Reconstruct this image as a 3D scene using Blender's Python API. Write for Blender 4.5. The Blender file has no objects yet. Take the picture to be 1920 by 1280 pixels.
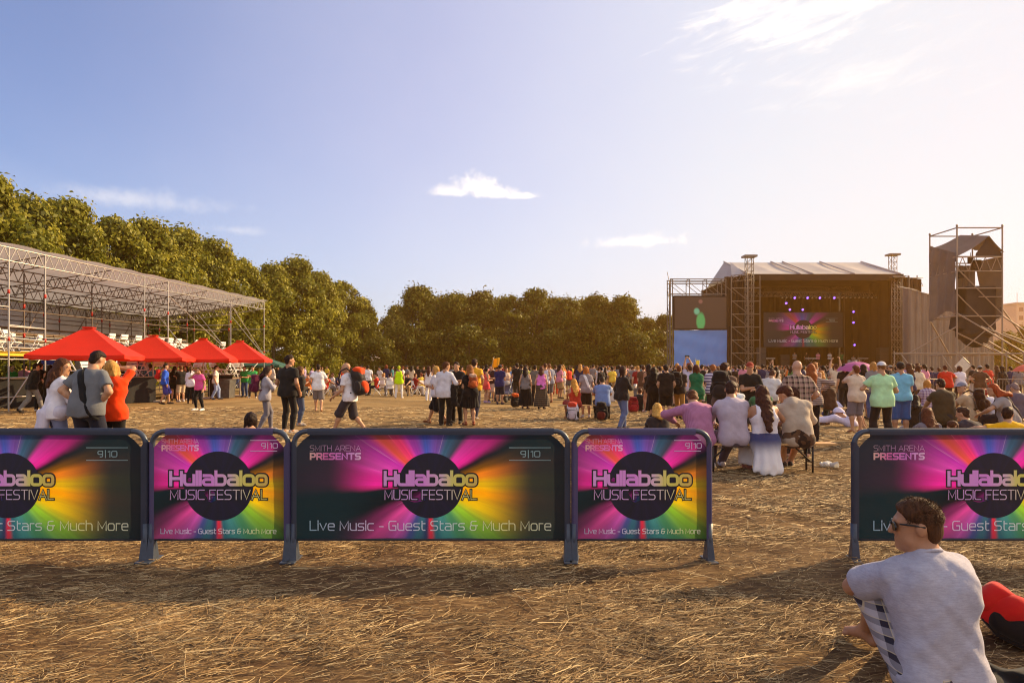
import bpy, bmesh, math, random
import numpy as np
from mathutils import Vector, Matrix, Euler
random.seed(7); RNG = np.random.default_rng(7)
SC = bpy.context.scene
COL = SC.collection
PI = math.pi
CAMZ = 1.55; FPX = 1280.0; HX = 960.0; HY = 690.0
def at(px, py, D): return Vector(((px-HX)*D/FPX, D, CAMZ+(HY-py)*D/FPX))
def xat(px, D): return (px-HX)*D/FPX
def zat(py, D): return CAMZ+(HY-py)*D/FPX
def gd(py): return CAMZ*FPX/(py-HY)
# ------------------------------------------------------------------ tagging
def tag(o, label=None, cat=None, group=None, kind=None):
    if label: o['label'] = label
    if cat: o['category'] = cat
    if group: o['group'] = group
    if kind: o['kind'] = kind
    return o
def empty(name, loc, rz=0.0, label=None, cat=None, group=None):
    o = bpy.data.objects.new(name, None); COL.objects.link(o)
    o.location = loc; o.rotation_euler = (0, 0, rz); o.empty_display_size = .1
    return tag(o, label, cat, group)
def link(name, me, mat=None, parent=None, loc=None, rot=None, scale=None):
    o = bpy.data.objects.new(name, me); COL.objects.link(o)
    if mat is not None:
        for m in (mat if isinstance(mat, (list, tuple)) else [mat]):
            if len(me.materials) < (len(mat) if isinstance(mat, (list, tuple)) else 1): me.materials.append(m)
    if parent is not None: o.parent = parent
    if loc is not None: o.location = loc
    if rot is not None: o.rotation_euler = rot
    if scale is not None: o.scale = scale
    return o
def set_mats(o, mats):
    """materials linked to the object, so that copies can share the mesh"""
    for i, m in enumerate(mats):
        if i < len(o.material_slots):
            o.material_slots[i].link = 'OBJECT'; o.material_slots[i].material = m
# ------------------------------------------------------------------ meshes
def mesh_np(name, v, quads, midx=None, smooth=False):
    v = np.asarray(v, np.float32); q = np.asarray(quads, np.int32)
    n = q.shape[1]
    me = bpy.data.meshes.new(name)
    me.vertices.add(len(v)); me.vertices.foreach_set('co', v.ravel())
    me.loops.add(q.size); me.loops.foreach_set('vertex_index', q.ravel())
    me.polygons.add(len(q)); me.polygons.foreach_set('loop_start', np.arange(0, q.size, n, dtype=np.int32))
    if midx is not None: me.polygons.foreach_set('material_index', np.asarray(midx, np.int32))
    if smooth: me.polygons.foreach_set('use_smooth', np.ones(len(q), bool))
    me.update(calc_edges=True)
    return me
class MB:
    """collects shapes into one mesh"""
    def __init__(self): self.v = []; self.f = []; self.m = []; self.s = []
    def add(self, vs, fs, mi=0, smooth=False):
        b = len(self.v); self.v += [tuple(p) for p in vs]
        for f in fs: self.f.append([b+i for i in f]); self.m.append(mi); self.s.append(smooth)
        return self
    def box(self, lo, hi, mi=0, M=None):
        x0, y0, z0 = lo; x1, y1, z1 = hi
        vs = [Vector(p) for p in ((x0,y0,z0),(x1,y0,z0),(x1,y1,z0),(x0,y1,z0),(x0,y0,z1),(x1,y0,z1),(x1,y1,z1),(x0,y1,z1))]
        if M is not None: vs = [M @ p for p in vs]
        return self.add(vs, [(0,3,2,1),(4,5,6,7),(0,1,5,4),(1,2,6,5),(2,3,7,6),(3,0,4,7)], mi)
    def bar(self, a, b, r, n=8, mi=0, r2=None, caps=True):
        a = Vector(a); b = Vector(b); d = b-a
        if d.length < 1e-6: return self
        q = d.to_track_quat('Z', 'Y'); r2 = r if r2 is None else r2
        vs = []
        for k in range(n):
            t = 2*PI*k/n; u = q @ Vector((math.cos(t), math.sin(t), 0))
            vs += [a+u*r, b+u*r2]
        fs = [(2*k, 2*((k+1) % n), 2*((k+1) % n)+1, 2*k+1) for k in range(n)]
        if caps: fs += [tuple(2*k for k in reversed(range(n))), tuple(2*k+1 for k in range(n))]
        return self.add(vs, fs, mi, n > 5)
    def tube(self, pts, r, n=10, mi=0, closed=False):
        pts = [Vector(p) for p in pts]; N = len(pts); vs = []; up = None
        rr = r if isinstance(r, (list, tuple)) else [r]*N
        for i, p in enumerate(pts):
            if closed: t = pts[(i+1) % N]-pts[i-1]
            else: t = pts[min(i+1, N-1)]-pts[max(i-1, 0)]
            t.normalize()
            if up is None: up = t.orthogonal().normalized()
            up = (up-t*up.dot(t)); up.normalize(); s = t.cross(up)
            for k in range(n):
                a = 2*PI*k/n; vs.append(p+(up*math.cos(a)+s*math.sin(a))*rr[i])
        fs = []
        for i in range(N if closed else N-1):
            j = (i+1) % N
            for k in range(n): fs.append((i*n+k, i*n+(k+1) % n, j*n+(k+1) % n, j*n+k))
        if not closed: fs += [tuple(reversed(range(n))), tuple((N-1)*n+k for k in range(n))]
        return self.add(vs, fs, mi, True)
    def lathe(self, prof, c=(0,0,0), n=16, mi=0):
        vs = []; c = Vector(c)
        for r, z in prof:
            for k in range(n):
                a = 2*PI*k/n; vs.append(c+Vector((r*math.cos(a), r*math.sin(a), z)))
        fs = []
        for i in range(len(prof)-1):
            for k in range(n): fs.append((i*n+k, i*n+(k+1) % n, (i+1)*n+(k+1) % n, (i+1)*n+k))
        return self.add(vs, fs, mi, True)
    def grid(self, f, nu, nv, mi=0, smooth=True):
        vs = [f(i/nu, j/nv) for j in range(nv+1) for i in range(nu+1)]
        fs = [(j*(nu+1)+i, j*(nu+1)+i+1, (j+1)*(nu+1)+i+1, (j+1)*(nu+1)+i) for j in range(nv) for i in range(nu)]
        return self.add(vs, fs, mi, smooth)
    def mesh(self, name):
        me = bpy.data.meshes.new(name); me.from_pydata(self.v, [], self.f)
        me.polygons.foreach_set('material_index', self.m); me.polygons.foreach_set('use_smooth', self.s)
        me.update(); return me
    def build(self, name, mat, parent=None, bevel=0, solid=0, **k):
        o = link(name, self.mesh(name), mat, parent, **k)
        if solid:
            m = o.modifiers.new('solid', 'SOLIDIFY'); m.thickness = solid; m.offset = 0
        if bevel:
            m = o.modifiers.new('bevel', 'BEVEL'); m.width = bevel; m.segments = 2; m.limit_method = 'ANGLE'
        return o
_unit = None
def pipe(name, a, b, r, mat, parent, n=8):
    """one tube, sharing a unit cylinder"""
    global _unit
    if _unit is None:
        _unit = MB().bar((0,0,0), (0,0,1), 1, 8).mesh('tube'); _unit.materials.append(mat)
    o = bpy.data.objects.new(name, _unit); COL.objects.link(o)
    a = Vector(a); b = Vector(b); d = b-a
    o.parent = parent; o.location = a; o.rotation_mode = 'QUATERNION'
    o.rotation_quaternion = d.to_track_quat('Z', 'Y'); o.scale = (r, r, d.length)
    set_mats(o, [mat]); return o
def truss(name, a, b, h, mat, parent, r=.03, n=None, up=(0,0,1), w=0):
    """a lattice girder from a to b (bottom chord), depth h along up"""
    a = Vector(a); b = Vector(b); up = Vector(up)*h; m = MB(); L = (b-a).length; n = n or max(2, round(L/(h*1.1)))
    sides = [Vector((0,0,0))]
    if w: s = (b-a).cross(up).normalized()*w; sides = [-s/2, s/2]
    for o in sides:
        m.bar(a+o, b+o, r, 6); m.bar(a+up+o, b+up+o, r, 6)
        for i in range(n):
            p = a.lerp(b, i/n)+o; q = a.lerp(b, (i+.5)/n)+up+o; s = a.lerp(b, (i+1)/n)+o
            m.bar(p, q, r*.62, 5); m.bar(q, s, r*.62, 5)
    if w:
        for i in range(n+1):
            p = a.lerp(b, i/n); m.bar(p+sides[0], p+sides[1], r*.6, 5); m.bar(p+up+sides[0], p+up+sides[1], r*.6, 5)
    return m.build(name, mat, parent)
# ------------------------------------------------------------------ materials
MATS = {}
def srgb(r, g, b):
    f = lambda c: (c/255/12.92 if c/255 <= .04045 else ((c/255+.055)/1.055)**2.4)
    return (f(r), f(g), f(b), 1)
def new_mat(name):
    m = bpy.data.materials.new(name); m.use_nodes = True; nt = m.node_tree
    b = nt.nodes.get('Principled BSDF'); return m, nt, b
def N(nt, typ, **k):
    n = nt.nodes.new(typ)
    for a, v in k.items():
        if a.startswith('i_'):
            n.inputs[a[2:].replace('_', ' ')].default_value = v
        else: setattr(n, a, v)
    return n
def L(nt, a, b): nt.links.new(a, b)
def ramp(nt, stops, fac=None, interp='LINEAR'):
    r = N(nt, 'ShaderNodeValToRGB'); e = r.color_ramp.elements; r.color_ramp.interpolation = interp
    while len(e) < len(stops): e.new(.5)
    for i, (p, c) in enumerate(stops):
        e[i].position = p; e[i].color = c if len(c) == 4 else (*c, 1)
    if fac is not None: L(nt, fac, r.inputs[0])
    return r
def math_(nt, op, a, b=None, c=None, clamp=False):
    n = N(nt, 'ShaderNodeMath', operation=op, use_clamp=clamp)
    for i, v in enumerate((a, b, c)):
        if v is None: continue
        if isinstance(v, (int, float)): n.inputs[i].default_value = v
        else: L(nt, v, n.inputs[i])
    return n.outputs[0]
def mixc(nt, fac, a, b, blend='MIX'):
    n = N(nt, 'ShaderNodeMix', data_type='RGBA', blend_type=blend)
    for i, v in ((0, fac), (6, a), (7, b)):
        if isinstance(v, (int, float)): n.inputs[i].default_value = v
        elif isinstance(v, tuple): n.inputs[i].default_value = v
        else: L(nt, v, n.inputs[i])
    return n.outputs[2]
def noise(nt, scale, detail=3, rough=.6, coord='Object', vec=None, dist=0, stretch=None):
    n = N(nt, 'ShaderNodeTexNoise'); n.inputs['Scale'].default_value = scale
    n.inputs['Detail'].default_value = detail; n.inputs['Roughness'].default_value = rough
    n.inputs['Distortion'].default_value = dist
    if vec is None:
        tc = N(nt, 'ShaderNodeTexCoord'); vec = tc.outputs[coord]
    if stretch:
        mp = N(nt, 'ShaderNodeMapping'); mp.inputs['Scale'].default_value = stretch; L(nt, vec, mp.inputs[0]); vec = mp.outputs[0]
    L(nt, vec, n.inputs['Vector']); return n.outputs[0]
def bump(nt, b, h, strength=.3, dist=.01):
    n = N(nt, 'ShaderNodeBump'); n.inputs['Strength'].default_value = strength; n.inputs['Distance'].default_value = dist
    L(nt, h, n.inputs['Height']); L(nt, n.outputs[0], b.inputs['Normal'])
def plain(name, col, rough=.6, metal=0, var=.15, scale=6, bmp=0, bscale=60, trans=0):
    """principled with a mottled colour"""
    if name in MATS: return MATS[name]
    m, nt, b = new_mat(name); col = col if len(col) == 4 else (*col, 1)
    n = noise(nt, scale, 5)
    lo = tuple(c*(1-var) for c in col[:3])+(1,); hi = tuple(min(1, c*(1+var)) for c in col[:3])+(1,)
    r = ramp(nt, [(.3, lo), (.7, hi)], n); L(nt, r.outputs[0], b.inputs['Base Color'])
    b.inputs['Roughness'].default_value = rough; b.inputs['Metallic'].default_value = metal
    if bmp: bump(nt, b, noise(nt, bscale, 4), bmp)
    if trans: add_trans(nt, b, r.outputs[0], trans)
    MATS[name] = m; return m
def add_trans(nt, b, colsock, w):
    t = N(nt, 'ShaderNodeBsdfTranslucent'); L(nt, colsock, t.inputs[0]); mx = N(nt, 'ShaderNodeMixShader'); mx.inputs[0].default_value = w
    out = [n for n in nt.nodes if n.type == 'OUTPUT_MATERIAL'][0]
    L(nt, b.outputs[0], mx.inputs[1]); L(nt, t.outputs[0], mx.inputs[2]); L(nt, mx.outputs[0], out.inputs['Surface'])
def fabric(rgb, pattern=None, c2=None, scale=1.0):
    """cloth; rgb as seen 0..255 albedo"""
    key = ('fab', tuple(rgb), pattern, tuple(c2) if c2 else None, scale)
    if key in MATS: return MATS[key]
    m, nt, b = new_mat('fabric'); c = srgb(*rgb)
    base = ramp(nt, [(.25, tuple(x*.84 for x in c[:3])), (.75, tuple(min(1, x*1.1) for x in c[:3]))], noise(nt, 9, 5)).outputs[0]
    if pattern:
        tc = N(nt, 'ShaderNodeTexCoord'); sp = N(nt, 'ShaderNodeSeparateXYZ'); L(nt, tc.outputs['Object'], sp.inputs[0])
        def band(sock, f, th): return math_(nt, 'GREATER_THAN', math_(nt, 'FRACT', math_(nt, 'MULTIPLY', sock, f*scale)), th)
        C2 = srgb(*c2) if c2 else None
        if pattern == 'stripe': base = mixc(nt, band(sp.outputs[2], 14, .5), base, C2)
        if pattern == 'vstripe': base = mixc(nt, math_(nt, 'MULTIPLY', band(sp.outputs[0], 60, .6), .5), base, C2)
        if pattern == 'plaid':
            h = band(sp.outputs[2], 11, .5); v = band(sp.outputs[0], 11, .5)
            s = math_(nt, 'MULTIPLY', math_(nt, 'ADD', h, v), .48)
            base = mixc(nt, s, base, C2)
            th = math_(nt, 'MAXIMUM', band(sp.outputs[2], 11, .93), band(sp.outputs[0], 11, .93))
            base = mixc(nt, math_(nt, 'MULTIPLY', th, .6), base, srgb(225, 205, 170))
        if pattern == 'dip': # dark at the top, pale below: dip-dyed cloth
            r = ramp(nt, [(.0, srgb(235, 228, 225)), (.5, srgb(225, 220, 222)), (1, c)], math_(nt, 'MULTIPLY_ADD', sp.outputs[2], scale, 0.0), 'EASE')
            base = r.outputs[0]
        if pattern == 'camo': base = mixc(nt, math_(nt, 'GREATER_THAN', noise(nt, 9, 1), .52), base, C2)
        if pattern == 'heather': base = mixc(nt, math_(nt, 'MULTIPLY', ramp(nt, [(.36, (0, 0, 0)), (.66, (1, 1, 1))], noise(nt, 95, 5, .75, stretch=(.30, .30, 1.8))).outputs[0], .34), base, C2)
    L(nt, base, b.inputs['Base Color']); b.inputs['Roughness'].default_value = .92
    b.inputs['Specular IOR Level'].default_value = .2
    b.inputs['Sheen Weight'].default_value = .12
    bump(nt, b, math_(nt, 'ADD', noise(nt, 22, 3), math_(nt, 'MULTIPLY', noise(nt, 300, 2), .15)), .35, .012)
    MATS[key] = m; return m
def skin(tone=0):
    key = ('skin', tone)
    if key in MATS: return MATS[key]
    m, nt, b = new_mat('skin'); c = [(.50,.26,.15), (.42,.20,.11), (.56,.31,.20), (.36,.17,.095)][tone]
    r = ramp(nt, [(.3, tuple(x*.85 for x in c)), (.7, tuple(x*1.1 for x in c))], noise(nt, 14, 4))
    L(nt, r.outputs[0], b.inputs['Base Color']); b.inputs['Roughness'].default_value = .5
    b.inputs['Subsurface Weight'].default_value = 0.0; b.inputs['Specular IOR Level'].default_value = .35
    bump(nt, b, noise(nt, 120, 3), .08, .004)
    MATS[key] = m; return m
def hairm(rgb):
    key = ('hair', tuple(rgb))
    if key in MATS: return MATS[key]
    m, nt, b = new_mat('hair'); c = srgb(*rgb); c = (c[0]*.80, c[1]*.73, c[2]*.68, 1)
    n = noise(nt, 60, 3, stretch=(1, 1, .18))
    r = ramp(nt, [(.3, tuple(x*.55 for x in c[:3])), (.7, tuple(min(1, x*1.35) for x in c[:3]))], n)
    L(nt, r.outputs[0], b.inputs['Base Color']); b.inputs['Roughness'].default_value = .62; b.inputs['Specular IOR Level'].default_value = .18
    bump(nt, b, n, .7, .012)
    MATS[key] = m; return m
# ------------------------------------------------------------------ signed distance bodies
def rotm(yaw=0, pitch=0, roll=0):
    """columns = right, forward, up.  pitch > 0 bends forward, yaw > 0 turns left, roll > 0 tips to the right"""
    y, p, r = (math.radians(a) for a in (yaw, pitch, roll))
    Rz = np.array([[math.cos(y), -math.sin(y), 0], [math.sin(y), math.cos(y), 0], [0, 0, 1]])
    Rx = np.array([[1, 0, 0], [0, math.cos(p), math.sin(p)], [0, -math.sin(p), math.cos(p)]])
    Ry = np.array([[math.cos(r), 0, math.sin(r)], [0, 1, 0], [-math.sin(r), 0, math.cos(r)]])
    return Rz @ Rx @ Ry
A = lambda *p: np.array(p, float)
class SDF:
    def __init__(self): self.p = []
    def cone(self, a, b, ra, rb=None, k=.03, flat=None, cuts=(), sub=False):
        a = np.asarray(a, float); b = np.asarray(b, float); rb = ra if rb is None else rb
        m = max(ra, rb); lo = np.minimum(a, b)-m; hi = np.maximum(a, b)+m
        ba = b-a; l2 = max(float(ba @ ba), 1e-9)
        def f(P):
            w = P-a.astype(np.float32); h = np.clip((w @ ba.astype(np.float32))/l2, 0, 1)
            w = w-h[..., None]*ba.astype(np.float32)
            if flat is not None:
                n, fac = flat; n = np.asarray(n, np.float32); w = w+((fac-1)*(w @ n))[..., None]*n
            d = np.sqrt((w*w).sum(-1))-(ra+(rb-ra)*h)
            for q, nn in cuts: d = np.maximum(d, (P-np.asarray(q, np.float32)) @ np.asarray(nn, np.float32))
            return d
        self.p.append((f, lo, hi, k, sub)); return self
    def ell(self, c, r, R=None, k=.02, cuts=(), sub=False):
        c = np.asarray(c, float); r = np.asarray(r, float); R = np.eye(3) if R is None else R
        e = np.sqrt(((R*r)**2).sum(1)); lo = c-e; hi = c+e
        def f(P):
            q = (P-c.astype(np.float32)) @ R.astype(np.float32)
            k0 = np.sqrt(((q/r.astype(np.float32))**2).sum(-1)); k1 = np.sqrt(((q/(r*r).astype(np.float32))**2).sum(-1))
            d = k0*(k0-1)/np.maximum(k1, 1e-6)
            for qq, nn in cuts: d = np.maximum(d, (P-np.asarray(qq, np.float32)) @ np.asarray(nn, np.float32))
            return d
        self.p.append((f, lo, hi, k, sub)); return self
    def rbox(self, c, half, rr, R=None, k=.02, sub=False):
        c = np.asarray(c, float); half = np.asarray(half, float); R = np.eye(3) if R is None else R
        e = np.abs(R) @ half; lo = c-e; hi = c+e
        def f(P):
            q = np.abs((P-c.astype(np.float32)) @ R.astype(np.float32))-(half-rr).astype(np.float32)
            return np.sqrt((np.maximum(q, 0)**2).sum(-1))+np.minimum(q.max(-1), 0)-rr
        self.p.append((f, lo, hi, k, sub)); return self
    def mesh(self, name, h, disp=None, cuts=()):
        lo = np.min([p[1] for p in self.p if not p[4]], 0)-3*h; hi = np.max([p[2] for p in self.p if not p[4]], 0)+3*h
        n = np.ceil((hi-lo)/h).astype(int)+1
        ax = [(lo[i]+h*np.arange(n[i])).astype(np.float32) for i in range(3)]
        D = np.full(n, .25, np.float32)
        for f, l, u, k, sub in self.p:
            i0 = np.maximum(np.floor((l-k-2.5*h-lo)/h).astype(int), 0); i1 = np.minimum(np.ceil((u+k+2.5*h-lo)/h).astype(int)+1, n)
            if np.any(i1 <= i0): continue
            P = np.stack(np.meshgrid(ax[0][i0[0]:i1[0]], ax[1][i0[1]:i1[1]], ax[2][i0[2]:i1[2]], indexing='ij'), -1)
            d = f(P).astype(np.float32); s = (slice(i0[0], i1[0]), slice(i0[1], i1[1]), slice(i0[2], i1[2])); o = D[s]
            if sub:
                hh = np.maximum(k-np.abs(o+d), 0)/max(k, 1e-6); D[s] = np.maximum(o, -d)+hh*hh*k*.25
            else:
                hh = np.maximum(k-np.abs(o-d), 0)/max(k, 1e-6); D[s] = np.minimum(o, d)-hh*hh*k*.25
        if disp is not None or cuts:
            P = np.stack(np.meshgrid(*ax, indexing='ij'), -1)
            if disp is not None: D += disp(P).astype(np.float32)
            for q, nn in cuts: D = np.maximum(D, ((P-np.asarray(q, np.float32)) @ np.asarray(nn, np.float32)))
        D[0] = D[-1] = .2; D[:, 0] = D[:, -1] = .2; D[:, :, 0] = D[:, :, -1] = .2
        return nets(name, D, lo, h)
def nets(name, D, origin, h):
    S = D < 0; c = np.zeros(np.array(D.shape)-1, np.int8); sh = c.shape
    for i in (0, 1):
        for j in (0, 1):
            for k in (0, 1): c += S[i:sh[0]+i, j:sh[1]+j, k:sh[2]+k]
    act = (c > 0) & (c < 8); idx = np.full(sh, -1, np.int32); cells = np.argwhere(act); idx[act] = np.arange(len(cells))
    pos = np.zeros((len(cells), 3)); num = np.zeros(len(cells))
    cs = [(i, j, k) for i in (0, 1) for j in (0, 1) for k in (0, 1)]
    for a in cs:
        for ax in range(3):
            if a[ax]: continue
            b = list(a); b[ax] = 1
            ca = cells+np.array(a); cb = cells+np.array(b)
            da = D[ca[:, 0], ca[:, 1], ca[:, 2]]; db = D[cb[:, 0], cb[:, 1], cb[:, 2]]
            m = (da < 0) != (db < 0); t = da[m]/(da[m]-db[m])
            pos[m] += np.array(a)+t[:, None]*(np.array(b)-np.array(a)); num[m] += 1
    v = (cells+pos/np.maximum(num, 1)[:, None])*h+origin
    qs = []
    for ax in range(3):
        u, w = (ax+1) % 3, (ax+2) % 3
        s0 = [slice(1, -1)]*3; s1 = [slice(1, -1)]*3; s0[ax] = slice(0, -1); s1[ax] = slice(1, None)
        ins = S[tuple(s0)]; m = ins != S[tuple(s1)]; ijk = np.argwhere(m); inside = ins[m]
        off = np.ones(3, int); off[ax] = 0; ijk = ijk+off
        eu = np.zeros(3, int); eu[u] = 1; ew = np.zeros(3, int); ew[w] = 1
        g = lambda q: idx[q[:, 0], q[:, 1], q[:, 2]]
        Q = np.stack([g(ijk-eu-ew), g(ijk-ew), g(ijk), g(ijk-eu)], 1)
        Q[~inside] = Q[~inside][:, ::-1]; qs.append(Q)
    q = np.concatenate(qs); q = q[(q >= 0).all(1)]
    return mesh_np(name, v, q, smooth=True)
def wrinkle(amp, seed=0, f=18, along=(0, 0, 1)):
    r = np.random.default_rng(seed); ks = []
    for i in range(6):
        d = r.normal(size=3)*.7+np.asarray(along)*r.normal()*1.6; d /= np.linalg.norm(d)
        ks.append((d*f*(.5+1.2*r.random()), r.random()*6.28, .5+r.random()))
    def g(P):
        s = 0
        for k, ph, a in ks: s = s+a*np.sin(P @ k.astype(np.float32)+ph+1.3*np.sin(P @ k[::-1].astype(np.float32)*.6))
        return amp*s/3.0
    return g
# ------------------------------------------------------------------ people
def ik(a, c, l1, l2, pole):
    """middle joint between a and c, bent towards pole (a direction)"""
    d = c-a; D = np.linalg.norm(d); m = (l1+l2)*.995
    if D > m: c = a+d/D*m; d = c-a; D = m
    D = max(D, abs(l1-l2)+.02)
    n = d/np.linalg.norm(d); x = (l1*l1-l2*l2+D*D)/(2*D); hh = math.sqrt(max(l1*l1-x*x, 0))
    p = pole-n*float(pole @ n); p /= max(np.linalg.norm(p), 1e-6)
    return a+n*x+p*hh, c
def skeleton(P, female=False):
    """joints in metres for a body 1.75 m tall that faces +Y"""
    J = {}; g = P.get
    pel = A(*g('pelvis', (0, 0, .95))); Rp = rotm(g('pyaw', 0), g('ppitch', 0), g('proll', 0))
    lean = g('lean', 4); Rc = rotm(g('twist', 0)+g('pyaw', 0), lean, g('side', 0))
    Rm = rotm(g('pyaw', 0)+g('twist', 0)*.5, (g('ppitch', 0)+lean)/2, (g('side', 0)+g('proll', 0))/2)
    sw = g('sw', .152 if female else .178); hw = .09
    w = pel+Rm @ A(0, 0, .15); ch = w+Rc @ A(0, .0, .19)
    rh = g('round', 0)  # rounded upper back
    nb = ch+Rc @ A(0, -.012+rh*.5, .185); yaw, pit, rol = g('head', (0, 4, 0)); Rh = rotm(yaw, pit, rol)
    up = Rc[:, 2]*.45+Rh[:, 2]*.55
    hd = nb+up*.155+Rh[:, 1]*.018
    J.update(pel=pel, Rp=Rp, w=w, Rm=Rm, ch=ch, Rc=Rc, nb=nb, hd=hd, Rh=Rh)
    for s, n in ((-1, 'L'), (1, 'R')):
        hip = pel+Rp @ A(s*hw, 0, -.03); J['hip'+n] = hip
        fx = g('foot'+n, (s*.11, 0, 0, -s*8)); pitch = fx[4] if len(fx) > 4 else 0
        Rf = rotm(fx[3], pitch); ank = A(*fx[:3])+A(0, 0, .085)
        kn, ank = ik(hip, ank, .43, .42, A(*g('knee'+n, (s*.12, 1, 0))))
        J['kn'+n], J['an'+n], J['Rf'+n] = kn, ank, Rf
        sh = ch+Rc @ A(s*sw, -.005+g('fwd', 0), -.0+.105+g('shrug', 0)); J['sh'+n] = sh
        hp = g('hand'+n); hp = sh+A(s*.09, .03, -.52) if hp is None else A(*hp)
        el, wr = ik(sh, hp, .295, .255, A(*g('elbow'+n, (s*.6, -1, -.1))))
        J['el'+n], J['wr'+n] = el, wr
        hdv = g('hdir'+n); f = (wr-el)/np.linalg.norm(wr-el)
        f = f if hdv is None else A(*hdv)/np.linalg.norm(A(*hdv))
        pn = A(-s, .2, 0) if abs(f[2]) > .6 else A(0, 0, -1)
        pn = A(*g('palm'+n, pn)); pn = pn-f*float(pn @ f); pn /= np.linalg.norm(pn)
        J['hf'+n], J['pn'+n] = f, pn
    return J
def body_sdf(J, P, female, fat, fine, shoes, hair_bald, eyes=True):
    S = SDF(); Rp, Rm, Rc, Rh = J['Rp'], J['Rm'], J['Rc'], J['Rh']; f = fat
    hw = .092 if not female else .098
    def torso(S, ex=0.0, k=.06, cuts=(), low=0.0):
        fl = (Rc[:, 1], 1.12)
        for s in (-1, 1):
            a = J['pel']+Rp @ A(s*hw, -.015, -.02); b = J['w']+Rm @ A(s*(.068 if not female else .056)*f, .0, 0); c = J['ch']+Rc @ A(s*.085, .0, .0); d = J['ch']+Rc @ A(s*.098, -.01, .075)
            S.cone(a, b, .108*(.5+.5*f)+ex+low, .088*f+ex+low*.7, k, cuts=cuts); S.cone(b, c, .088*f+ex+low*.7, .108*(.6+.4*f)+ex, k, cuts=cuts); S.cone(c, d, .108*(.6+.4*f)+ex, .068+ex, k, cuts=cuts)
            S.cone(d, J['sh'+'LR'[s > 0]], .07+ex, .056+ex*.8, k, cuts=cuts)
        S.cone(J['pel']+Rp @ A(0, .01, 0), J['ch']+Rc @ A(0, .01, .05), .10*f+ex, .10+ex, k, cuts=cuts)
        if P.get('round'): S.ell(J['ch']+Rc @ A(0, -.05, .02), (.15, .07+ex, .18), Rc, k, cuts=cuts)
        if fat > 1.08: S.ell(J['w']+Rm @ A(0, .05, -.02), (.15*f+ex, .12*f+ex, .13+ex), Rm, k, cuts=cuts)
        if female:
            for s in (-1, 1): S.ell(J['ch']+Rc @ A(s*.075, .085, .01), (.062+ex, .058+ex, .062+ex), Rc, .04, cuts=cuts)
    S.torso = torso
    torso(S, -.006)
    # neck and head
    S.cone(J['nb']+Rc @ A(0, 0, -.03), J['hd']+Rh @ A(0, -.022, -.05), .06 if not female else .052, .05 if not female else .044, .03)
    for s, n in ((-1, 'L'), (1, 'R')):
        S.cone(J['nb']+Rc @ A(s*.02, -.01, .025), J['sh'+n]+Rc @ A(-s*.03, 0, .0), .04, .038, .04)
    h = J['hd']; q = lambda x, y, z: h+Rh @ A(x, y, z)
    S.ell(q(0, -.014, .028), (.076, .098, .089), Rh, .03); S.ell(q(0, .026, -.035), (.062, .070, .084), Rh, .03)
    S.cone(q(-.035, .035, -.075), q(0, .072, -.097), .03, .022, .025); S.cone(q(.035, .035, -.075), q(0, .072, -.097), .03, .022, .025)
    for s in (-1, 1): S.ell(q(s*.079, -.012, -.008), (.011, .024, .034), rotm(0, 0) @ Rh, .008)
    if fine < .02:
        S.cone(q(0, .094, .012), q(0, .112, -.026), .009, .014, .015)
        S.cone(q(-.036, .080, .027), q(.036, .080, .027), .012, .012, .02)
        S.ell(q(0, .090, -.060), (.024, .010, .006), Rh, .008); S.ell(q(0, .089, -.070), (.02, .010, .007), Rh, .008)
        for s in (-1, 1): S.ell(q(s*.032, .098, .008), (.018, .014, .011), Rh, .012, sub=True)
    for s, n in ((-1, 'L'), (1, 'R')):
        m = .88 if female else 1.0; m *= .7+.3*f
        S.cone(J['sh'+n], J['el'+n], .056*m, .041*m, .03); S.cone(J['el'+n], J['el'+n]*.65+J['wr'+n]*.35, .041*m, .042*m, .03)
        S.cone(J['el'+n]*.65+J['wr'+n]*.35, J['wr'+n], .042*m, .027*m, .02)
        # legs
        t = (.5+.5*f)*(1.03 if female else 1)
        S.cone(J['hip'+n], J['kn'+n], .088*t, .056*t, .03); ca = J['kn'+n]*.68+J['an'+n]*.32+(Rp @ A(0, -.02, 0) if True else 0)
        S.cone(J['kn'+n], ca, .055*t, .058*t, .03); S.cone(ca, J['an'+n], .056*t, .036, .03)
        Rf = J['Rf'+n]; an = J['an'+n]
        S.cone(an, an+Rf @ A(0, -.045, -.05), .036, .033, .02)
        S.cone(an+Rf @ A(0, .0, -.02), an+Rf @ A(0, .125, -.056), .038, .026, .03, flat=(Rf[:, 0], .8))
        if fine < .009:
            for i in range(5):
                x = s*(-.034+.017*i); S.cone(an+Rf @ A(x*.8, .11, -.058), an+Rf @ A(x, .178-.011*i*1.2, -.066), .013, .012 if i else .0145, .006)
        else: S.cone(an+Rf @ A(0, .10, -.058), an+Rf @ A(0, .165, -.064), .028, .021, .02, flat=(Rf[:, 0], .75))
        hand(S, J, n, s, fine, P.get('curl'+n, .35))
    return S
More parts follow.
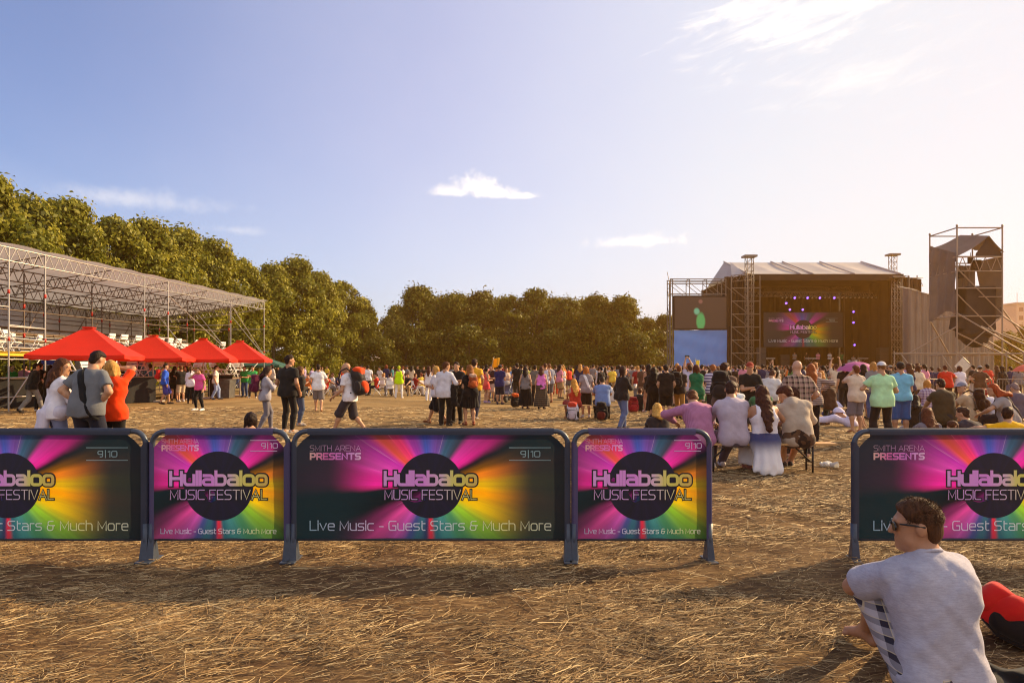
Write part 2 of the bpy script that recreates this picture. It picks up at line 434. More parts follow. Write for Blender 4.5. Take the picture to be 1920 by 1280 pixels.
def hand(S, J, n, s, fine, curl):
    w = J['wr'+n]; f = J['hf'+n]; p = J['pn'+n]; sd = np.cross(f, p)*s  # side towards the thumb
    if sd @ sd < 1e-6: return
    sd /= np.linalg.norm(sd); R = np.stack([sd, f, p], 1)
    S.ell(w+f*.048, (.041, .055, .019), R, .02)
    if fine > .024:
        S.cone(w+f*.085, w+f*.15+p*.03*curl, .026, .018, .02, flat=(sd, .6)); S.cone(w+f*.03+sd*.035, w+f*.075+sd*.055, .014, .011, .015); return
    for i, (x, l) in enumerate(((.030, .072), (.011, .080), (-.009, .074), (-.028, .058))):
        r = max(.0095-.0006*i, fine*.72); a = w+f*.088+sd*x
        b = a+(f*math.cos(curl*1.1)+p*math.sin(curl*1.1))*l*.55+sd*x*.15; c = b+(f*math.cos(curl*2.4)+p*math.sin(curl*2.4))*l*.5
        S.cone(a, b, r*1.05, r, .005); S.cone(b, c, r, r*.82, .005)
    a = w+f*.022+sd*.03; b = a+f*.034+sd*.028+p*.012; c = b+f*.032+sd*.006+p*.012*(1+curl)
    S.cone(a, b, .015, .012, .01); S.cone(b, c, .012, .0095, .006)
def person_parts(P, O, fine=.014):
    """P pose, O outfit -> [(name, mesh, material)], first the body"""
    P = dict(P); P.setdefault('sit', P.get('pelvis', (0, 0, .9))[2] < .7)
    fem = O.get('female', False); fat = O.get('fat', 1.0); J = skeleton(P, fem); seed = O.get('seed', 1)
    S = body_sdf(J, P, fem, fat, fine, O.get('shoes'), False)
    Rp, Rm, Rc, Rh = J['Rp'], J['Rm'], J['Rc'], J['Rh']; out = []
    pants = O.get('pants', ('long', (40, 45, 60))); shirt = O.get('shirt', ('short', (200, 200, 200)))
    out.append(('person', S.mesh('person', fine), skin(O.get('skin', 0))))
    wr = lambda amp, sd, **k: wrinkle(amp, seed*7+sd, **k)
    ex = O.get('fit', .012); hw = .092 if not fem else .098
    # ---- lower body
    kind = pants[0]
    if kind in ('long', 'short', 'tight', 'mini'):
        T = SDF(); e = {'long': .016, 'short': .024, 'tight': .007, 'mini': .012}[kind]; top = J['pel']+Rm @ A(0, 0, .085); t = (.5+.5*fat)*(1.03 if fem else 1)
        tc = [(top, Rm[:, 2])]
        for s, n in ((-1, 'L'), (1, 'R')):
            T.cone(J['pel']+Rp @ A(s*hw, -.015, -.02), J['w']+Rm @ A(s*.066*fat, 0, 0), .108*(.5+.5*fat)+e, .090*fat+e*.6, .05, cuts=tc)
            hip, kn, an = J['hip'+n], J['kn'+n], J['an'+n]; d = (kn-hip)/np.linalg.norm(kn-hip); c = (an-kn)/np.linalg.norm(an-kn)
            if kind == 'mini': q = hip*.6+kn*.4; T.cone(hip, kn, .092*t+e, .07*t+e, .04, cuts=[(q, d)])
            elif kind == 'short':
                T.cone(hip, kn, .092*t+e, .072*t+e*1.3, .04); q = kn+c*O.get('shortlen', .03); T.cone(kn, an, .072*t+e*1.3, .07*t+e, .03, cuts=[(q, c)])
            else:
                T.cone(hip, kn, .090*t+e, .058*t+e, .04); ca = kn*.68+an*.32+Rp @ A(0, -.015, 0)
                T.cone(kn, ca, .057*t+e, .060*t+e, .03); T.cone(ca, an+c*.02, .059*t+e, .040+e*(1.3 if kind == 'long' else .5), .03, cuts=[(an+c*.03, c)])
        T.cone(J['pel']+Rp @ A(0, .01, -.02), J['w']+Rm @ A(0, .01, 0), .10*fat+e, .095*fat+e*.6, .05, cuts=tc)
        out.append(('trousers' if kind in ('long', 'tight') else 'shorts', T.mesh('trousers', fine, wr(.0035 if kind != 'tight' else .0015, 3, f=24)), fabric(*pants[1:])))
    elif kind == 'skirt':
        T = SDF(); ln = pants[3] if len(pants) > 3 else .55; e = .014; tc = [(J['pel']+Rm @ A(0, 0, .09), Rm[:, 2])]
        flare = O.get('flare', .05)
        for s, n in ((-1, 'L'), (1, 'R')):
            T.cone(J['pel']+Rp @ A(s*hw, -.015, -.02), J['w']+Rm @ A(s*.066*fat, 0, 0), .108+e, .088*fat+e*.6, .05, cuts=tc)
            hip, kn, an = J['hip'+n], J['kn'+n], J['an'+n]; sit = abs((kn-hip)[2]) < .2
            if sit:
                T.cone(hip, kn, .10, .085, .12); T.cone(kn, an+A(0, 0, .03), .085, .085+flare, .12, cuts=[(an+A(0, 0, .0), (0, 0, -1))])
                T.cone(J['pel']+A(s*.09, -.10, -.06), J['pel']+A(s*.13, -.15, -.42), .07, .10, .12, cuts=[(A(0, 0, .05), (0, 0, -1))]); T.cone(J['pel']+A(0, -.12, -.06), J['pel']+A(0, -.17, -.42), .08, .11, .12, cuts=[(A(0, 0, .05), (0, 0, -1))])
            else:
                T.cone(hip, hip+(kn-hip)/.43*ln, .095+e, .10+flare, .12, cuts=[(hip+(kn-hip)/.43*ln, (0, 0, -1))])
        T.cone(J['pel']+Rp @ A(0, 0, -.03), J['w'], .11+e, .09+e, .05, cuts=tc)
        c0 = J['pel']
        def pleat(Q, c0=c0):
            x, y, z = Q[..., 0]-c0[0], Q[..., 1]-c0[1], Q[..., 2]-c0[2]
            return .012*np.sin(np.arctan2(y, x)*13+2*np.sin(z*5))*np.clip(-z*2.2, 0, 1)
        out.append(('skirt', T.mesh('skirt', fine, pleat), fabric(*([pants[1]]+list(pants[4:])))))
    # ---- upper body
    if shirt:
        T = SDF(); sk = shirt[0]; hem = J['pel']+Rp @ A(0, 0, O.get('hem', -.10)); cc = [(hem, -Rp[:, 2])]
        S.torso(T, ex, .06, cc, O.get('low', .008 if sk == 'tank' else .016 if P['sit'] else .019 if (fem or kind == 'mini') else .022))
        if not P['sit']:
            for s in (-1, 0, 1):
                e_ = .108*(.5+.5*fat)+ex+(.008 if sk == 'tank' else .019); a_ = J['pel']+Rp @ A(s*hw*.95, -.015+.02*(s == 0), -.0); T.cone(a_, a_+Rp @ A(0, 0, -.22), e_, e_*1.03, .05, cuts=cc)
        for s, n in ((-1, 'L'), (1, 'R')):
            sh, el, w = J['sh'+n], J['el'+n], J['wr'+n]; d = (el-sh)/np.linalg.norm(el-sh); m = (.88 if fem else 1.0)*(.7+.3*fat); d2 = (w-el)/np.linalg.norm(w-el)
            if sk == 'short': T.cone(sh, el, .062*m+ex*.8, .057*m+ex*1.6, .03, cuts=[(sh+d*O.get('sleeve', .19), d)])
            elif sk in ('long', 'hoodie'):
                e = ex if sk == 'long' else ex*1.3
                T.cone(sh, el, .058*m+e, .046*m+e, .03); T.cone(el, w-d2*.01, .046*m+e, .033*m+e, .03)
            if sk != 'tank': T.cone(J['nb']+Rc @ A(s*.035, -.012, .0), sh+Rc @ A(-s*.03, 0, .005), .042+ex*.5, .042+ex, .04)
        if sk == 'hoodie': T.cone(J['nb']+Rc @ A(-.06, -.05, .01), J['nb']+Rc @ A(.06, -.05, .01), .042, .042, .03); T.cone(J['nb']+Rc @ A(0, -.06, .02), J['ch']+Rc @ A(0, -.11, .10), .05, .04, .04)
        if sk == 'tank':
            hx = .112 if fem else .135
            def arm(Q, c=J['ch'].astype(np.float32), R=Rc.astype(np.float32), hx=hx):
                w = (Q-c) @ R; return np.abs(w[..., 0])-hx-1.3*np.maximum(.03-w[..., 2], 0)
            def nk(Q, c=J['nb'].astype(np.float32), R=Rc.astype(np.float32)):
                w = (Q-c) @ R; return .085-np.sqrt(w[..., 0]**2+(w[..., 2]-.0)**2)
            T.p = [(lambda Q, f=f: np.maximum(np.maximum(f(Q), arm(Q)), nk(Q)), lo, hi, k, sub) for f, lo, hi, k, sub in T.p]
        amp = O.get('folds', .0065)
        w1 = wr(amp, 5, f=16, along=(0, 0, 1)); w2 = wr(amp*.5, 6, f=38, along=(.5, 0, 1))
        out.append(('hoodie' if sk == 'hoodie' else 'shirt', T.mesh('shirt', fine, lambda Q: w1(Q)+w2(Q)), shirt_mat(shirt)))
    # ---- hair
    hk = O.get('hair', ('short', (60, 40, 25)))
    if hk and hk[0] != 'bald':
        h = J['hd']; q = lambda x, y, z: h+Rh @ A(x, y, z); T = SDF(); col = hk[1]
        face = [(q(0, .074, 0), Rh @ A(0, .9, -.35))]
        g = .005 if hk[0] in ('short', 'cap') else .012
        T.ell(q(0, -.016, .030), (.076+g, .098+g, .090+g), Rh, .02, cuts=[(q(0, .034, .046), Rh @ A(0, .66, -.75)), (q(0, -.02, -.072), Rh @ A(0, .35, -1))])
        if hk[0] in ('short', 'quiff'): T.ell(q(0, -.050, -.042), (.062, .055, .056), Rh, .03, cuts=[(q(0, -.03, -.02), Rh @ A(0, 1, -.2))])
        if hk[0] == 'short': T.ell(q(0, .012, .070), (.067, .082, .050), Rh, .03, cuts=[(q(0, .040, .050), Rh @ A(0, .80, -.60))])
        if hk[0] == 'quiff': T.ell(q(0, .03, .082), (.062, .078, .046), Rh, .02)
        if hk[0] in ('long', 'pony', 'bob', 'bun'): T.ell(q(0, -.03, .0), (.082, .088, .10), Rh, .03, cuts=[(q(0, .02, -.02), Rh @ A(0, 1, -.1))])
        bk = J['ch']+Rc @ A(0, -.135-.02*fat-(.05 if P.get('round') else 0), -.0)
        if hk[0] == 'long':
            ln = hk[2] if len(hk) > 2 else .16
            top = q(0, -.07, -.05); mid = J['nb']+Rc @ A(0, -.10, .02); end = bk+Rc @ A(0, .0, .10-ln)
            T.cone(top, mid, .078, .082, .05, flat=(Rc[:, 1], 1.35)); T.cone(mid, end, .08, .05, .04, flat=(Rc[:, 1], 1.6))
            for s in (-1, 1): T.cone(q(s*.068, -.01, -.01), J['nb']+Rc @ A(s*.085, -.045, .02), .032, .034, .04); T.cone(J['nb']+Rc @ A(s*.085, -.045, .02), bk+Rc @ A(s*.06, .01, .14-ln*.7), .036, .022, .03)
        if hk[0] == 'bob':
            for s in (-1, 0, 1): T.cone(q(s*.06, -.03-.03*(s == 0), .0), q(s*.074, -.02-.045*(s == 0), -.13), .045, .036, .04)
        if hk[0] == 'pony':
            T.cone(q(0, -.10, .03), q(0, -.145, -.03), .03, .036, .02); T.cone(q(0, -.145, -.03), q(0, -.13, -.20), .036, .02, .02)
        if hk[0] == 'bun': T.ell(q(0, -.07, .125), (.042, .042, .038), Rh, .015)
        w1 = wrinkle(.0055 if fine > .009 else .0022, seed+11, f=85, along=(0, 0, 0))
        out.append(('hair', T.mesh('hair', min(fine, .013), w1), hairm(col)))
        if hk[0] == 'cap' or O.get('cap'):
            C = SDF(); cc = O.get('cap', (120, 120, 130))
            C.ell(q(0, -.014, .045), (.090, .112, .092), Rh, .02, cuts=[(q(0, 0, .042), Rh @ A(0, -.12, -1))])
            s = -1 if O.get('capback') else 1
            C.ell(q(0, s*.125, .045), (.068, .075, .010), rotm(0, 0) @ Rh, .015)
            out.append(('cap', C.mesh('cap', min(fine, .012)), fabric(cc)))
    # ---- shoes
    if O.get('shoes'):
        for n in 'LR':
            T = SDF(); Rf = J['Rf'+n]; an = J['an'+n]; sole = [(an+Rf @ A(0, 0, -.086), -Rf[:, 2])]
            T.cone(an+Rf @ A(0, -.045, -.045), an+Rf @ A(0, .13, -.050), .042, .042, .02, cuts=sole); T.cone(an+Rf @ A(0, .13, -.052), an+Rf @ A(0, .175, -.062), .042, .032, .02, cuts=sole)
            T.cone(an+Rf @ A(0, .0, .01), an+Rf @ A(0, .04, -.045), .046, .044, .02)
            out.append(('shoe', T.mesh('shoe', fine), fabric(O['shoes'])))
    return out, J
def shirt_mat(shirt):
    return fabric(*shirt[1:])
def put_person(parts, loc, yaw, H, label, group='people at the festival', name='person'):
    s = H/1.75
    o = link('person', parts[0][1]); 
    if not parts[0][1].materials: parts[0][1].materials.append(parts[0][2])
    o.location = loc; o.rotation_euler = (0, 0, math.radians(yaw)); o.scale = (s, s, s)
    tag(o, label, 'person', group)
    for nm, me, mt in parts[1:]:
        if not me.materials: me.materials.append(mt)
        c = link(nm, me, None, o)
    return o
# poses for a 1.75 m body -------------------------------------------------
def stand(**k): return dict(k)
def arms(which='down'):
    return {
     'down': {},
     'hips': dict(handL=(-.17,.02,1.0), handR=(.17,.02,1.0), elbowL=(-1,-.5,0), elbowR=(1,-.5,0), hdirL=(.5,.5,-.5), hdirR=(-.5,.5,-.5)),
     'front': dict(handL=(-.05,.24,1.12), handR=(.06,.24,1.12), elbowL=(-.5,-.6,-.6), elbowR=(.5,-.6,-.6), curlL=.8, curlR=.8),
     'crossed': dict(handL=(.12,.20,1.20), handR=(-.12,.22,1.22), elbowL=(-.7,.3,-.8), elbowR=(.7,.3,-.8)),
     'drink': dict(handR=(.16,.30,1.18), elbowR=(.5,-.5,-.7), curlR=.9),
     'phone': dict(handL=(-.05,.30,1.30), handR=(.07,.28,1.28), elbowL=(-.6,.1,-.8), elbowR=(.6,.1,-.8), curlL=.9, curlR=.9),
     'raised': dict(handR=(.16,.12,1.95), elbowR=(.8,.2,.2), handL=(-.12,.2,1.9), elbowL=(-.8,.3,.1), curlR=.8, curlL=.8),
     'behind': dict(handL=(-.03,-.17,.98), handR=(.03,-.17,.97), elbowL=(-.9,-.4,0), elbowR=(.9,-.4,0)),
     'pockets': dict(handL=(-.17,.10,.92), handR=(.17,.10,.92), elbowL=(-.7,-.8,0), elbowR=(.7,-.8,0)),
    }[which]
LEGS = {
 'still': {},
 'apart': dict(footL=(-.17,.0,0,10), footR=(.17,.02,0,-10), pelvis=(0,0,.935)),
 'hip': dict(footL=(-.10,.05,0,8), footR=(.12,-.03,0,-14), pelvis=(.03,0,.945), proll=-3),
 'walk': dict(footL=(-.08,.36,.0,4,-12), footR=(.08,-.36,.06,-4,38), pelvis=(0,0,.905), kneeR=(.05,1,.1)),
 'walk2': dict(footR=(.08,.30,.0,-4,-10), footL=(-.08,-.34,.06,4,36), pelvis=(0,0,.915)),
 'step': dict(footL=(-.09,.16,0,5), footR=(.10,-.16,.015,-6,14), pelvis=(0,0,.935)),
 'cross': dict(footL=(-.03,.10,0,10), footR=(.05,-.04,0,-10), pelvis=(0,0,.945)),
}
BENCH = dict(pelvis=(0,0,.50), ppitch=-8, footL=(-.16,.46,0,8), footR=(.16,.46,0,-8), kneeL=(-.2,.6,1), kneeR=(.2,.6,1), lean=22, round=.07, head=(0,35,0),
             handL=(-.12,.50,.66), handR=(.12,.50,.66), elbowL=(-.8,-.1,-.4), elbowR=(.8,-.1,-.4))
GROUND = dict(pelvis=(0,0,.11), ppitch=-10, footL=(-.14,.70,0,6), footR=(.14,.70,0,-6), kneeL=(-.2,.3,1), kneeR=(.2,.3,1), lean=14, round=.06, head=(0,8,0),
              handL=(.04,.52,.42), handR=(-.04,.54,.38), elbowL=(-1,.1,-.2), elbowR=(1,.1,-.2))
CROSSLEG = dict(pelvis=(0,0,.11), ppitch=-8, footL=(.16,.34,0,-70), footR=(-.16,.40,0,70), kneeL=(-1,.6,.35), kneeR=(1,.6,.35), lean=14, round=.05, head=(0,12,0),
              handL=(-.14,.34,.30), handR=(.14,.34,.30))
RECLINE = dict(pelvis=(0,0,.11), footL=(-.12,.80,0,10), footR=(.14,.62,0,-10), kneeL=(-.2,.1,1), kneeR=(.2,.1,1), lean=-22, head=(0,0,0),
              handL=(-.30,-.36,.06), handR=(.30,-.36,.06), elbowL=(-1,-.5,0), elbowR=(1,-.5,0))
# ------------------------------------------------------------------ camera, sky, sun
VEIL = 8.3
SUN_AZ, SUN_EL = 64.0, 27.0      # degrees to the right of the view direction, degrees up
def build_light():
    c = bpy.data.cameras.new('camera'); co = bpy.data.objects.new('camera', c); COL.objects.link(co)
    co.location = (0, 0, CAMZ); co.rotation_euler = (PI/2, 0, 0); c.sensor_width = 36; c.lens = 24
    c.shift_y = (HY-640)/1920; c.clip_end = 5000; c.clip_start = .05; SC.camera = co
    a, e = math.radians(SUN_AZ), math.radians(SUN_EL)
    d = Vector((math.sin(a)*math.cos(e), math.cos(a)*math.cos(e), math.sin(e)))
    l = bpy.data.lights.new('sun', 'SUN'); l.energy = 5.0; l.angle = math.radians(.5); l.color = (1, .76, .45)
    lo = bpy.data.objects.new('sun', l); COL.objects.link(lo); lo.rotation_mode = 'QUATERNION'; lo.rotation_quaternion = d.to_track_quat('Z', 'Y')
    w = bpy.data.worlds.new('World'); SC.world = w; w.use_nodes = True; nt = w.node_tree; bg = nt.nodes['Background']
    sky = N(nt, 'ShaderNodeTexSky', sky_type='NISHITA', sun_disc=False, sun_elevation=e, sun_rotation=a)
    sky.air_density = 1.0; sky.dust_density = .5; sky.ozone_density = 1.2
    # thin cloud, laid out by direction
    tc = N(nt, 'ShaderNodeTexCoord'); dv = tc.outputs['Generated']; sp = N(nt, 'ShaderNodeSeparateXYZ'); L(nt, dv, sp.inputs[0])
    X, Y, Z = sp.outputs; az = math_(nt, 'ARCTAN2', X, Y); el = math_(nt, 'ARCSINE', Z)
    warp = noise(nt, 9, 6, .65, vec=dv)
    fine = noise(nt, 34, 6, .7, vec=dv)
    def puff(a0, e0, wa, we, edge=.55, flat=0.0, wsp=None, hi=1.0):
        u = math_(nt, 'DIVIDE', math_(nt, 'SUBTRACT', az, math.radians(a0)), math.radians(wa))
        v = math_(nt, 'DIVIDE', math_(nt, 'SUBTRACT', el, math.radians(e0)), math.radians(we))
        if flat: v = math_(nt, 'MULTIPLY', v, math_(nt, 'ADD', 1.0, math_(nt, 'MULTIPLY', math_(nt, 'LESS_THAN', v, 0.0), flat)))
        r = math_(nt, 'SQRT', math_(nt, 'ADD', math_(nt, 'MULTIPLY', u, u), math_(nt, 'MULTIPLY', v, v)))
        n = math_(nt, 'ADD', math_(nt, 'MULTIPLY', math_(nt, 'SUBTRACT', warp, .5), 2.2), math_(nt, 'MULTIPLY', math_(nt, 'SUBTRACT', fine, .5), 1.6)) if wsp is None else wsp
        m = math_(nt, 'ADD', math_(nt, 'SUBTRACT', 1.0, r), n)
        s = N(nt, 'ShaderNodeMapRange', interpolation_type='SMOOTHSTEP'); L(nt, m, s.inputs[0]); s.inputs[1].default_value = 0; s.inputs[2].default_value = edge; s.inputs[4].default_value = hi
        return s.outputs[0]
    mp = N(nt, 'ShaderNodeCombineXYZ'); L(nt, math_(nt, 'ADD', math_(nt, 'MULTIPLY', az, 9), math_(nt, 'MULTIPLY', el, 6)), mp.inputs[0]); L(nt, math_(nt, 'SUBTRACT', math_(nt, 'MULTIPLY', el, 46), math_(nt, 'MULTIPLY', az, 9)), mp.inputs[1])
    wisp = math_(nt, 'MULTIPLY', math_(nt, 'SUBTRACT', noise(nt, 1.0, 8, .68, vec=mp.outputs[0], dist=.6), .52), 4.2)
    big = noise(nt, 46, 7, .62, vec=dv, dist=.3); bn = math_(nt, 'MULTIPLY', math_(nt, 'SUBTRACT', big, .5), 1.7)
    cl = [puff(-3.1, 14.75, 2.3, 1.45, 1.0, 1.3, wsp=bn), puff(-1.6, 14.35, 2.6, .95, 1.0, 1.2, wsp=bn), puff(-5.0, 14.35, 2.4, .8, 1.1, 1.1, wsp=bn, hi=.8), puff(.6, 14.1, 1.8, .5, .7, 1.0, wsp=bn, hi=.6),
          puff(11.5, 10.3, 4.2, .85, .9, .6, hi=.6), puff(-28.6, 12.2, 7.5, 1.0, 1.5, .2, hi=.34), puff(-22.2, 10.6, 3, .5, 1.4, .2, hi=.25),
          puff(22, 25.5, 11, 3.4, 1.6, wsp=wisp, hi=.8), puff(27, 20.5, 10, 2.4, 2.4, wsp=wisp, hi=.4)]
    # a high thin veil, thickest towards the sun
    vl = N(nt, 'ShaderNodeMapRange', interpolation_type='SMOOTHSTEP'); L(nt, math_(nt, 'ADD', math_(nt, 'ADD', az, math_(nt, 'MULTIPLY', el, -.35)), math_(nt, 'MULTIPLY', math_(nt, 'SUBTRACT', noise(nt, 2.2, 4, .6, vec=dv), .5), .25)), vl.inputs[0])
    vl.inputs[1].default_value = math.radians(-56); vl.inputs[2].default_value = math.radians(24); vl.inputs[3].default_value = .10; vl.inputs[4].default_value = .97
    low = N(nt, 'ShaderNodeMapRange', interpolation_type='SMOOTHSTEP'); L(nt, el, low.inputs[0]); low.inputs[1].default_value = math.radians(22); low.inputs[2].default_value = math.radians(2); low.inputs[3].default_value = 0; low.inputs[4].default_value = .55
    rear = N(nt, 'ShaderNodeMapRange', interpolation_type='SMOOTHSTEP'); L(nt, Y, rear.inputs[0]); rear.inputs[1].default_value = .05; rear.inputs[2].default_value = -.6; rear.inputs[3].default_value = 0; rear.inputs[4].default_value = .9  # unseen brighter sky behind the camera, added as fill for camera-facing sides
    vf = math_(nt, 'MAXIMUM', math_(nt, 'MAXIMUM', vl.outputs[0], low.outputs[0]), rear.outputs[0])
    vcol = ramp(nt, [(0, (.55, .61, .90)), (.55, (.59, .618, .84)), (1, (.62, .70, .83))], vl.outputs[0]).outputs[0]
    vcol2 = mixc(nt, rear.outputs[0], mixc(nt, low.outputs[0], vcol, (.74, .82, .92, 1)), (.66, .68, .78, 1))
    vs = N(nt, 'ShaderNodeVectorMath', operation='SCALE'); L(nt, vcol2, vs.inputs[0]); vs.inputs[3].default_value = VEIL
    cap = N(nt, 'ShaderNodeVectorMath', operation='MINIMUM'); L(nt, sky.outputs[0], cap.inputs[0]); cap.inputs[1].default_value = (9, 8.4, 8)
    base = mixc(nt, vf, mixc(nt, 1.0, cap.outputs[0], (.62, .80, 1.22, 1), 'MULTIPLY'), vs.outputs[0])
    m = cl[0]
    for x in cl[1:]: m = math_(nt, 'MAXIMUM', m, x)
    # clouds mixed in with one even pale colour
    col = mixc(nt, m, base, (6.6*VEIL/6.0, 6.4*VEIL/6.0, 6.3*VEIL/6.0, 1)); L(nt, col, bg.inputs[0])
    bg.inputs[1].default_value = .095
    SC.view_settings.view_transform = 'Standard'; SC.view_settings.look = 'None'; SC.view_settings.exposure = .75; SC.view_settings.gamma = 1
    SC.view_settings.use_white_balance = True; SC.view_settings.white_balance_temperature = 7400; SC.view_settings.white_balance_tint = 10
    SC.cycles.filter_width = 1.15; SC.cycles.use_denoising = True; SC.cycles.max_bounces = 6; SC.cycles.diffuse_bounces = 3; SC.cycles.glossy_bounces = 2; SC.cycles.transmission_bounces = 3; SC.cycles.transparent_max_bounces = 6
    SC.cycles.use_adaptive_sampling = True; SC.cycles.adaptive_threshold = .015; SC.cycles.volume_bounces = 0
    try: SC.cycles.denoiser = 'OPENIMAGEDENOISE'
    except Exception: pass
# ------------------------------------------------------------------ ground
def ground_h(x, y):
    near = np.clip((14-y)/6, 0, 1)*.9+.1
    return near*(.016*np.sin(1.7*x+.6*y)+.013*np.sin(2.9*y-1.1*x+1)+.009*np.sin(6.1*x+2.2)*np.sin(5.3*y)+.006*np.sin(13*x+7*y))-.012
def build_ground():
    xs = np.concatenate([np.linspace(-1500, -60, 14), np.linspace(-50, -9, 22), np.linspace(-8, 8, 180), np.linspace(9, 50, 22), np.linspace(60, 1500, 14)])
    ys = np.concatenate([np.linspace(-60, 1, 8), np.linspace(1.5, 14, 150), np.linspace(15, 60, 40), np.linspace(70, 300, 24), np.linspace(340, 2500, 12)])
    Xg, Yg = np.meshgrid(xs, ys); Z = ground_h(Xg, Yg)
    v = np.stack([Xg.ravel(), Yg.ravel(), Z.ravel()], 1); nx = len(xs); i, j = np.meshgrid(np.arange(nx-1), np.arange(len(ys)-1)); a = (j*nx+i).ravel()
    me = mesh_np('ground', v, np.stack([a, a+1, a+nx+1, a+nx], 1), smooth=True)
    m, nt, b = new_mat('straw field'); tc = N(nt, 'ShaderNodeTexCoord'); P = tc.outputs['Object']
    sp = N(nt, 'ShaderNodeSeparateXYZ'); L(nt, P, sp.inputs[0])
    earth = ramp(nt, [(.25, (.060, .031, .015)), (.5, (.105, .058, .030)), (.75, (.16, .094, .050))], noise(nt, 3.0, 8, .7, vec=P)).outputs[0]
    # streaks of straw in two directions
    def streak(rot, sc, st):
        mp = N(nt, 'ShaderNodeMapping'); mp.inputs['Rotation'].default_value = (0, 0, rot); mp.inputs['Scale'].default_value = st; L(nt, P, mp.inputs[0])
        return noise(nt, sc, 5, .7, vec=mp.outputs[0], dist=.4)
    s1 = streak(-.35, 26, (.16, 1, 1)); s2 = streak(.5, 30, (.2, 1, 1)); s3 = streak(-.1, 7, (.35, 1, 1))
    st = math_(nt, 'MAXIMUM', s1, s2)
    cover = noise(nt, .8, 6, .65, vec=P)
    k = N(nt, 'ShaderNodeMapRange'); L(nt, math_(nt, 'ADD', st, math_(nt, 'MULTIPLY', math_(nt, 'SUBTRACT', cover, .5), .5)), k.inputs[0]); k.inputs[1].default_value = .50; k.inputs[2].default_value = .74
    straw = ramp(nt, [(.2, (.20, .118, .050)), (.55, (.30, .19, .088)), (.85, (.42, .285, .14))], s3).outputs[0]
    col = mixc(nt, k.outputs[0], earth, straw)
    # trodden field farther away, then dry grass and green grass by the trees
    far = N(nt, 'ShaderNodeMapRange', interpolation_type='SMOOTHSTEP'); L(nt, sp.outputs[1], far.inputs[0]); far.inputs[1].default_value = 9; far.inputs[2].default_value = 24
    patch = noise(nt, .55, 7, .72, vec=P, stretch=(.5, 1, 1))
    fieldc = ramp(nt, [(.3, (.11, .065, .028)), (.47, (.23, .142, .060)), (.62, (.34, .222, .098)), (.8, (.41, .285, .135))], patch).outputs[0]
    fieldc = mixc(nt, math_(nt, 'MULTIPLY', k.outputs[0], .4), fieldc, (.44, .31, .15, 1))
    col = mixc(nt, far.outputs[0], col, fieldc)
    gr = N(nt, 'ShaderNodeMapRange', interpolation_type='SMOOTHSTEP'); L(nt, math_(nt, 'ADD', sp.outputs[1], math_(nt, 'MULTIPLY', noise(nt, .12, 4, vec=P), 30)), gr.inputs[0]); gr.inputs[1].default_value = 62; gr.inputs[2].default_value = 84
    grass = ramp(nt, [(.3, (.16, .17, .045)), (.7, (.34, .31, .10))], noise(nt, .7, 6, vec=P)).outputs[0]
    col = mixc(nt, gr.outputs[0], col, grass)
    gp = N(nt, 'ShaderNodeMapRange'); L(nt, noise(nt, 1.1, 6, .7, vec=P), gp.inputs[0]); gp.inputs[1].default_value = .66; gp.inputs[2].default_value = .76; gp.inputs[4].default_value = .45
    col = mixc(nt, gp.outputs[0], col, (.11, .13, .04, 1))
    L(nt, col, b.inputs['Base Color']); b.inputs['Roughness'].default_value = 1; b.inputs['Specular IOR Level'].default_value = .1
    bump(nt, b, math_(nt, 'ADD', st, math_(nt, 'MULTIPLY', patch, 1.5)), .7, .04)
    link('ground', me, m)['kind'] = 'structure'
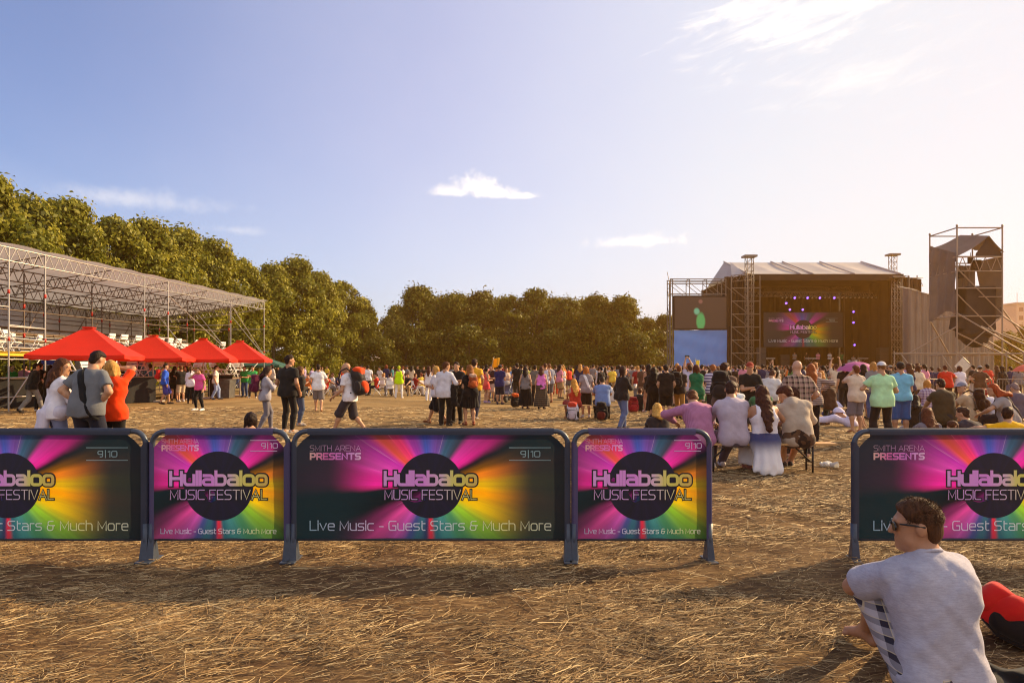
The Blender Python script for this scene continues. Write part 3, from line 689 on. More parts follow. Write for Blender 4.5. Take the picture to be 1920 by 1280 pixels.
def build_straw():
    """loose straw lying on the ground: one heap nobody could count"""
    P = []; 
    def sample(n, y0, y1, power=1.0):
        y = y0+(y1-y0)*RNG.random(n)**power; x = (RNG.random(n)*2-1)*(y*.80+.6); return x, y
    parts = []
    def clump(x, y, f=1.6, th=.47):
        v = np.sin(f*x*1.3+1.1*np.sin(f*y*1.7))+np.sin(f*y*2.1+1.3*np.sin(f*x*.9+2))+.5*np.sin(4.1*f*x+3.3*f*y)
        return v/5+.5
    sets = [(92000, 2.2, 6.6, .03, .13, .0014, .0032), (46000, 6.2, 13.5, .07, .24, .0032, .0062), (26000, 13, 27, .12, .34, .007, .014), (5200, 2.3, 9, .16, .42, .0026, .0046)]
    for n, y0, y1, l0, l1, w0, w1 in sets:
        x, y = sample(int(n*1.7), y0, y1); keep = RNG.random(len(x)) < np.clip((clump(x, y)-.28)*2.2, .16, 1); x, y = x[keep][:n], y[keep][:n]; n = len(x)
        ang = np.where(RNG.random(n) < .55, RNG.normal(.42, .45, n), RNG.random(n)*PI); ln = l0+(l1-l0)*RNG.random(n)**1.6; w = w0+(w1-w0)*RNG.random(n)
        cv = RNG.normal(0, .22, n); dx, dy = np.cos(ang), np.sin(ang); base = ground_h(x, y)+.003+RNG.random(n)**2.2*.030
        tilt = RNG.normal(0, .10, n); tilt = np.clip(tilt, -.3, .3)
        pts = []
        for t in (-.5, 0, .5):
            off = cv*(.25-t*t)*ln
            px = x+dx*ln*t-dy*off; py = y+dy*ln*t+dx*off; pz = base+tilt*ln*t+(.25-t*t)*ln*np.abs(RNG.normal(0, .06, n)); pts.append((px, py, np.maximum(pz, ground_h(px, py)+.002)))
        # each straw a small three sided rod
        rows = []
        for px, py, pz in pts:
            rows.append(np.stack([px-dy*w/2, py+dx*w/2, pz], 1)); rows.append(np.stack([px, py, pz+w*.8], 1)); rows.append(np.stack([px+dy*w/2, py-dx*w/2, pz], 1))
        V = np.stack(rows, 1)  # n, 9, 3
        parts.append((V.reshape(-1, 3), n))
    allv = np.concatenate([p[0] for p in parts]); nt_ = len(allv)//9; b = np.arange(nt_)*9
    q = []
    for s in (0, 3):
        for k in (0, 1): q.append(np.stack([b+s+k, b+s+k+1, b+s+3+k+1, b+s+3+k], 1))
    q = np.concatenate(q); mi = RNG.choice(4, nt_, p=[.32, .19, .31, .18]); me = mesh_np('straw', allv, q, midx=np.tile(mi, 4))
    mats = [plain('straw gold', (.31, .185, .074), .75, var=.25, scale=2), plain('straw pale', (.56, .40, .20), .7, var=.2, scale=2), plain('straw brown', (.20, .115, .048), .85, var=.3, scale=2), plain('straw dark', (.07, .04, .02), .9, var=.3, scale=2)]
    o = link('straw', me); [me.materials.append(m) for m in mats]; o['kind'] = 'stuff'
    tag(o, 'loose golden straw strewn over the trampled brown field', 'straw')
# ------------------------------------------------------------------ trees
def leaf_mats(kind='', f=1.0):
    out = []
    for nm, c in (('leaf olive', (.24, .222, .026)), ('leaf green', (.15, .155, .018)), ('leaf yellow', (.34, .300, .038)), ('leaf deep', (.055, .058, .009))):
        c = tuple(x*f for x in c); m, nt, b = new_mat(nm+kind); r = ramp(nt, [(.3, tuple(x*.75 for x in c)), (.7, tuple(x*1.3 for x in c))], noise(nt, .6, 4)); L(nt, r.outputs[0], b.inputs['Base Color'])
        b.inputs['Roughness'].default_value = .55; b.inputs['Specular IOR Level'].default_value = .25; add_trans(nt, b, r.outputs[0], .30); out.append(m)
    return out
def crown_mesh(seed, H, W, blobs, nleaf, ls, low=.04, shape=1.0):
    """leaf clumps spread over a crown of height H and half width W, from low*H up"""
    r = np.random.default_rng(seed); c = []; rad = []
    for i in range(blobs):
        t = r.random()**.8; z = (low+(1-low)*t)*H
        prof = W*(1-.72*max(0, (t-.55)/.45)**1.8)*(.82+.18*math.sin(t*9+seed))*shape
        a = r.random()*2*PI; q = math.sqrt(.12+.88*r.random()); R = W*(.09+.20*r.random()**1.3)
        c.append((math.cos(a)*q*(prof-R*.6), math.sin(a)*q*(prof-R*.6), min(z, H-R*.8))); rad.append(R)
    c = np.array(c); rad = np.array(rad); pick = r.choice(blobs, nleaf, p=rad**2/(rad**2).sum())
    d = r.normal(size=(nleaf, 3)); d /= np.linalg.norm(d, axis=1)[:, None]; d[:, 2] *= .8
    s = .84+.28*r.random(nleaf)**.7
    sprig = r.normal(size=(nleaf, 3))*np.where(r.random(nleaf) < .3, .30, .10)[:, None]
    p = c[pick]+(d*s[:, None]+sprig)*rad[pick][:, None]
    p[:, 2] = np.clip(p[:, 2], .25, None)
    nrm = d+r.normal(size=(nleaf, 3))*.65; nrm[:, 2] += .35; nrm /= np.linalg.norm(nrm, axis=1)[:, None]
    u = np.cross(nrm, r.normal(size=(nleaf, 3))); u /= np.linalg.norm(u, axis=1)[:, None]; w = np.cross(nrm, u)
    sz = ls*(.5+.9*r.random(nleaf)); L_ = sz[:, None]; B = (sz*.62)[:, None]
    bend = nrm*sz[:, None]*.22
    V = np.stack([p-u*L_, p-w*B*.9+bend, p+u*L_, p+w*B*.9+bend], 1).reshape(-1, 3)
    q = np.arange(nleaf*4).reshape(-1, 4); base = r.choice(4, blobs, p=[.36, .28, .20, .16]); mi = np.where(r.random(nleaf) < .6, base[pick], r.choice(4, nleaf, p=[.38, .26, .22, .14]))
    return mesh_np('crown', V, q, midx=mi), c, rad
TREE_PROTO = {}
def tree(key, seed, H, W, loc, label, group, blobs=46, nleaf=9000, ls=.26, low=.05, rz=0.0, sc=1.0, cat='tree', shape=1.0, name='tree'):
    global LEAF, LEAF_SHADED
    t = empty(name, loc, rz, label, cat, group); t.scale = (sc, sc, sc)
    if key not in TREE_PROTO:
        me, c, rad = crown_mesh(seed, H, W, blobs, nleaf, ls, low, shape); [me.materials.append(m) for m in (LEAF if key[0] == 'lime' else LEAF_SHADED)]
        m = MB(); r = random.Random(seed); m.tube([(0,0,-.2), (.05,.03,H*.12), (-.05,.06,H*.3), (.08,0,H*.55), (0,0,H*.85)], [.34*H/15, .26*H/15, .21*H/15, .13*H/15, .03], 9)
        for i in range(min(14, len(c))):
            z = H*(.14+.5*r.random()); e = Vector(c[r.randrange(len(c))]); s = Vector((0, 0, min(z, max(.5, e.z-.8)))); mid = s.lerp(e, .5)+Vector((r.uniform(-.3,.3), r.uniform(-.3,.3), .3)); m.tube([s, mid, e], [.10*H/15, .07*H/15, .03], 6)
        TREE_PROTO[key] = (me, m.mesh('trunk'))
        TREE_PROTO[key][1].materials.append(plain('bark', (.085, .062, .040), .95, var=.35, scale=3, bmp=.6, bscale=14))
    a, b = TREE_PROTO[key]
    link('crown', a, None, t); link('trunk', b, None, t)
    return t
def build_trees():
    global LEAF, LEAF_SHADED; LEAF = leaf_mats(); LEAF_SHADED = leaf_mats(' with backlight shade', .68)  # second leaf set is darker: partly backlight shade painted into the colour
    # the avenue on the left, from near the stand to far away: px of the crown's middle, top py, distance
    G = 'trees along the left side of the field'
    rowl = [(-150, 318, 36), (-30, 330, 40), (55, 372, 45), (128, 378, 49), (205, 412, 54), (275, 416, 59), (345, 430, 65), (400, 452, 71), (455, 490, 79), (512, 498, 88), (556, 486, 92), (600, 512, 104), (645, 530, 112), (680, 562, 124)]
    tone = ['the nearest crown, beyond the left picture edge', 'the tallest crown, cut by the left picture edge', 'second tallest crown, over the near end of the stand roof', 'third tallest crown, over the stand roof', 'crown in the dip of the skyline over the stand',
            'broad crown over the middle of the stand roof', 'ragged crown over the far half of the stand', 'crown right above the far truss of the stand', 'crown just before the far corner of the stand', 'crown behind the far corner posts of the stand',
            'rounded crown, the first standing clear of the stand', 'crown reaching the ground, right of the rounded one', 'narrow crown, last but one of the left row', 'the lowest crown, at the far end of the left row']
    for i, (px, py, D) in enumerate(rowl):
        H = zat(py, D); k = i % 4; p0 = (15.5, 5.0)
        hh = 16.0; tree(('lime', k), 20+k, hh, 4.9, (xat(px, D), D, 0), 'tree with '+tone[i], G, 96, 22000, .20, .03, rz=i*1.3, sc=H/hh)
    # a second rank that closes the gaps
    for i, (px, py, D) in enumerate([(10, 395, 54), (170, 425, 62), (310, 455, 74), (430, 500, 90), (530, 525, 108), (625, 560, 128), (700, 575, 142)]):
        hh = 16.0; H = zat(py, D); tree(('lime', (i+1) % 4), 0, hh, 5.6, (xat(px, D)-2, D, 0), 'tree of the second rank, showing between crowns of the left row', 'second rank of trees on the left', rz=i*2.1+.4, sc=H/hh)
    # middle group, its leaf colour darkened for backlight
    G = 'trees at the end of the field'
    mid = [(738, 590, 128, 'small crown at the left end, in the notch between the two groups'), (785, 540, 120, 'tall domed crown leading the group from the left'), (850, 552, 122, 'wide dark crown next to the domed one'), (905, 546, 124, 'dark crown in the middle-left of the group'),
           (962, 556, 118, 'thin crown with sky showing through its branches'), (1008, 544, 121, 'pointed crown right of the thin one'), (1062, 560, 119, 'dark crown in the middle-right of the group'), (1118, 556, 116, 'sunlit crown second from the right end'), (1168, 558, 115, 'sunlit crown at the right end of the tall group'),
           (1212, 596, 132, 'low crown between the tall group and the video wall'), (1248, 592, 128, 'low crown half hidden by the video wall')]
    for i, (px, py, D, t) in enumerate(mid):
        thin = 'thin' in t; hh = 16.0; H = zat(py, D)
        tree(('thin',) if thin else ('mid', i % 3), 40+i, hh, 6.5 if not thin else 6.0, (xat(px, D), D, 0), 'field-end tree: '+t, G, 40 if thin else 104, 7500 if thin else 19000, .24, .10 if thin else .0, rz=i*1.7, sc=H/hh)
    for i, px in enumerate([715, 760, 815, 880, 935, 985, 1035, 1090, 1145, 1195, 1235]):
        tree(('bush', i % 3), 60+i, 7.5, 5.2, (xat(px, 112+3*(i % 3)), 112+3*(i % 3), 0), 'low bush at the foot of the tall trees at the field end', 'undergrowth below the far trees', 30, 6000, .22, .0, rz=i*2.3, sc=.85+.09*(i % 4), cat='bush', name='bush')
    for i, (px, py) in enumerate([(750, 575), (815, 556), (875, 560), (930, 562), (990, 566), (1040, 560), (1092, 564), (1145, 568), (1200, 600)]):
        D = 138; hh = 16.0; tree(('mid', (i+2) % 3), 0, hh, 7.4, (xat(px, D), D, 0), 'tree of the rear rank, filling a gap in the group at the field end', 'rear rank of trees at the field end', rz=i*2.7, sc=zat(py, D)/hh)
    for i, (px, py, D, t) in enumerate([(1893, 622, 88, 'nearest the scaffold tower'), (1930, 612, 92, 'at the picture edge'), (1868, 640, 84, 'half hidden behind the grey tarpaulin')]):
        hh = 16.0; H = zat(py, D); tree(('mid', i % 3), 0, hh, 5.4, (xat(px, D), D, 0), 'green tree in front of the apartment block, '+t, 'trees beyond the scaffold tower', rz=i, sc=H/hh)
    for i, (px, D) in enumerate([(1600, 140), (1500, 140), (1400, 138), (1320, 136), (1280, 134), (1700, 140)]):
        hh = 16.0; tree(('mid', i % 3), 0, hh, 5.4, (xat(px, D), D, 0), 'tree behind the stage, glimpsed through the scaffolding', 'trees behind the stage', rz=i*1.1, sc=(.62+.05*(i % 3)))
def build_haze(density=.0008, col=(1, .46, .12), an=.6):
    m = MB(); m.box((-1600, -80, -1.2), (1600, 2600, 22)); me = m.mesh('haze'); mt = bpy.data.materials.new('haze air'); mt.use_nodes = True; nt = mt.node_tree
    for n in list(nt.nodes):
        if n.type == 'BSDF_PRINCIPLED': nt.nodes.remove(n)
    v = N(nt, 'ShaderNodeVolumePrincipled'); v.inputs['Color'].default_value = (*col, 1); v.inputs['Density'].default_value = density; v.inputs['Anisotropy'].default_value = an  # orange tint of the air imitates a warm lens flare over the stage
    out = [n for n in nt.nodes if n.type == 'OUTPUT_MATERIAL'][0]; L(nt, v.outputs[0], out.inputs['Volume'])
    o = link('haze', me, mt); tag(o, 'warm evening haze over the field, tinted orange to imitate lens flare', 'haze', kind='stuff')
# ------------------------------------------------------------------ lettering: a wide squarish stroke alphabet
X_ = .74
GL = {
 'H': (.95, [[(0,0),(0,1)], [(1,0),(1,1)], [(0,.5),(1,.5)]]), 'M': (1.12, [[(0,0),(0,1),(.5,.18),(1,1),(1,0)]]), 'U': (.95, [[(0,1),(0,0,1),(1,0,1),(1,1)]]),
 'S': (.92, [[(1,1),(0,1,1),(0,.5,1),(1,.5,1),(1,0,1),(0,0)]]), 'I': (0, [[(0,0),(0,1)]]), 'C': (.92, [[(1,1),(0,1,1),(0,0,1),(1,0)]]),
 'F': (.85, [[(1,1),(0,1),(0,0)], [(0,.5),(.85,.5)]]), 'E': (.85, [[(1,1),(0,1),(0,0),(1,0)], [(0,.5),(.9,.5)]]), 'T': (.95, [[(0,1),(1,1)], [(.5,1),(.5,0)]]),
 'V': (1.05, [[(0,1),(.5,0),(1,1)]]), 'A': (1.08, [[(0,0),(.5,1),(1,0)], [(.2,.32),(.8,.32)]]), 'L': (.82, [[(0,1),(0,0),(1,0)]]),
 'R': (.93, [[(0,0),(0,1)], [(0,1),(1,1,1),(1,.42,1),(0,.42)], [(.55,.42),(1,0)]]), 'N': (1.0, [[(0,0),(0,1),(1,0),(1,1)]]), 'P': (.93, [[(0,0),(0,1)], [(0,1),(1,1,1),(1,.38,1),(0,.38)]]),
 'G': (.95, [[(1,1),(0,1,1),(0,0,1),(1,0),(1,.5),(.55,.5)]]), '9': (.85, [[(1,.45),(0,.45,1),(0,1,1),(1,1,1)], [(1,1),(1,0,1),(.5,0)]]), '1': (.3, [[(0,.9),(1,1),(1,0)]]), '0': (.95, [[(.5,0),(0,0,1),(0,1,1),(1,1,1),(1,0,1),(.5,0)]]),
 '|': (0, [[(0,-.12),(0,1.12)]]), '-': (.5, [[(0,.4),(1,.4)]]), '&': (.98, [[(1,.52),(.1,.52,1),(.1,1,1),(.8,1)], [(.1,.52),(0,.48,1),(0,0,1),(.8,0,1),(.8,.52)]]),
 'u': (.82, [[(0,X_),(0,0,1),(1,0),(1,X_)]]), 'l': (0, [[(0,1.05),(0,0)]]), 'a': (.82, [[(.08,X_),(1,X_,1),(1,0)], [(1,.42),(0,.42,1),(0,0,1),(1,0)]]), 'b': (.82, [[(0,1.05),(0,0)], [(0,0),(1,0,1),(1,X_,1),(0,X_)]]),
 'o': (.84, [[(.5,0),(0,0,1),(0,X_,1),(1,X_,1),(1,0,1),(.5,0)]]), 'i': (0, [[(0,0),(0,X_)], [(0,.92),(0,1.05)]]), 'v': (.85, [[(0,X_),(.5,0),(1,X_)]]), 'e': (.82, [[(0,.39),(1,.39)], [(1,.39),(1,X_,1),(0,X_,1),(0,0,1),(.95,0)]]),
 's': (.76, [[(1,X_),(0,X_,1),(0,.39,1),(1,.39,1),(1,0,1),(0,0)]]), 'c': (.78, [[(1,X_),(0,X_,1),(0,0,1),(1,0)]]), 't': (.5, [[(.2,1),(.2,0,1),(1,0)], [(.2,X_),(1,X_)]]), 'r': (.5, [[(0,0),(0,X_),(1,X_)]]), 'h': (.82, [[(0,1.05),(0,0)], [(0,X_),(1,X_,1),(1,0)]]),
}
def layout(text, gap=.28, space=.55):
    """[(strokes as 2-D point lists)], width, for cap height 1"""
    x = 0; out = []
    for ch in text:
        if ch == ' ': x += space; continue
        w, st = GL[ch]
        for s in st:
            pts = []
            for i, p in enumerate(s):
                q = Vector((x+p[0]*w, p[1]))
                if len(p) > 2 and 0 < i < len(s)-1:
                    a = Vector((x+s[i-1][0]*w, s[i-1][1])); c = Vector((x+s[i+1][0]*w, s[i+1][1])); r = min(.24, (a-q).length*.48, (c-q).length*.48)
                    u = (a-q).normalized(); v = (c-q).normalized(); c0 = q+(u+v)*r
                    for k in range(5): t = k/4*PI/2; pts.append(c0-v*r*math.cos(t)-u*r*math.sin(t))
                else: pts.append(q)
            out.append(pts)
        x += w+gap
    return out, x-gap
def strip(pts, t, ext=0):
    """quads for a stroke of thickness t with mitred corners"""
    n = len(pts); Ls, Rs = [], []
    for i, p in enumerate(pts):
        d0 = (pts[i]-pts[i-1]).normalized() if i else None; d1 = (pts[i+1]-pts[i]).normalized() if i < n-1 else None
        if d0 is None: d0 = d1; p = p-d1*ext
        if d1 is None: d1 = d0; p = p+d0*ext
        n0 = Vector((-d0.y, d0.x)); n1 = Vector((-d1.y, d1.x)); m = n0+n1; m = n0 if m.length < 1e-4 else m.normalized(); k = min(1/max(m.dot(n0), .3), 1.28 if n < 6 else 1.6)
        Ls.append(p+m*t/2*k); Rs.append(p-m*t/2*k)
    return Ls, Rs
def lettering(name, text, x0, z0, cap, t, mat, parent, y, width=None, gap=.28, space=.55, italic=0, right=False):
    st, w = layout(text, gap, space); sx = (width/(w) if width else cap); m = MB()
    if right: x0 = x0-w*sx
    for i, pts in enumerate(st):
        P = [Vector((x0+p.x*sx, z0+p.y*cap)) for p in pts]; Ls, Rs = strip(P, t, 0 if (pts[0]-pts[-1]).length < 1e-4 else t*.5); yy = y-.00012*(i % 4)
        n = len(P); b = [(p.x, yy-.00003*j, p.y) for j, p in enumerate(Ls)]+[(p.x, yy-.00003*j, p.y) for j, p in enumerate(Rs)]; m.add(b, [(k, n+k, n+k+1, k+1) for k in range(n-1)])
    return m.build(name, mat, parent)
def text_grad(name, stops, x0, x1, emit=0):
    if name in MATS: return MATS[name]
    m, nt, b = new_mat(name); tc = N(nt, 'ShaderNodeTexCoord'); sp = N(nt, 'ShaderNodeSeparateXYZ'); L(nt, tc.outputs['Object'], sp.inputs[0])
    k = N(nt, 'ShaderNodeMapRange'); L(nt, sp.outputs[0], k.inputs[0]); k.inputs[1].default_value = x0; k.inputs[2].default_value = x1
    r = ramp(nt, stops, k.outputs[0]); L(nt, r.outputs[0], b.inputs['Base Color']); b.inputs['Roughness'].default_value = .5
    if emit: L(nt, r.outputs[0], b.inputs['Emission Color']); b.inputs['Emission Strength'].default_value = emit
    else: add_trans(nt, b, r.outputs[0], .25)
    MATS[name] = m; return m
def art_mat(name, sx=.60, r0=.20, fall=1.0, emit=0, trans=.62, zc=0.0):
    """printed burst of coloured rays round a dark disc; object x = across, z = up, centre at 0, zc"""
    if name in MATS: return MATS[name]
    m, nt, b = new_mat(name); tc = N(nt, 'ShaderNodeTexCoord'); sp = N(nt, 'ShaderNodeSeparateXYZ'); L(nt, tc.outputs['Object'], sp.inputs[0])
    X, Z = sp.outputs[0], math_(nt, 'SUBTRACT', sp.outputs[2], zc)
    th = math_(nt, 'ARCTAN2', Z, X); r = math_(nt, 'SQRT', math_(nt, 'ADD', math_(nt, 'MULTIPLY', X, X), math_(nt, 'MULTIPLY', Z, Z)))
    re = math_(nt, 'SQRT', math_(nt, 'ADD', math_(nt, 'POWER', math_(nt, 'ABSOLUTE', math_(nt, 'MULTIPLY', X, sx)), 2), math_(nt, 'MULTIPLY', Z, Z)))
    u = math_(nt, 'MULTIPLY_ADD', th, 1/(2*PI), .5)     # 0 at left (-180) .. 1
    # a little wobble so that rays are not ruler straight
    u = math_(nt, 'ADD', u, math_(nt, 'MULTIPLY', math_(nt, 'SUBTRACT', noise(nt, 3, 2), .5), .012))
    C = lambda a: (a+180)/360
    mag = srgb(222, 40, 170); pink = srgb(238, 90, 190); pur = srgb(150, 60, 200); blue = srgb(70, 90, 205); teal = srgb(40, 105, 130); dk = srgb(14, 30, 40); yel = srgb(235, 200, 30); gold = srgb(240, 165, 25); org = srgb(245, 110, 60); grn = srgb(140, 205, 60); cy = srgb(80, 160, 180); red = srgb(225, 45, 80)
    st = [(-180, srgb(225, 40, 160)), (-174, dk), (-160, srgb(14, 22, 30)), (-148, srgb(120, 40, 100)), (-138, srgb(205, 70, 165)), (-124, srgb(190, 80, 190)), (-112, srgb(70, 80, 160)), (-104, srgb(50, 110, 140)), (-95, srgb(50, 60, 110)), (-90, red), (-84, teal), (-72, srgb(60, 140, 150)), (-58, srgb(70, 150, 110)), (-40, grn), (-22, yel), (-8, gold),
          (2, yel), (12, srgb(240, 140, 40)), (20, srgb(120, 80, 20)), (27, srgb(30, 26, 36)), (35, mag), (48, srgb(225, 60, 190)), (57, srgb(60, 70, 100)), (68, srgb(60, 105, 150)), (80, srgb(120, 80, 190)), (97, blue), (112, srgb(175, 60, 205)), (126, srgb(240, 60, 130)), (137, srgb(235, 90, 80)), (146, srgb(190, 50, 190)), (160, srgb(215, 72, 198)), (173, mag)]
    rmp = ramp(nt, [(C(a), c) for a, c in st], u, 'EASE')
    cv = N(nt, 'ShaderNodeCombineXYZ'); L(nt, math_(nt, 'MULTIPLY', th, 5.5), cv.inputs[0]); L(nt, math_(nt, 'MULTIPLY', r, .5), cv.inputs[1])
    s1 = noise(nt, 1.0, 5, .6, vec=cv.outputs[0])
    cv2 = N(nt, 'ShaderNodeCombineXYZ'); L(nt, math_(nt, 'MULTIPLY', th, 14.0), cv2.inputs[0]); L(nt, math_(nt, 'MULTIPLY', r, .8), cv2.inputs[1]); s2 = noise(nt, 1.0, 3, .6, vec=cv2.outputs[0])
    ray = N(nt, 'ShaderNodeMapRange', clamp=False); L(nt, math_(nt, 'ADD', math_(nt, 'MULTIPLY', s1, .8), math_(nt, 'MULTIPLY', s2, .2)), ray.inputs[0]); ray.inputs[1].default_value = .30; ray.inputs[2].default_value = .66; ray.inputs[3].default_value = .62; ray.inputs[4].default_value = 1.2
    f = math_(nt, 'POWER', 2.718, math_(nt, 'MULTIPLY', math_(nt, 'MAXIMUM', math_(nt, 'SUBTRACT', re, r0), 0.0), -3.9*fall))
    wide = N(nt, 'ShaderNodeMapRange', interpolation_type='SMOOTHSTEP'); L(nt, math_(nt, 'ABSOLUTE', X), wide.inputs[0]); wide.inputs[1].default_value = .84/fall**.5; wide.inputs[2].default_value = .40/fall**.5
    k = math_(nt, 'MULTIPLY', math_(nt, 'MULTIPLY', f, ray.outputs[0]), math_(nt, 'MULTIPLY_ADD', wide.outputs[0], .93, .07), clamp=True)
    col = mixc(nt, k, srgb(15, 36, 46), rmp.outputs[0])
    # pale thin streaks
    thin = N(nt, 'ShaderNodeMapRange'); L(nt, s2, thin.inputs[0]); thin.inputs[1].default_value = .66; thin.inputs[2].default_value = .76
    col = mixc(nt, math_(nt, 'MULTIPLY', math_(nt, 'MULTIPLY', thin.outputs[0], k), .5), col, srgb(250, 215, 240))
    L(nt, col, b.inputs['Base Color']); b.inputs['Roughness'].default_value = .55
    if not emit: bump(nt, b, noise(nt, 7, 4, .55, stretch=(.6, 1, 1.4)), .25, .02)
    if emit:
        L(nt, col, b.inputs['Emission Color']); b.inputs['Emission Strength'].default_value = emit
    if trans: add_trans(nt, b, col, trans)
    MATS[name] = m; return m
def disc_mat(name, emit=0):
    if name in MATS: return MATS[name]
    m, nt, b = new_mat(name); tc = N(nt, 'ShaderNodeTexCoord'); sp = N(nt, 'ShaderNodeSeparateXYZ'); L(nt, tc.outputs['Object'], sp.inputs[0])
    cv = N(nt, 'ShaderNodeCombineXYZ'); L(nt, math_(nt, 'MULTIPLY', math_(nt, 'ARCTAN2', sp.outputs[2], sp.outputs[0]), 2.2), cv.inputs[0])
    r = ramp(nt, [(.3, srgb(6, 5, 18)), (.6, srgb(18, 14, 50)), (.8, srgb(40, 12, 42))], noise(nt, 1.2, 3, vec=cv.outputs[0])); L(nt, r.outputs[0], b.inputs['Base Color']); b.inputs['Roughness'].default_value = .55
    if emit: L(nt, r.outputs[0], b.inputs['Emission Color']); b.inputs['Emission Strength'].default_value = emit
    MATS[name] = m; return m
HUL = [(0, srgb(255, 185, 252)), (.42, srgb(255, 160, 250)), (.62, srgb(255, 215, 232)), (.72, srgb(255, 240, 140)), (.80, srgb(255, 242, 120)), (1, srgb(255, 212, 110))]
FEST = [(0, srgb(240, 190, 240)), (.3, srgb(240, 180, 250)), (.6, srgb(245, 215, 250)), (.85, srgb(250, 245, 160)), (1, srgb(250, 240, 130))]
def design(parent, y, w, kind, emit=0, pre=''):
    """disc and words of the poster, in front (towards -y) of a banner face whose centre is the parent's origin"""
    R = .262 if kind != 'short' else .278; zc = .012 if kind != 'short' else .008; k = emit
    d = MB(); n = 64
    d.add([(0, y-.001, zc)]+[(R*math.cos(2*PI*i/n), y-.001, zc+R*math.sin(2*PI*i/n)) for i in range(n)], [(0, 1+i, 1+(i+1) % n) for i in range(n)])
    d.build('printed_disc', disc_mat(pre+'disc', k*.6), parent)
    ink = plain(pre+'black ink', (.006, .006, .010), .5, var=0)
    g1 = text_grad(pre+'hullabaloo ink', HUL, -.39, .39, k); g2 = text_grad(pre+'festival ink', FEST, -.39, .39, k)
    hw = .375 if kind != 'short' else .395; z1 = .020; cap = .098
    lettering('lettering', 'Hullabaloo', -hw+.012, z1, cap, .047, ink, parent, y-.002, 2*hw-.024)
    lettering('lettering', 'MUSIC FESTIVAL', -hw+.010, -.098, .075, .024, ink, parent, y-.0025, 2*hw-.018)
    lettering('lettering', 'Hullabaloo', -hw+.012, z1, cap, .0245, g1, parent, y-.004, 2*hw-.024)
    lettering('lettering', 'MUSIC FESTIVAL', -hw+.010, -.098, .075, .0072, g2, parent, y-.004, 2*hw-.018)
    if kind == 'long':
        x0, xr, zt, wid, cp = -.965, .965, .225, .405, .045; lw, lc, lz, lt = 1.93, .072, -.345, .0085
    else:
        x0, xr, zt, wid, cp = -.455, .47, .295, .295, .038; lw, lc, lz, lt = .925, .038, -.372, .0055
    gp = text_grad(pre+'presents ink '+kind, [(0, srgb(250, 200, 190)), (.3, srgb(245, 120, 190)), (.7, srgb(240, 150, 240)), (1, srgb(250, 220, 245))], x0, x0+wid, k)
    ga = text_grad(pre+'arena ink '+kind, [(0, srgb(190, 160, 170)), (.5, srgb(205, 150, 200)), (1, srgb(225, 190, 220))], x0, x0+wid, k)
    gl = text_grad(pre+'strap ink '+kind, [(0, srgb(170, 200, 215)), (.25, srgb(235, 220, 245)), (.6, srgb(235, 240, 240)), (.8, srgb(245, 245, 180)), (1, srgb(225, 225, 200))], -lw/2, lw/2, k)
    gd_ = text_grad(pre+'date ink '+kind, [(0, srgb(160, 190, 195)), (1, srgb(225, 200, 230) if kind == 'short' else srgb(130, 160, 165))], xr-.36, xr, k)
    lettering('lettering', 'SMITH ARENA', x0, zt+cp*1.45, cp*.95, cp*.095, ga, parent, y-.004, wid)
    lettering('lettering', 'PRESENTS', x0+.004, zt, cp, cp*.30, gp, parent, y-.004, wid-.008, gap=.42)
    lettering('lettering', 'Live Music - Guest Stars & Much More', -lw/2, lz, lc, lt, gl, parent, y-.004, lw)
    W_ = .335 if kind == 'long' else .215; dc = cp*1.0; zz = zt+.018
    lettering('lettering', '9 | 10', xr-W_*.5-dc*1.62 if kind == 'long' else xr-W_*.30-dc*1.62, zz, dc, dc*.17, gd_, parent, y-.004, dc*3.4, gap=.3, space=.2)
    for q in (-dc*.62, dc*1.62):
        MB().add([(xr-W_, y-.003, zz+q-.003), (xr, y-.003, zz+q-.003), (xr, y-.003, zz+q+.003), (xr-W_, y-.003, zz+q+.003)], [(0, 1, 2, 3)]).build('printed_rule', gd_, parent)
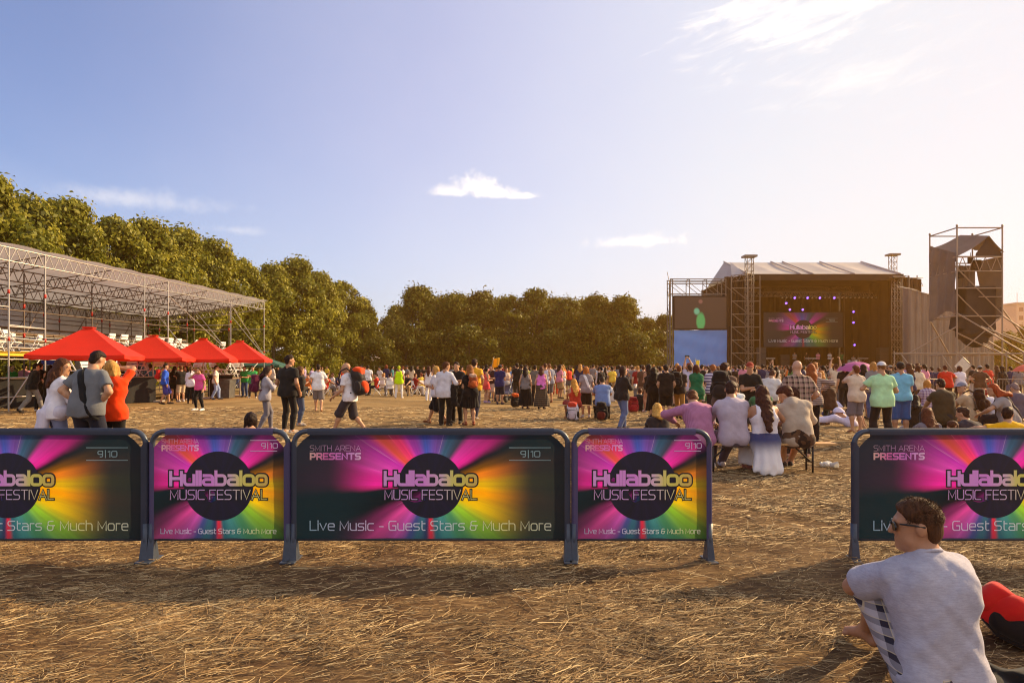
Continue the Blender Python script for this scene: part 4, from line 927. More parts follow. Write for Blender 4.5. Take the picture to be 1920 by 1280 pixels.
def barrier(cx, w, D, kind, label, splay=0):
    """crowd barrier: bent tube frame, feet and a printed sleeve"""
    t = empty('crowd_barrier', (cx, D, 0), 0, label, 'barrier', 'festival barriers in the foreground'); H = 1.062; r = .021; cr = .10
    steel = plain('barrier steel', srgb(62, 70, 84), .42, .25, var=.12, scale=14, bmp=.06, bscale=40); x = w/2-r
    pts = [(-x, 0, .02)]
    for s in (-1, 1):
        for k in range(9):
            a = k/8*PI/2; a = a if s < 0 else PI/2-a
            pts.append((s*(x-cr+cr*math.cos(a)), 0, H-r-cr+cr*math.sin(a)))
    pts.append((x, 0, .02)); MB().tube(pts, r, 12).build('frame', steel, t)
    zb = .175
    MB().tube([(-x, 0, zb), (x, 0, zb)], r*.8, 10).build('bottom_rail', steel, t)
    for s in (-1, 1):
        f = MB(); f.bar((s*x, 0, .02), (s*x, 0, .30), .029, 12); f.build('foot_socket', steel, t)
        f = MB(); q = s*splay*.05
        f.box((-.034, -.115, 0), (.034, .115, .014)); f.add([(-.032, -.05, .014), (.032, -.05, .014), (.032, .05, .014), (-.032, .05, .014), (-.022, -.02, .20), (.022, -.02, .20), (.022, .02, .20), (-.022, .02, .20)], [(0, 1, 5, 4), (1, 2, 6, 5), (2, 3, 7, 6), (3, 0, 4, 7), (4, 5, 6, 7)])
        f.build('foot', steel, t, bevel=.004, loc=(s*x, 0, 0), rot=(0, 0, q))
        for zc in (.24, .27): MB().bar((s*(x-.05), 0, zc), (s*(x-.02), 0, zc), .007, 6).build('clamp_bolt', steel, t)
    # the sleeve: a front and a back sheet joined over the top tube, corners cut away
    z0, z1 = .178, H+.004; cut = .135; hw = w/2+.003; zc = (z0+z1-.05)/2; y = -.026
    nx, nz = 40, 16
    poly = lambda yy: [(-hw, yy, z0), (hw, yy, z0), (hw, yy, z1-cut*.82), (hw-cut, yy, z1), (-hw+cut, yy, z1), (-hw, yy, z1-cut*.82)]
    ban = MB(); sw = .050; P = [Vector((a, 0, c-zc)) for a, _, c in poly(0)]
    # inner printed face (front sheet) with a slow ripple, and hem sag at the bottom
    ix = hw-sw; top = z1-.052
    inner = [(-ix, z0), (ix, z0), (ix, z1-cut*.82-.04), (ix-cut*.66, top), (-ix+cut*.66, top), (-ix, z1-cut*.82-.04)]
    def edge(u):  # upper bound of the inner face at x
        a = abs(u); c0 = ix-cut*.66
        return top if a <= c0 else top+(a-c0)/(ix-c0)*((z1-cut*.82-.04)-top)
    def fp(u, v):
        X = -ix+2*ix*u; zt = edge(X); sag = .006*math.sin(u*PI)*(1-v)+.003*math.sin(u*23)*(1-v)**2; Z = z0+sag+(zt-z0-sag)*v
        return (X, y+(.004*math.sin(u*9+v*3)+.003*math.sin(u*31-v*7)*(1-v)+.0022*math.sin(u*17+v*23))*math.sin(v*PI)*math.sin(u*PI)**.3, Z-zc)
    ban.grid(fp, nx, nz)
    b = ban.build('banner', art_mat('poster print long' if kind == 'long' else 'poster print short', .55 if kind == 'long' else .80, .24, 1.0 if kind == 'long' else .95, zc=.012), t, loc=(0, 0, zc))
    design(b, y-.004, w, kind)
    # sleeve border wrapping the tubes
    col = srgb(40, 46, 64) if kind == 'long' else srgb(66, 58, 96)
    bm = plain('sleeve border '+kind, col, .55, var=.10, scale=5, bmp=.12, bscale=24, trans=.12)
    s = MB()
    def wrap(a, bq, n=10):   # half pipe over a tube from a to bq (points on the tube axis), opening away
        a = Vector(a); bq = Vector(bq); d = (bq-a).normalized(); o = Vector((0, 1, 0)); up = o.cross(d)
        vs = []
        for e in (a, bq):
            for k in range(n+1): th = PI*k/n; vs.append(e+(-o*math.cos(th)-up*math.sin(th)*-1)*(r+.005))
        return vs, [(k, k+1, n+2+k, n+1+k) for k in range(n)]
    zt = H-r
    q = hw-cut
    vs, fs = wrap((q, 0, zt-zc), (-q, 0, zt-zc)); s.add(vs, fs, 0, True)
    s.add([(-q, y, zt-zc), (q, y, zt-zc), (ix-cut*.66, y-.001, top-zc), (-ix+cut*.66, y-.001, top-zc)], [(0, 3, 2, 1)])
    for sg in (-1, 1):
        zq = z1-cut*.82
        vs, fs = wrap((sg*x, 0, z0-zc), (sg*x, 0, zq-zc)) if sg > 0 else wrap((sg*x, 0, zq-zc), (sg*x, 0, z0-zc)); s.add(vs, fs, 0, True)
        s.add([(sg*x, y, z0-zc), (sg*x, y, zq-zc), (sg*ix, y-.001, zq-.04-zc), (sg*ix, y-.001, z0-zc)], [(0, 1, 2, 3) if sg < 0 else (3, 2, 1, 0)])
    s.build('sleeve_border', bm, b)
    return t
def build_barriers():
    D = 5.51; spec = [(-238, 278, 'long', 'leftmost wide barrier, cut off by the left picture edge, with the festival poster sleeve'), (281, 545, 'short', 'narrow square-poster barrier on the left, between two wide barriers'),
                      (547, 1069, 'long', 'whole wide barrier in the middle of the row, its complete poster facing us'), (1072, 1334, 'short', 'narrow square-poster barrier at the right end of the joined row, by the gap'), (1597, 2120, 'long', 'wide barrier standing apart beyond the gap, behind the man sitting on the ground')]
    for a, b, k, lb in spec:
        barrier((xat(a, D)+xat(b, D))/2, xat(b, D)-xat(a, D), D, k, lb, splay=3 if a in (1072, 1597) else 0)
# ------------------------------------------------------------------ covered stand on the left
def build_stand():
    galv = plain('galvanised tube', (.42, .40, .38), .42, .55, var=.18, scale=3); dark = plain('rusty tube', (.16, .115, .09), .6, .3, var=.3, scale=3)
    redc = plain('red coupler', srgb(190, 40, 25), .5, var=.1); tarp = plain('white roof tarpaulin', (.62, .58, .55), .6, var=.10, scale=1.2, bmp=.35, bscale=2.5, trans=.35)
    wood = plain('deck plank', (.20, .125, .07), .8, var=.3, scale=2, bmp=.2, bscale=20); yel = plain('yellow toe board', srgb(225, 175, 40), .6, var=.12)
    t = empty('covered_grandstand', (-20.17, 0, 0), 0, 'long scaffold grandstand with a white tarpaulin roof, along the left of the field', 'grandstand')
    def F(D, o=0.0, z=0.0): return Vector((.086*D-o, D+.086*o, z))   # along the front edge, o metres back
    rz = lambda o: 5.9-.14*o
    fr = [13, 15.5, 18, 20.5, 24.5, 26.2, 32.3, 34.2, 40.5, 44.9]
    for D in fr: pipe('upright', F(D, 0), F(D, 0, 5.9), .030, galv, t)
    for o, Ds in ((2.4, [16, 20, 24, 28, 32, 36, 40, 44.9]), (4.8, [16, 20, 24, 28, 32, 36, 40, 44.9]), (7.2, [16, 18, 20, 22, 24, 26, 28, 30, 32, 34, 36, 38, 40, 42, 44.9])):
        for D in Ds:
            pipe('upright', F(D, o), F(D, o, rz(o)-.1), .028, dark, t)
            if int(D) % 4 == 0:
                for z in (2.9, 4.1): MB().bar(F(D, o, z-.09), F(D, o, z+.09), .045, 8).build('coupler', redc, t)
    for D in fr[3:]:
        for z in (2.6, 4.3): MB().bar(F(D, 0, z-.07), F(D, 0, z+.07), .042, 8).build('coupler', redc, t)
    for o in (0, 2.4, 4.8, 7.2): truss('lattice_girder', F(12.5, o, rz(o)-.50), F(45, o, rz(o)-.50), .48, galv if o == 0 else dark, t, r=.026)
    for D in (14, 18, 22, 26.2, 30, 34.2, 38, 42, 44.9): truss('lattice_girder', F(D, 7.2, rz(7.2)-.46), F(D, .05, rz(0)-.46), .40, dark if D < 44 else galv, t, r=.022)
    # ledgers and braces
    for a, b in ((13, 15.5), (18, 20.5), (24.5, 26.2), (32.3, 34.2)):
        for z in (2.3, 3.05): pipe('ledger', F(a, 0, z), F(b, 0, z), .024, galv, t)
        pipe('brace', F(a, 0, .2), F(b, 0, 2.2), .022, galv, t)
    pipe('ledger', F(20.5, 0, 2.75), F(32.3, 0, 2.42), .024, galv, t); pipe('ledger', F(24.5, 0, 3.75), F(20.5, 0, 3.75), .024, galv, t); pipe('ledger', F(24.5, 0, 3.1), F(26.2, 0, 3.05), .024, galv, t)
    for D in (36, 40.5, 44.9):
        pipe('ledger', F(D, 0, 2.35), F(D, 7.2, 2.35), .022, galv, t); pipe('ledger', F(D, 0, 4.1), F(D, 7.2, 4.1), .022, galv, t)
        pipe('brace', F(D, 0, 2.35), F(D, 2.4, 5.2), .022, galv, t); pipe('brace', F(D, 4.8, .3), F(D, 2.4, 2.4), .022, galv, t)
    pipe('ledger', F(34.2, 0, 2.35), F(44.9, 0, 2.35), .022, galv, t); pipe('ledger', F(34.2, 2.4, 2.35), F(44.9, 2.4, 2.35), .022, galv, t)
    pipe('brace', F(34.2, 0, 5.2), F(40.5, 0, 2.4), .022, galv, t); pipe('brace', F(40.5, 0, .2), F(44.9, 0, 2.3), .022, galv, t); pipe('brace', F(40.5, 0, 5.3), F(44.9, 0, 2.4), .022, galv, t)
    for o in (2.4, 4.8, 7.2):
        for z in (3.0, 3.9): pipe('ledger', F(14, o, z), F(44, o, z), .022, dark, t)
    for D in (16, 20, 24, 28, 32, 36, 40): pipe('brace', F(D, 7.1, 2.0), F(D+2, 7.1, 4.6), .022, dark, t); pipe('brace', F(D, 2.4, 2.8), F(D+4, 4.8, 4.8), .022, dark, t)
    m = MB()
    def rf(u, v): D = 12+33.2*u; o = -.15+7.6*v; q = F(D, o, rz(o)+.05); q.z += .05*abs(math.sin(u*33.2/2*PI))-.06*math.sin(v*PI)*abs(math.sin(u*33.2/2*PI)); return q
    m.grid(rf, 130, 10); m.build('roof', tarp, t)
    m = MB()
    def bk(u, v): D = 12+31.4*u; q = F(D, 7.35, 2.5+2.35*v); q.x += .06*math.sin(D*2.1)*(1-v)+.03*math.sin(D*7+v*4); return q
    m.grid(bk, 110, 8); m.build('back_curtain', tarp, t)
    for k, (o, z) in enumerate(((.4, 2.0), (1.5, 2.35), (2.6, 2.7), (3.7, 3.05), (4.8, 3.4))):
        m = MB(); 
        for j in range(3):
            q = [F(13, o+.36*j, z), F(44, o+.36*j, z), F(44, o+.36*j+.33, z), F(13, o+.36*j+.33, z)]
            m.add(q+[p-Vector((0, 0, .05)) for p in q], [(0, 1, 2, 3), (7, 6, 5, 4), (0, 4, 5, 1), (1, 5, 6, 2), (2, 6, 7, 3), (3, 7, 4, 0)])
        m.build('deck', wood, t)
        pipe('ledger', F(13, o, z-.12), F(44, o, z-.12), .024, galv, t)
    m = MB(); q0, q1 = F(13, .34, 1.93), F(44, .34, 1.93); m.box((0, 0, 0), (1, 1, 1)); m = MB()
    for a, b in ((13, 19.4), (19.9, 26.2), (27, 33.6), (34.2, 44)):
        A0, B0 = F(a, .30, 2.0), F(b, .30, 2.0); m.add([A0, B0, B0+Vector((0, 0, .16)), A0+Vector((0, 0, .16)), A0+Vector((-.03, .02, 0)), B0+Vector((-.03, .02, 0)), B0+Vector((-.03, .02, .16)), A0+Vector((-.03, .02, .16))], [(0, 1, 2, 3), (5, 4, 7, 6), (3, 2, 6, 7), (0, 4, 5, 1)])
    m.build('toe_board', yel, t)
    for z in (.5, 1.2): pipe('ledger', F(13, .2, z), F(44, .2, z), .024, galv, t)
    # white folding chairs
    white = plain('white chair plastic', (.80, .78, .76), .4, var=.04)
    m = MB()
    for s in (-.21, .21):
        m.bar((s, -.22, 0), (s, .16, .86), .018, 6); m.bar((s, .24, 0), (s, -.17, .46), .018, 6)
    m.box((-.21, -.20, .43), (.21, .20, .46)); m.box((-.22, .11, .62), (.22, .15, .70)); m.box((-.22, .13, .74), (.22, .17, .86)); m.bar((-.21, -.1, .27), (.21, -.1, .27), .012, 5)
    me = m.mesh('folding_chair'); me.materials.append(white); r = random.Random(3); base = Vector((-20.17, 0, 0))
    def chair(p, rz, tilt=0.0, lb=None, g='chairs in rows on the covered stand', sc=1.0):
        o = link('folding_chair', me, None, None, p, (tilt, 0, rz), (sc,)*3)
        tag(o, lb or 'white folding chair in the packed rows under the roof of the covered stand', 'chair', g)
    for k, (o, z) in enumerate(((.9, 2.0), (2.0, 2.35))):
        D = 17.0+k*.3
        while D < 43.5:
            if r.random() < (.75, .5)[k]: chair(base+F(D, o, z+.002), -PI/2+r.uniform(-.5, .5)+PI*(r.random() < .15))
            D += r.uniform(.72, 1.35)
    for i, D in enumerate((24.0, 24.75, 25.5)):
        chair(base+F(D, .75, 2.0), PI*.5+.1*i, r.uniform(-.05, .05), ['white folding chair at the stand corner, leftmost of the three tall ones', 'white folding chair at the stand corner, middle of the three tall ones', 'white folding chair at the stand corner, nearest the bright upright'][i], 'tall chairs at the near end of the stand', 1.15)
    for i in range(22):
        D = 27.5+i*.66; chair(base+F(D+r.uniform(-.15, .15), -.35+r.uniform(-.1, .1), 1.0+.02*r.random()), r.uniform(0, 6.28), r.uniform(-.25, .25), 'white folding chair piled on the low platform below the yellow board of the stand', 'chairs piled below the stand')
    m = MB(); A0, B0 = F(27, 0, .98), F(43, 0, .98)
    m.add([F(27, -.65, 1.0), F(43, -.65, 1.0), F(43, .2, 1.0), F(27, .2, 1.0), F(27, -.65, .93), F(43, -.65, .93), F(43, .2, .93), F(27, .2, .93)], [(3, 2, 1, 0), (4, 5, 6, 7), (0, 1, 5, 4), (1, 2, 6, 5), (3, 7, 6, 2), (0, 4, 7, 3)]); m.build('low_platform', wood, t)
    for D in range(27, 44, 2): pipe('upright', F(D, -.6), F(D, -.6, .93), .024, galv, t)
# ------------------------------------------------------------------ bars, parasols
def canopy(name, c, side, ze, zp, rot, mats, lb, cat, group, val=.16, pole=True, flat=.10):
    red, polem = mats; t = empty(name, (c[0], c[1], 0), rot, lb, cat, group); h = side/2; n = 10
    m = MB()
    for k in range(4):
        R = Matrix.Rotation(k*PI/2, 3, 'Z')
        def f(u, v, R=R):
            w = h*(flat+(1-flat)*v); x = (2*u-1)*w; z = zp+(ze-zp)*v-.05*math.sin(v*PI)*(1-(2*u-1)**2*.4)+.05*v*(abs(2*u-1)**3-.5)*.6
            return R @ Vector((x, -w, z))
        m.grid(f, 12, 10)
        def g(u, v, R=R): x = (2*u-1)*h; z = ze+.05*(abs(2*u-1)**3-.5)*.6-.14*v+.012*math.sin(u*14)*v; return R @ Vector((x, -h-.004-.02*v*math.sin(u*11), z))
        m.grid(g, 20, 3)
    q = h*flat; m.add([(-q, -q, zp), (q, -q, zp), (q, q, zp), (-q, q, zp)], [(0, 1, 2, 3)])
    m.build('canopy', red, t)
    m = MB(); m.box((-q*1.25, -q*1.25, zp+.02), (q*1.25, q*1.25, zp+.07)); m.build('vent_cap', red, t, bevel=.02)
    if pole:
        MB().bar((0, 0, .05), (0, 0, zp), .028, 10).build('pole', polem, t)
        for k in range(4):
            a = PI/4+k*PI/2; MB().bar((0, 0, zp-.45), (math.cos(a)*h*1.38, math.sin(a)*h*1.38, ze+.0), .012, 6).build('rib', polem, t)
        m = MB(); m.box((-.42, -.42, 0), (.42, .42, .06)); m.bar((0, 0, .06), (0, 0, .3), .05, 10); m.build('base', plain('concrete base', (.32, .30, .28), .9), t, bevel=.01)
    return t
def build_bars():
    red = plain('red canvas', srgb(226, 42, 16), .7, var=.07, scale=1.5, bmp=.5, bscale=3.2, trans=.30); pm = plain('parasol pole', (.55, .50, .48), .45, .2)
    lab = ['nearest and largest red parasol, farthest left', 'second red parasol, its pole by the man in the blue jacket', 'third red parasol, overlapped by its neighbours on both sides', 'last red parasol at the right end of the row']
    for (px, D, side, rot), lb in zip(((167, 25, 3.05, .28), (287, 31.5, 3.1, .25), (381, 34.8, 3.0, .22), (450, 37.6, 3.0, .2)), lab):
        canopy('parasol', (xat(px, D), D), side, 2.0, 3.0 if D > 26 else 2.98, rot, (red, pm), lb, 'parasol', 'red parasols over the bars')
    green = plain('dark green canvas', (.02, .10, .07), .7, var=.1, trans=.2)
    canopy('tent', (xat(487, 47), 47), 3.4, 1.75, 2.4, .1, (green, pm), 'low dark green tent roof behind the last red parasol', 'tent', None)
    blk = plain('black cloth', (.012, .011, .012), .85, var=.4, scale=3, bmp=.4, bscale=6); top = plain('bar top', (.25, .17, .11), .5, var=.2)
    def counter(a, b, h, lb, deep=.6):
        a = Vector(a); b = Vector(b); d = (b-a); n = Vector((-d.y, d.x)).normalized()*deep
        t = empty('bar_counter', (a.x, a.y, 0), 0, lb, 'bar counter', 'bar counters under the parasols'); m = MB(); nn = max(8, int(d.length/.12)); W = d.length
        def f(u, v): p = d*u; k = .02*math.sin(u*W*9)*(1-v); q = n.normalized()*k; return (p.x-q.x, p.y-q.y, h*v)
        m.grid(f, nn, 4)
        m.add([(0, 0, 0), (n.x, n.y, 0), (n.x, n.y, h), (0, 0, h)], [(0, 1, 2, 3)]); m.add([(d.x, d.y, 0), (d.x+n.x, d.y+n.y, 0), (d.x+n.x, d.y+n.y, h), (d.x, d.y, h)], [(3, 2, 1, 0)]); m.build('front_cloth', blk, t)
        e = d.normalized()*.05; o = n.normalized()*.06; P = [-e-o, d+e-o, d+e+n, -e+n]
        m = MB(); m.add([(p.x, p.y, h+.003) for p in P]+[(p.x, p.y, h+.045) for p in P], [(3, 2, 1, 0), (4, 5, 6, 7), (0, 1, 5, 4), (1, 2, 6, 5), (2, 3, 7, 6), (3, 0, 4, 7)]); m.build('top', top, t)
    counter((xat(-60, 25.5), 25.5), (xat(292, 31.2), 31.2), 1.13, 'long black-clothed bar counter under the first two red parasols')
    counter((xat(318, 34.6), 34.6), (xat(375, 35.2), 35.2), 1.13, 'short black-clothed bar counter hidden behind the queue of people')
    counter((xat(392, 37), 37), (xat(436, 37.6), 37.6), 1.15, 'black-clothed bar counter end beside the man in white shirt and jeans')
    # drinks fridges
    steel = plain('white fridge', (.72, .72, .72), .35, var=.04); blue = plain('blue fridge header', srgb(30, 75, 200), .4, var=.06); glass = plain('dark fridge glass', (.02, .025, .028), .12, var=.2)
    bott = plain('bottle labels', (.35, .42, .45), .3, var=.6, scale=16)
    for i, (px, D, w) in enumerate(((97, 30, .80), (258, 33.6, .72))):
        t = empty('drinks_fridge', (xat(px, D), D, 0), .1, ['tall drinks fridge with blue lit header behind the couple at the left bar', 'tall drinks fridge with blue header next to the man in teal shirt'][i], 'fridge', 'drinks fridges behind the bar'); h = w/2
        m = MB(); m.box((-h, .04, 0), (h, .7, 2.0)); m.build('cabinet', steel, t, bevel=.01); m = MB(); m.box((-h, -.1, 1.72), (h, .035, 2.02)); m.build('header', blue, t, bevel=.02)
        m = MB(); m.box((-h+.05, .0, .2), (h-.05, .036, 1.66)); m.build('door', glass, t)
        for z in (.5, .85, 1.2): 
            m = MB()
            for k in range(5): m.lathe([(.0, 0), (.035, 0), (.035, .16), (.014, .22), (.014, .27), (0, .27)], (-h+.14+k*(w-.28)/4, -.04, z), 8)
            m.build('bottle_row', bott, t)
    navy = plain('navy cloth', srgb(24, 26, 70), .8, var=.2)
    for i, (px, D, c) in enumerate(((120, 31.2, (24, 26, 70)), (214, 33, (26, 24, 60)), (228, 33.2, (214, 150, 50)), (148, 31.5, (205, 205, 205)), (236, 33.4, (215, 215, 215)))):
        m = MB(); m.grid(lambda u, v: ((u-.5)*.42+.05*math.sin(v*3), .03*math.sin(u*9), .95+1.0*v), 8, 8)
        o = m.build('hanging_banner', plain('banner cloth %d' % i, srgb(*c), .8, var=.1), None, loc=(xat(px, D), D, 0), rot=(0, 0, .2), solid=.01)
        tag(o, ['navy cloth banner hanging beside the left drinks fridge', 'dark navy cloth banner hanging in the middle of the bar', 'mustard yellow cloth banner beside the dark navy one', 'white cloth banner hanging behind the three friends', 'white cloth banner hanging left of the second drinks fridge'][i], 'banner', 'cloth banners behind the bar')
    # pallet board, bin
    bin_ = MB(); bin_.add([(-.35, -.35, 0), (.35, -.35, 0), (.35, .35, 0), (-.35, .35, 0), (-.42, -.42, .95), (.42, -.42, .95), (.42, .42, .95), (-.42, .42, .95)], [(0, 1, 5, 4), (1, 2, 6, 5), (2, 3, 7, 6), (3, 0, 4, 7), (3, 2, 1, 0)]); bin_.tube([(-.42, -.42, .95), (.42, -.42, .95), (.42, .42, .95), (-.42, .42, .95)], .03, 6, closed=True)
    tag(bin_.build('rubbish_bin', plain('grey bag', (.10, .095, .09), .35, var=.4, scale=5, bmp=.6, bscale=7), None, loc=(xat(422, 35.8), 35.8, 0)), 'dark rubbish bin with a bag beside the bar counter end', 'bin')
# ------------------------------------------------------------------ the stage
def build_stage():
    galv = plain('stage truss', (.20, .155, .115), .5, .4, var=.2, scale=2); blk = plain('stage black drape', (.012, .010, .009), .9, var=.5, scale=.6, bmp=.4, bscale=1.2); roofm = plain('grey roof membrane', (.50, .46, .44), .55, var=.10, scale=.5, bmp=.3, bscale=.9, trans=.2)
    floor = plain('stage floor', (.03, .027, .025), .6); D0 = 80.0; X = lambda px, D=D0: xat(px, D); Z = lambda py, D=D0: zat(py, D)
    t = empty('concert_stage', (0, D0, 0), 0, 'big open-air concert stage with grey membrane roof and black drapes', 'stage')
    def P(x, y, z): return Vector((x, y-D0, z))
    xl, xr, ze, zr = X(1402), X(1688), Z(514), 15.3
    # roof: front slope, back slope, hipped ends
    m = MB(); ns = 48
    def fs(u, v): x = xl+(xr-xl)*u+(1.2*v*(1-2*u)*.0); sag = .18*math.sin(v*PI)*(abs(math.sin(u*5*PI))); return P(x, D0+9*v, ze+(zr-ze)*v-sag)
    m.grid(fs, 60, 8); m.grid(lambda u, v: P(xl+(xr-xl)*(1-u), D0+18-9*v, ze+(zr-ze)*v), 20, 4)
    for s, x in ((-1, xl), (1, xr)): m.add([P(x, D0, ze), P(x, D0+9, zr), P(x, D0+18, ze), P(x+s*1.7, D0+9, ze)], [(0, 1, 3), (1, 2, 3)] if s < 0 else [(0, 3, 1), (1, 3, 2)])
    m.build('roof', roofm, t)
    for px in (1402, 1500, 1524, 1602, 1688):
        x = X(px); MB().tube([P(x, D0-.05, ze+.05), P(x, D0+9, zr+.12)], .10, 6).build('roof_rib', roofm, t)
    # side flap on the left of the roof
    m = MB(); m.add([P(X(1377), D0+1, Z(518)), P(X(1402), D0+.5, Z(514)), P(X(1400), D0+6, 14.9)], [(0, 1, 2)]); m.build('roof_flap', roofm, t, solid=.04)
    m = MB(); m.box((xl-.2, -.35, ze-.75), (xr+.2, -.1, ze-.02)); m.build('fascia', blk, t)
    # black box
    m = MB(); m.grid(lambda u, v: P(xl-1+(xr-xl+2)*u, D0+16+.25*math.sin(u*90), 1.8+(ze-1.8)*v), 120, 4); m.build('back_drape', blk, t)
    for s, x in ((1, xl-.6), (-1, xr+.6)):
        m = MB(); m.grid(lambda u, v: P(x+.2*math.sin(u*40), D0+1+15*u, 0+(ze)*v), 40, 4); m.build('side_drape', blk, t)
    m = MB(); m.grid(lambda u, v: P(xl-1+(xr-xl+2)*u, D0+16*v, ze-.15), 4, 4); m.build('ceiling_drape', blk, t)
    m = MB(); m.box((xl-2.2, .1, 1.62), (xr+2.2, 16, 1.8)); m.build('stage_deck', floor, t)
    m = MB(); m.grid(lambda u, v: P(xl-2.2+(xr-xl+4.4)*u, D0+.05*math.sin(u*200), 1.7*v), 200, 2); m.build('stage_skirt', blk, t)
    # masts
    def mast(px, D, ztop, w=.75, nm='mast'):
        x = X(px, D); m = MB(); h = w/2
        for a in (-h, h):
            for b in (-h, h): m.bar(P(x+a, D+b, 0), P(x+a, D+b, ztop), .045, 6)
        z = 0; k = 0
        while z < ztop-.7:
            for (a, b, c, d) in ((-h, -h, h, -h), (-h, h, h, h), (-h, -h, -h, h), (h, -h, h, h)):
                m.bar(P(x+a, D+b, z), P(x+c, D+d, z+.8), .026, 5); m.bar(P(x+a, D+b, z), P(x+c, D+d, z), .026, 5)
            z += .8
        m.box((x-h-.35, D-D0-h-.3, ztop-.1), (x+h+.35, D-D0+h+.3, ztop+.12)); m.build(nm, galv, t)
    mast(1405, 79.2, Z(481, 79.2)); mast(1674, 88, Z(478, 88), .7); mast(1362, 90, Z(507, 90), .7); mast(1680, 79.4, Z(520, 79.4), .7)
    # scaffold wing on the left with black cloth behind
    for px in (1366, 1398, 1419): pipe('upright', P(X(px), D0-1, 0), P(X(px), D0-1, Z(519)), .06, galv, t)
    for i in range(8):
        z = .3+i*1.5; pipe('ledger', P(X(1366), D0-1, z), P(X(1419), D0-1, z), .05, galv, t)
        if i < 7: pipe('brace', P(X(1368), D0-1, z+1.5), P(X(1398), D0-1, z), .045, galv, t)
    m = MB(); m.grid(lambda u, v: P(X(1362)+(X(1404)-X(1362))*u, D0+.8+.15*math.sin(u*30), Z(517)*v), 30, 3); m.build('wing_drape', blk, t)
    truss('lattice_girder', P(X(1366), D0-1, Z(530)), P(X(1404), D0-1, Z(526)), .7, galv, t, r=.05)
    # right wing
    m = MB(); m.grid(lambda u, v: P(X(1690)+(X(1732)-X(1690))*u, D0+.6+.15*math.sin(u*30), Z(516+6*u)*v), 30, 3); m.build('wing_drape', blk, t)
    for px in (1684, 1697): pipe('upright', P(X(px), D0-.8, 0), P(X(px), D0-.8, Z(519)), .06, galv, t)
    for i in range(8): z = .3+i*1.5; pipe('ledger', P(X(1664), D0-.8, z), P(X(1697), D0-.8, z), .045, galv, t)
    for px in (1712, 1729): pipe('upright', P(X(px), D0+1, 0), P(X(px), D0+1, Z(514)), .06, galv, t)
    truss('lattice_girder', P(X(1700), D0+2, Z(534)), P(X(1750), D0+2, Z(532)), 1.0, galv, t, r=.05)
    for px in (1583, 1640, 1655): pipe('stage_pole', P(X(px, 90), 90, 1.8), P(X(px, 90), 90, 11.5), .06, galv, t)
    # front lighting girders
    for D, z in ((82, Z(522, 82)), (84.5, Z(556, 84.5)), (90, Z(545, 90))): truss('lighting_girder', P(xl+.8, D, z), P(xr-.8, D, z), .55, galv, t, r=.05, w=.5)
    for px in (1600, 1630): 
        MB().tube([P(X(px, 84), 84, Z(540, 84)), P(X(px, 84), 84, Z(556, 84))], .03, 5).build('hanger', galv, t)
    # screen
    D = 89.0; sx = X(1432, D), X(1580, D); sz = Z(650, D), Z(586, D); cx, cz = sum(sx)/2, sum(sz)/2; w = sx[1]-sx[0]; h = sz[1]-sz[0]
    s = empty('stage_screen', (cx, D, 0), 0, 'large lit screen hanging on the dark stage, showing the festival poster', 'screen')
    k = w/2.21
    m = MB(); m.box((-w/2-.12, .02, cz-h/2-.12), (w/2+.12, .35, cz+h/2+.12)); m.build('housing', blk, s)
    m = MB(); nx = 1; m.add([(-w/2/k, 0, -h/2/k), (w/2/k, 0, -h/2/k), (w/2/k, 0, h/2/k), (-w/2/k, 0, h/2/k)], [(0, 1, 2, 3)])
    d = m.build('display', art_mat('poster screen', .55, .24, 1.0, emit=.10, trans=0, zc=.012), s, loc=(0, 0, cz), scale=(k, k, k))
    design(d, -.004, 2.2, 'long', .07, pre='screen ')
    for x in (-w*.35, w*.35): MB().bar((x, .2, cz+h/2), (x, .2, ze-.3), .03, 6).build('hanger', galv, s)
    # spot lights
    can = plain('lamp housing', (.015, .015, .016), .5); vio = MATS.get('violet lamp')
    m_, nt, b = new_mat('violet lamp'); b.inputs['Emission Color'].default_value = (.22, .10, 1, 1); b.inputs['Emission Strength'].default_value = 2.2; b.inputs['Base Color'].default_value = (.3, .2, .9, 1)
    me1 = MB().lathe([(.0, -.25), (.11, -.22), (.14, 0), (.15, .22)], (0, 0, 0), 12).mesh('housing'); me1.materials.append(can)
    me2 = MB().lathe([(.0, .205), (.10, .20), (.135, .19)], (0, 0, 0), 12).mesh('lens'); me2.materials.append(m_)
    me2d = me2.copy(); me2d.materials.clear(); me2d.materials.append(plain('unlit lens', (.5, .42, .32), .2))
    lit = [(1473, 568, 84), (1480, 580, 86), (1504, 580, 86), (1489, 558, 84), (1513, 558, 84), (1536, 558, 84), (1563, 558, 84), (1599, 584, 88), (1599, 604, 88), (1641, 619, 88), (1601, 646, 88), (1642, 643, 88)]
    for i, (px, py, D) in enumerate(lit):
        on = True; l = empty('stage_light', (xat(px, D), D, zat(py, D)), 0, 'violet stage light shining in the dark upper part of the stage' if py < 582 else 'violet stage light shining beside the big screen, right of the band', 'stage light', 'violet lights high on the stage' if py < 582 else 'violet lights beside the screen')
        for me, nm in ((me1, 'housing'), (me2, 'lens')): link(nm, me, None, l, rot=(PI/2+.25, 0, 0))
        MB().bar((0, 0, .1), (0, .1, .6), .03, 6).build('bracket', galv, l)
    for px in list(range(1466, 1646, 8)):
        if any(abs(px-q[0]) < 5 and abs(557-q[1]) < 4 for q in lit): continue
        l = empty('stage_light', (xat(px, 84.3), 84.3, zat(557, 84.3)), 0, 'unlit stage light in the row hanging from the front lighting girder', 'stage light', 'unlit lights on the front girder')
        for me, nm in ((me1, 'housing'), (me2d, 'lens')): link(nm, me, None, l, rot=(PI/2+.5, 0, 0), scale=(.85,)*3)
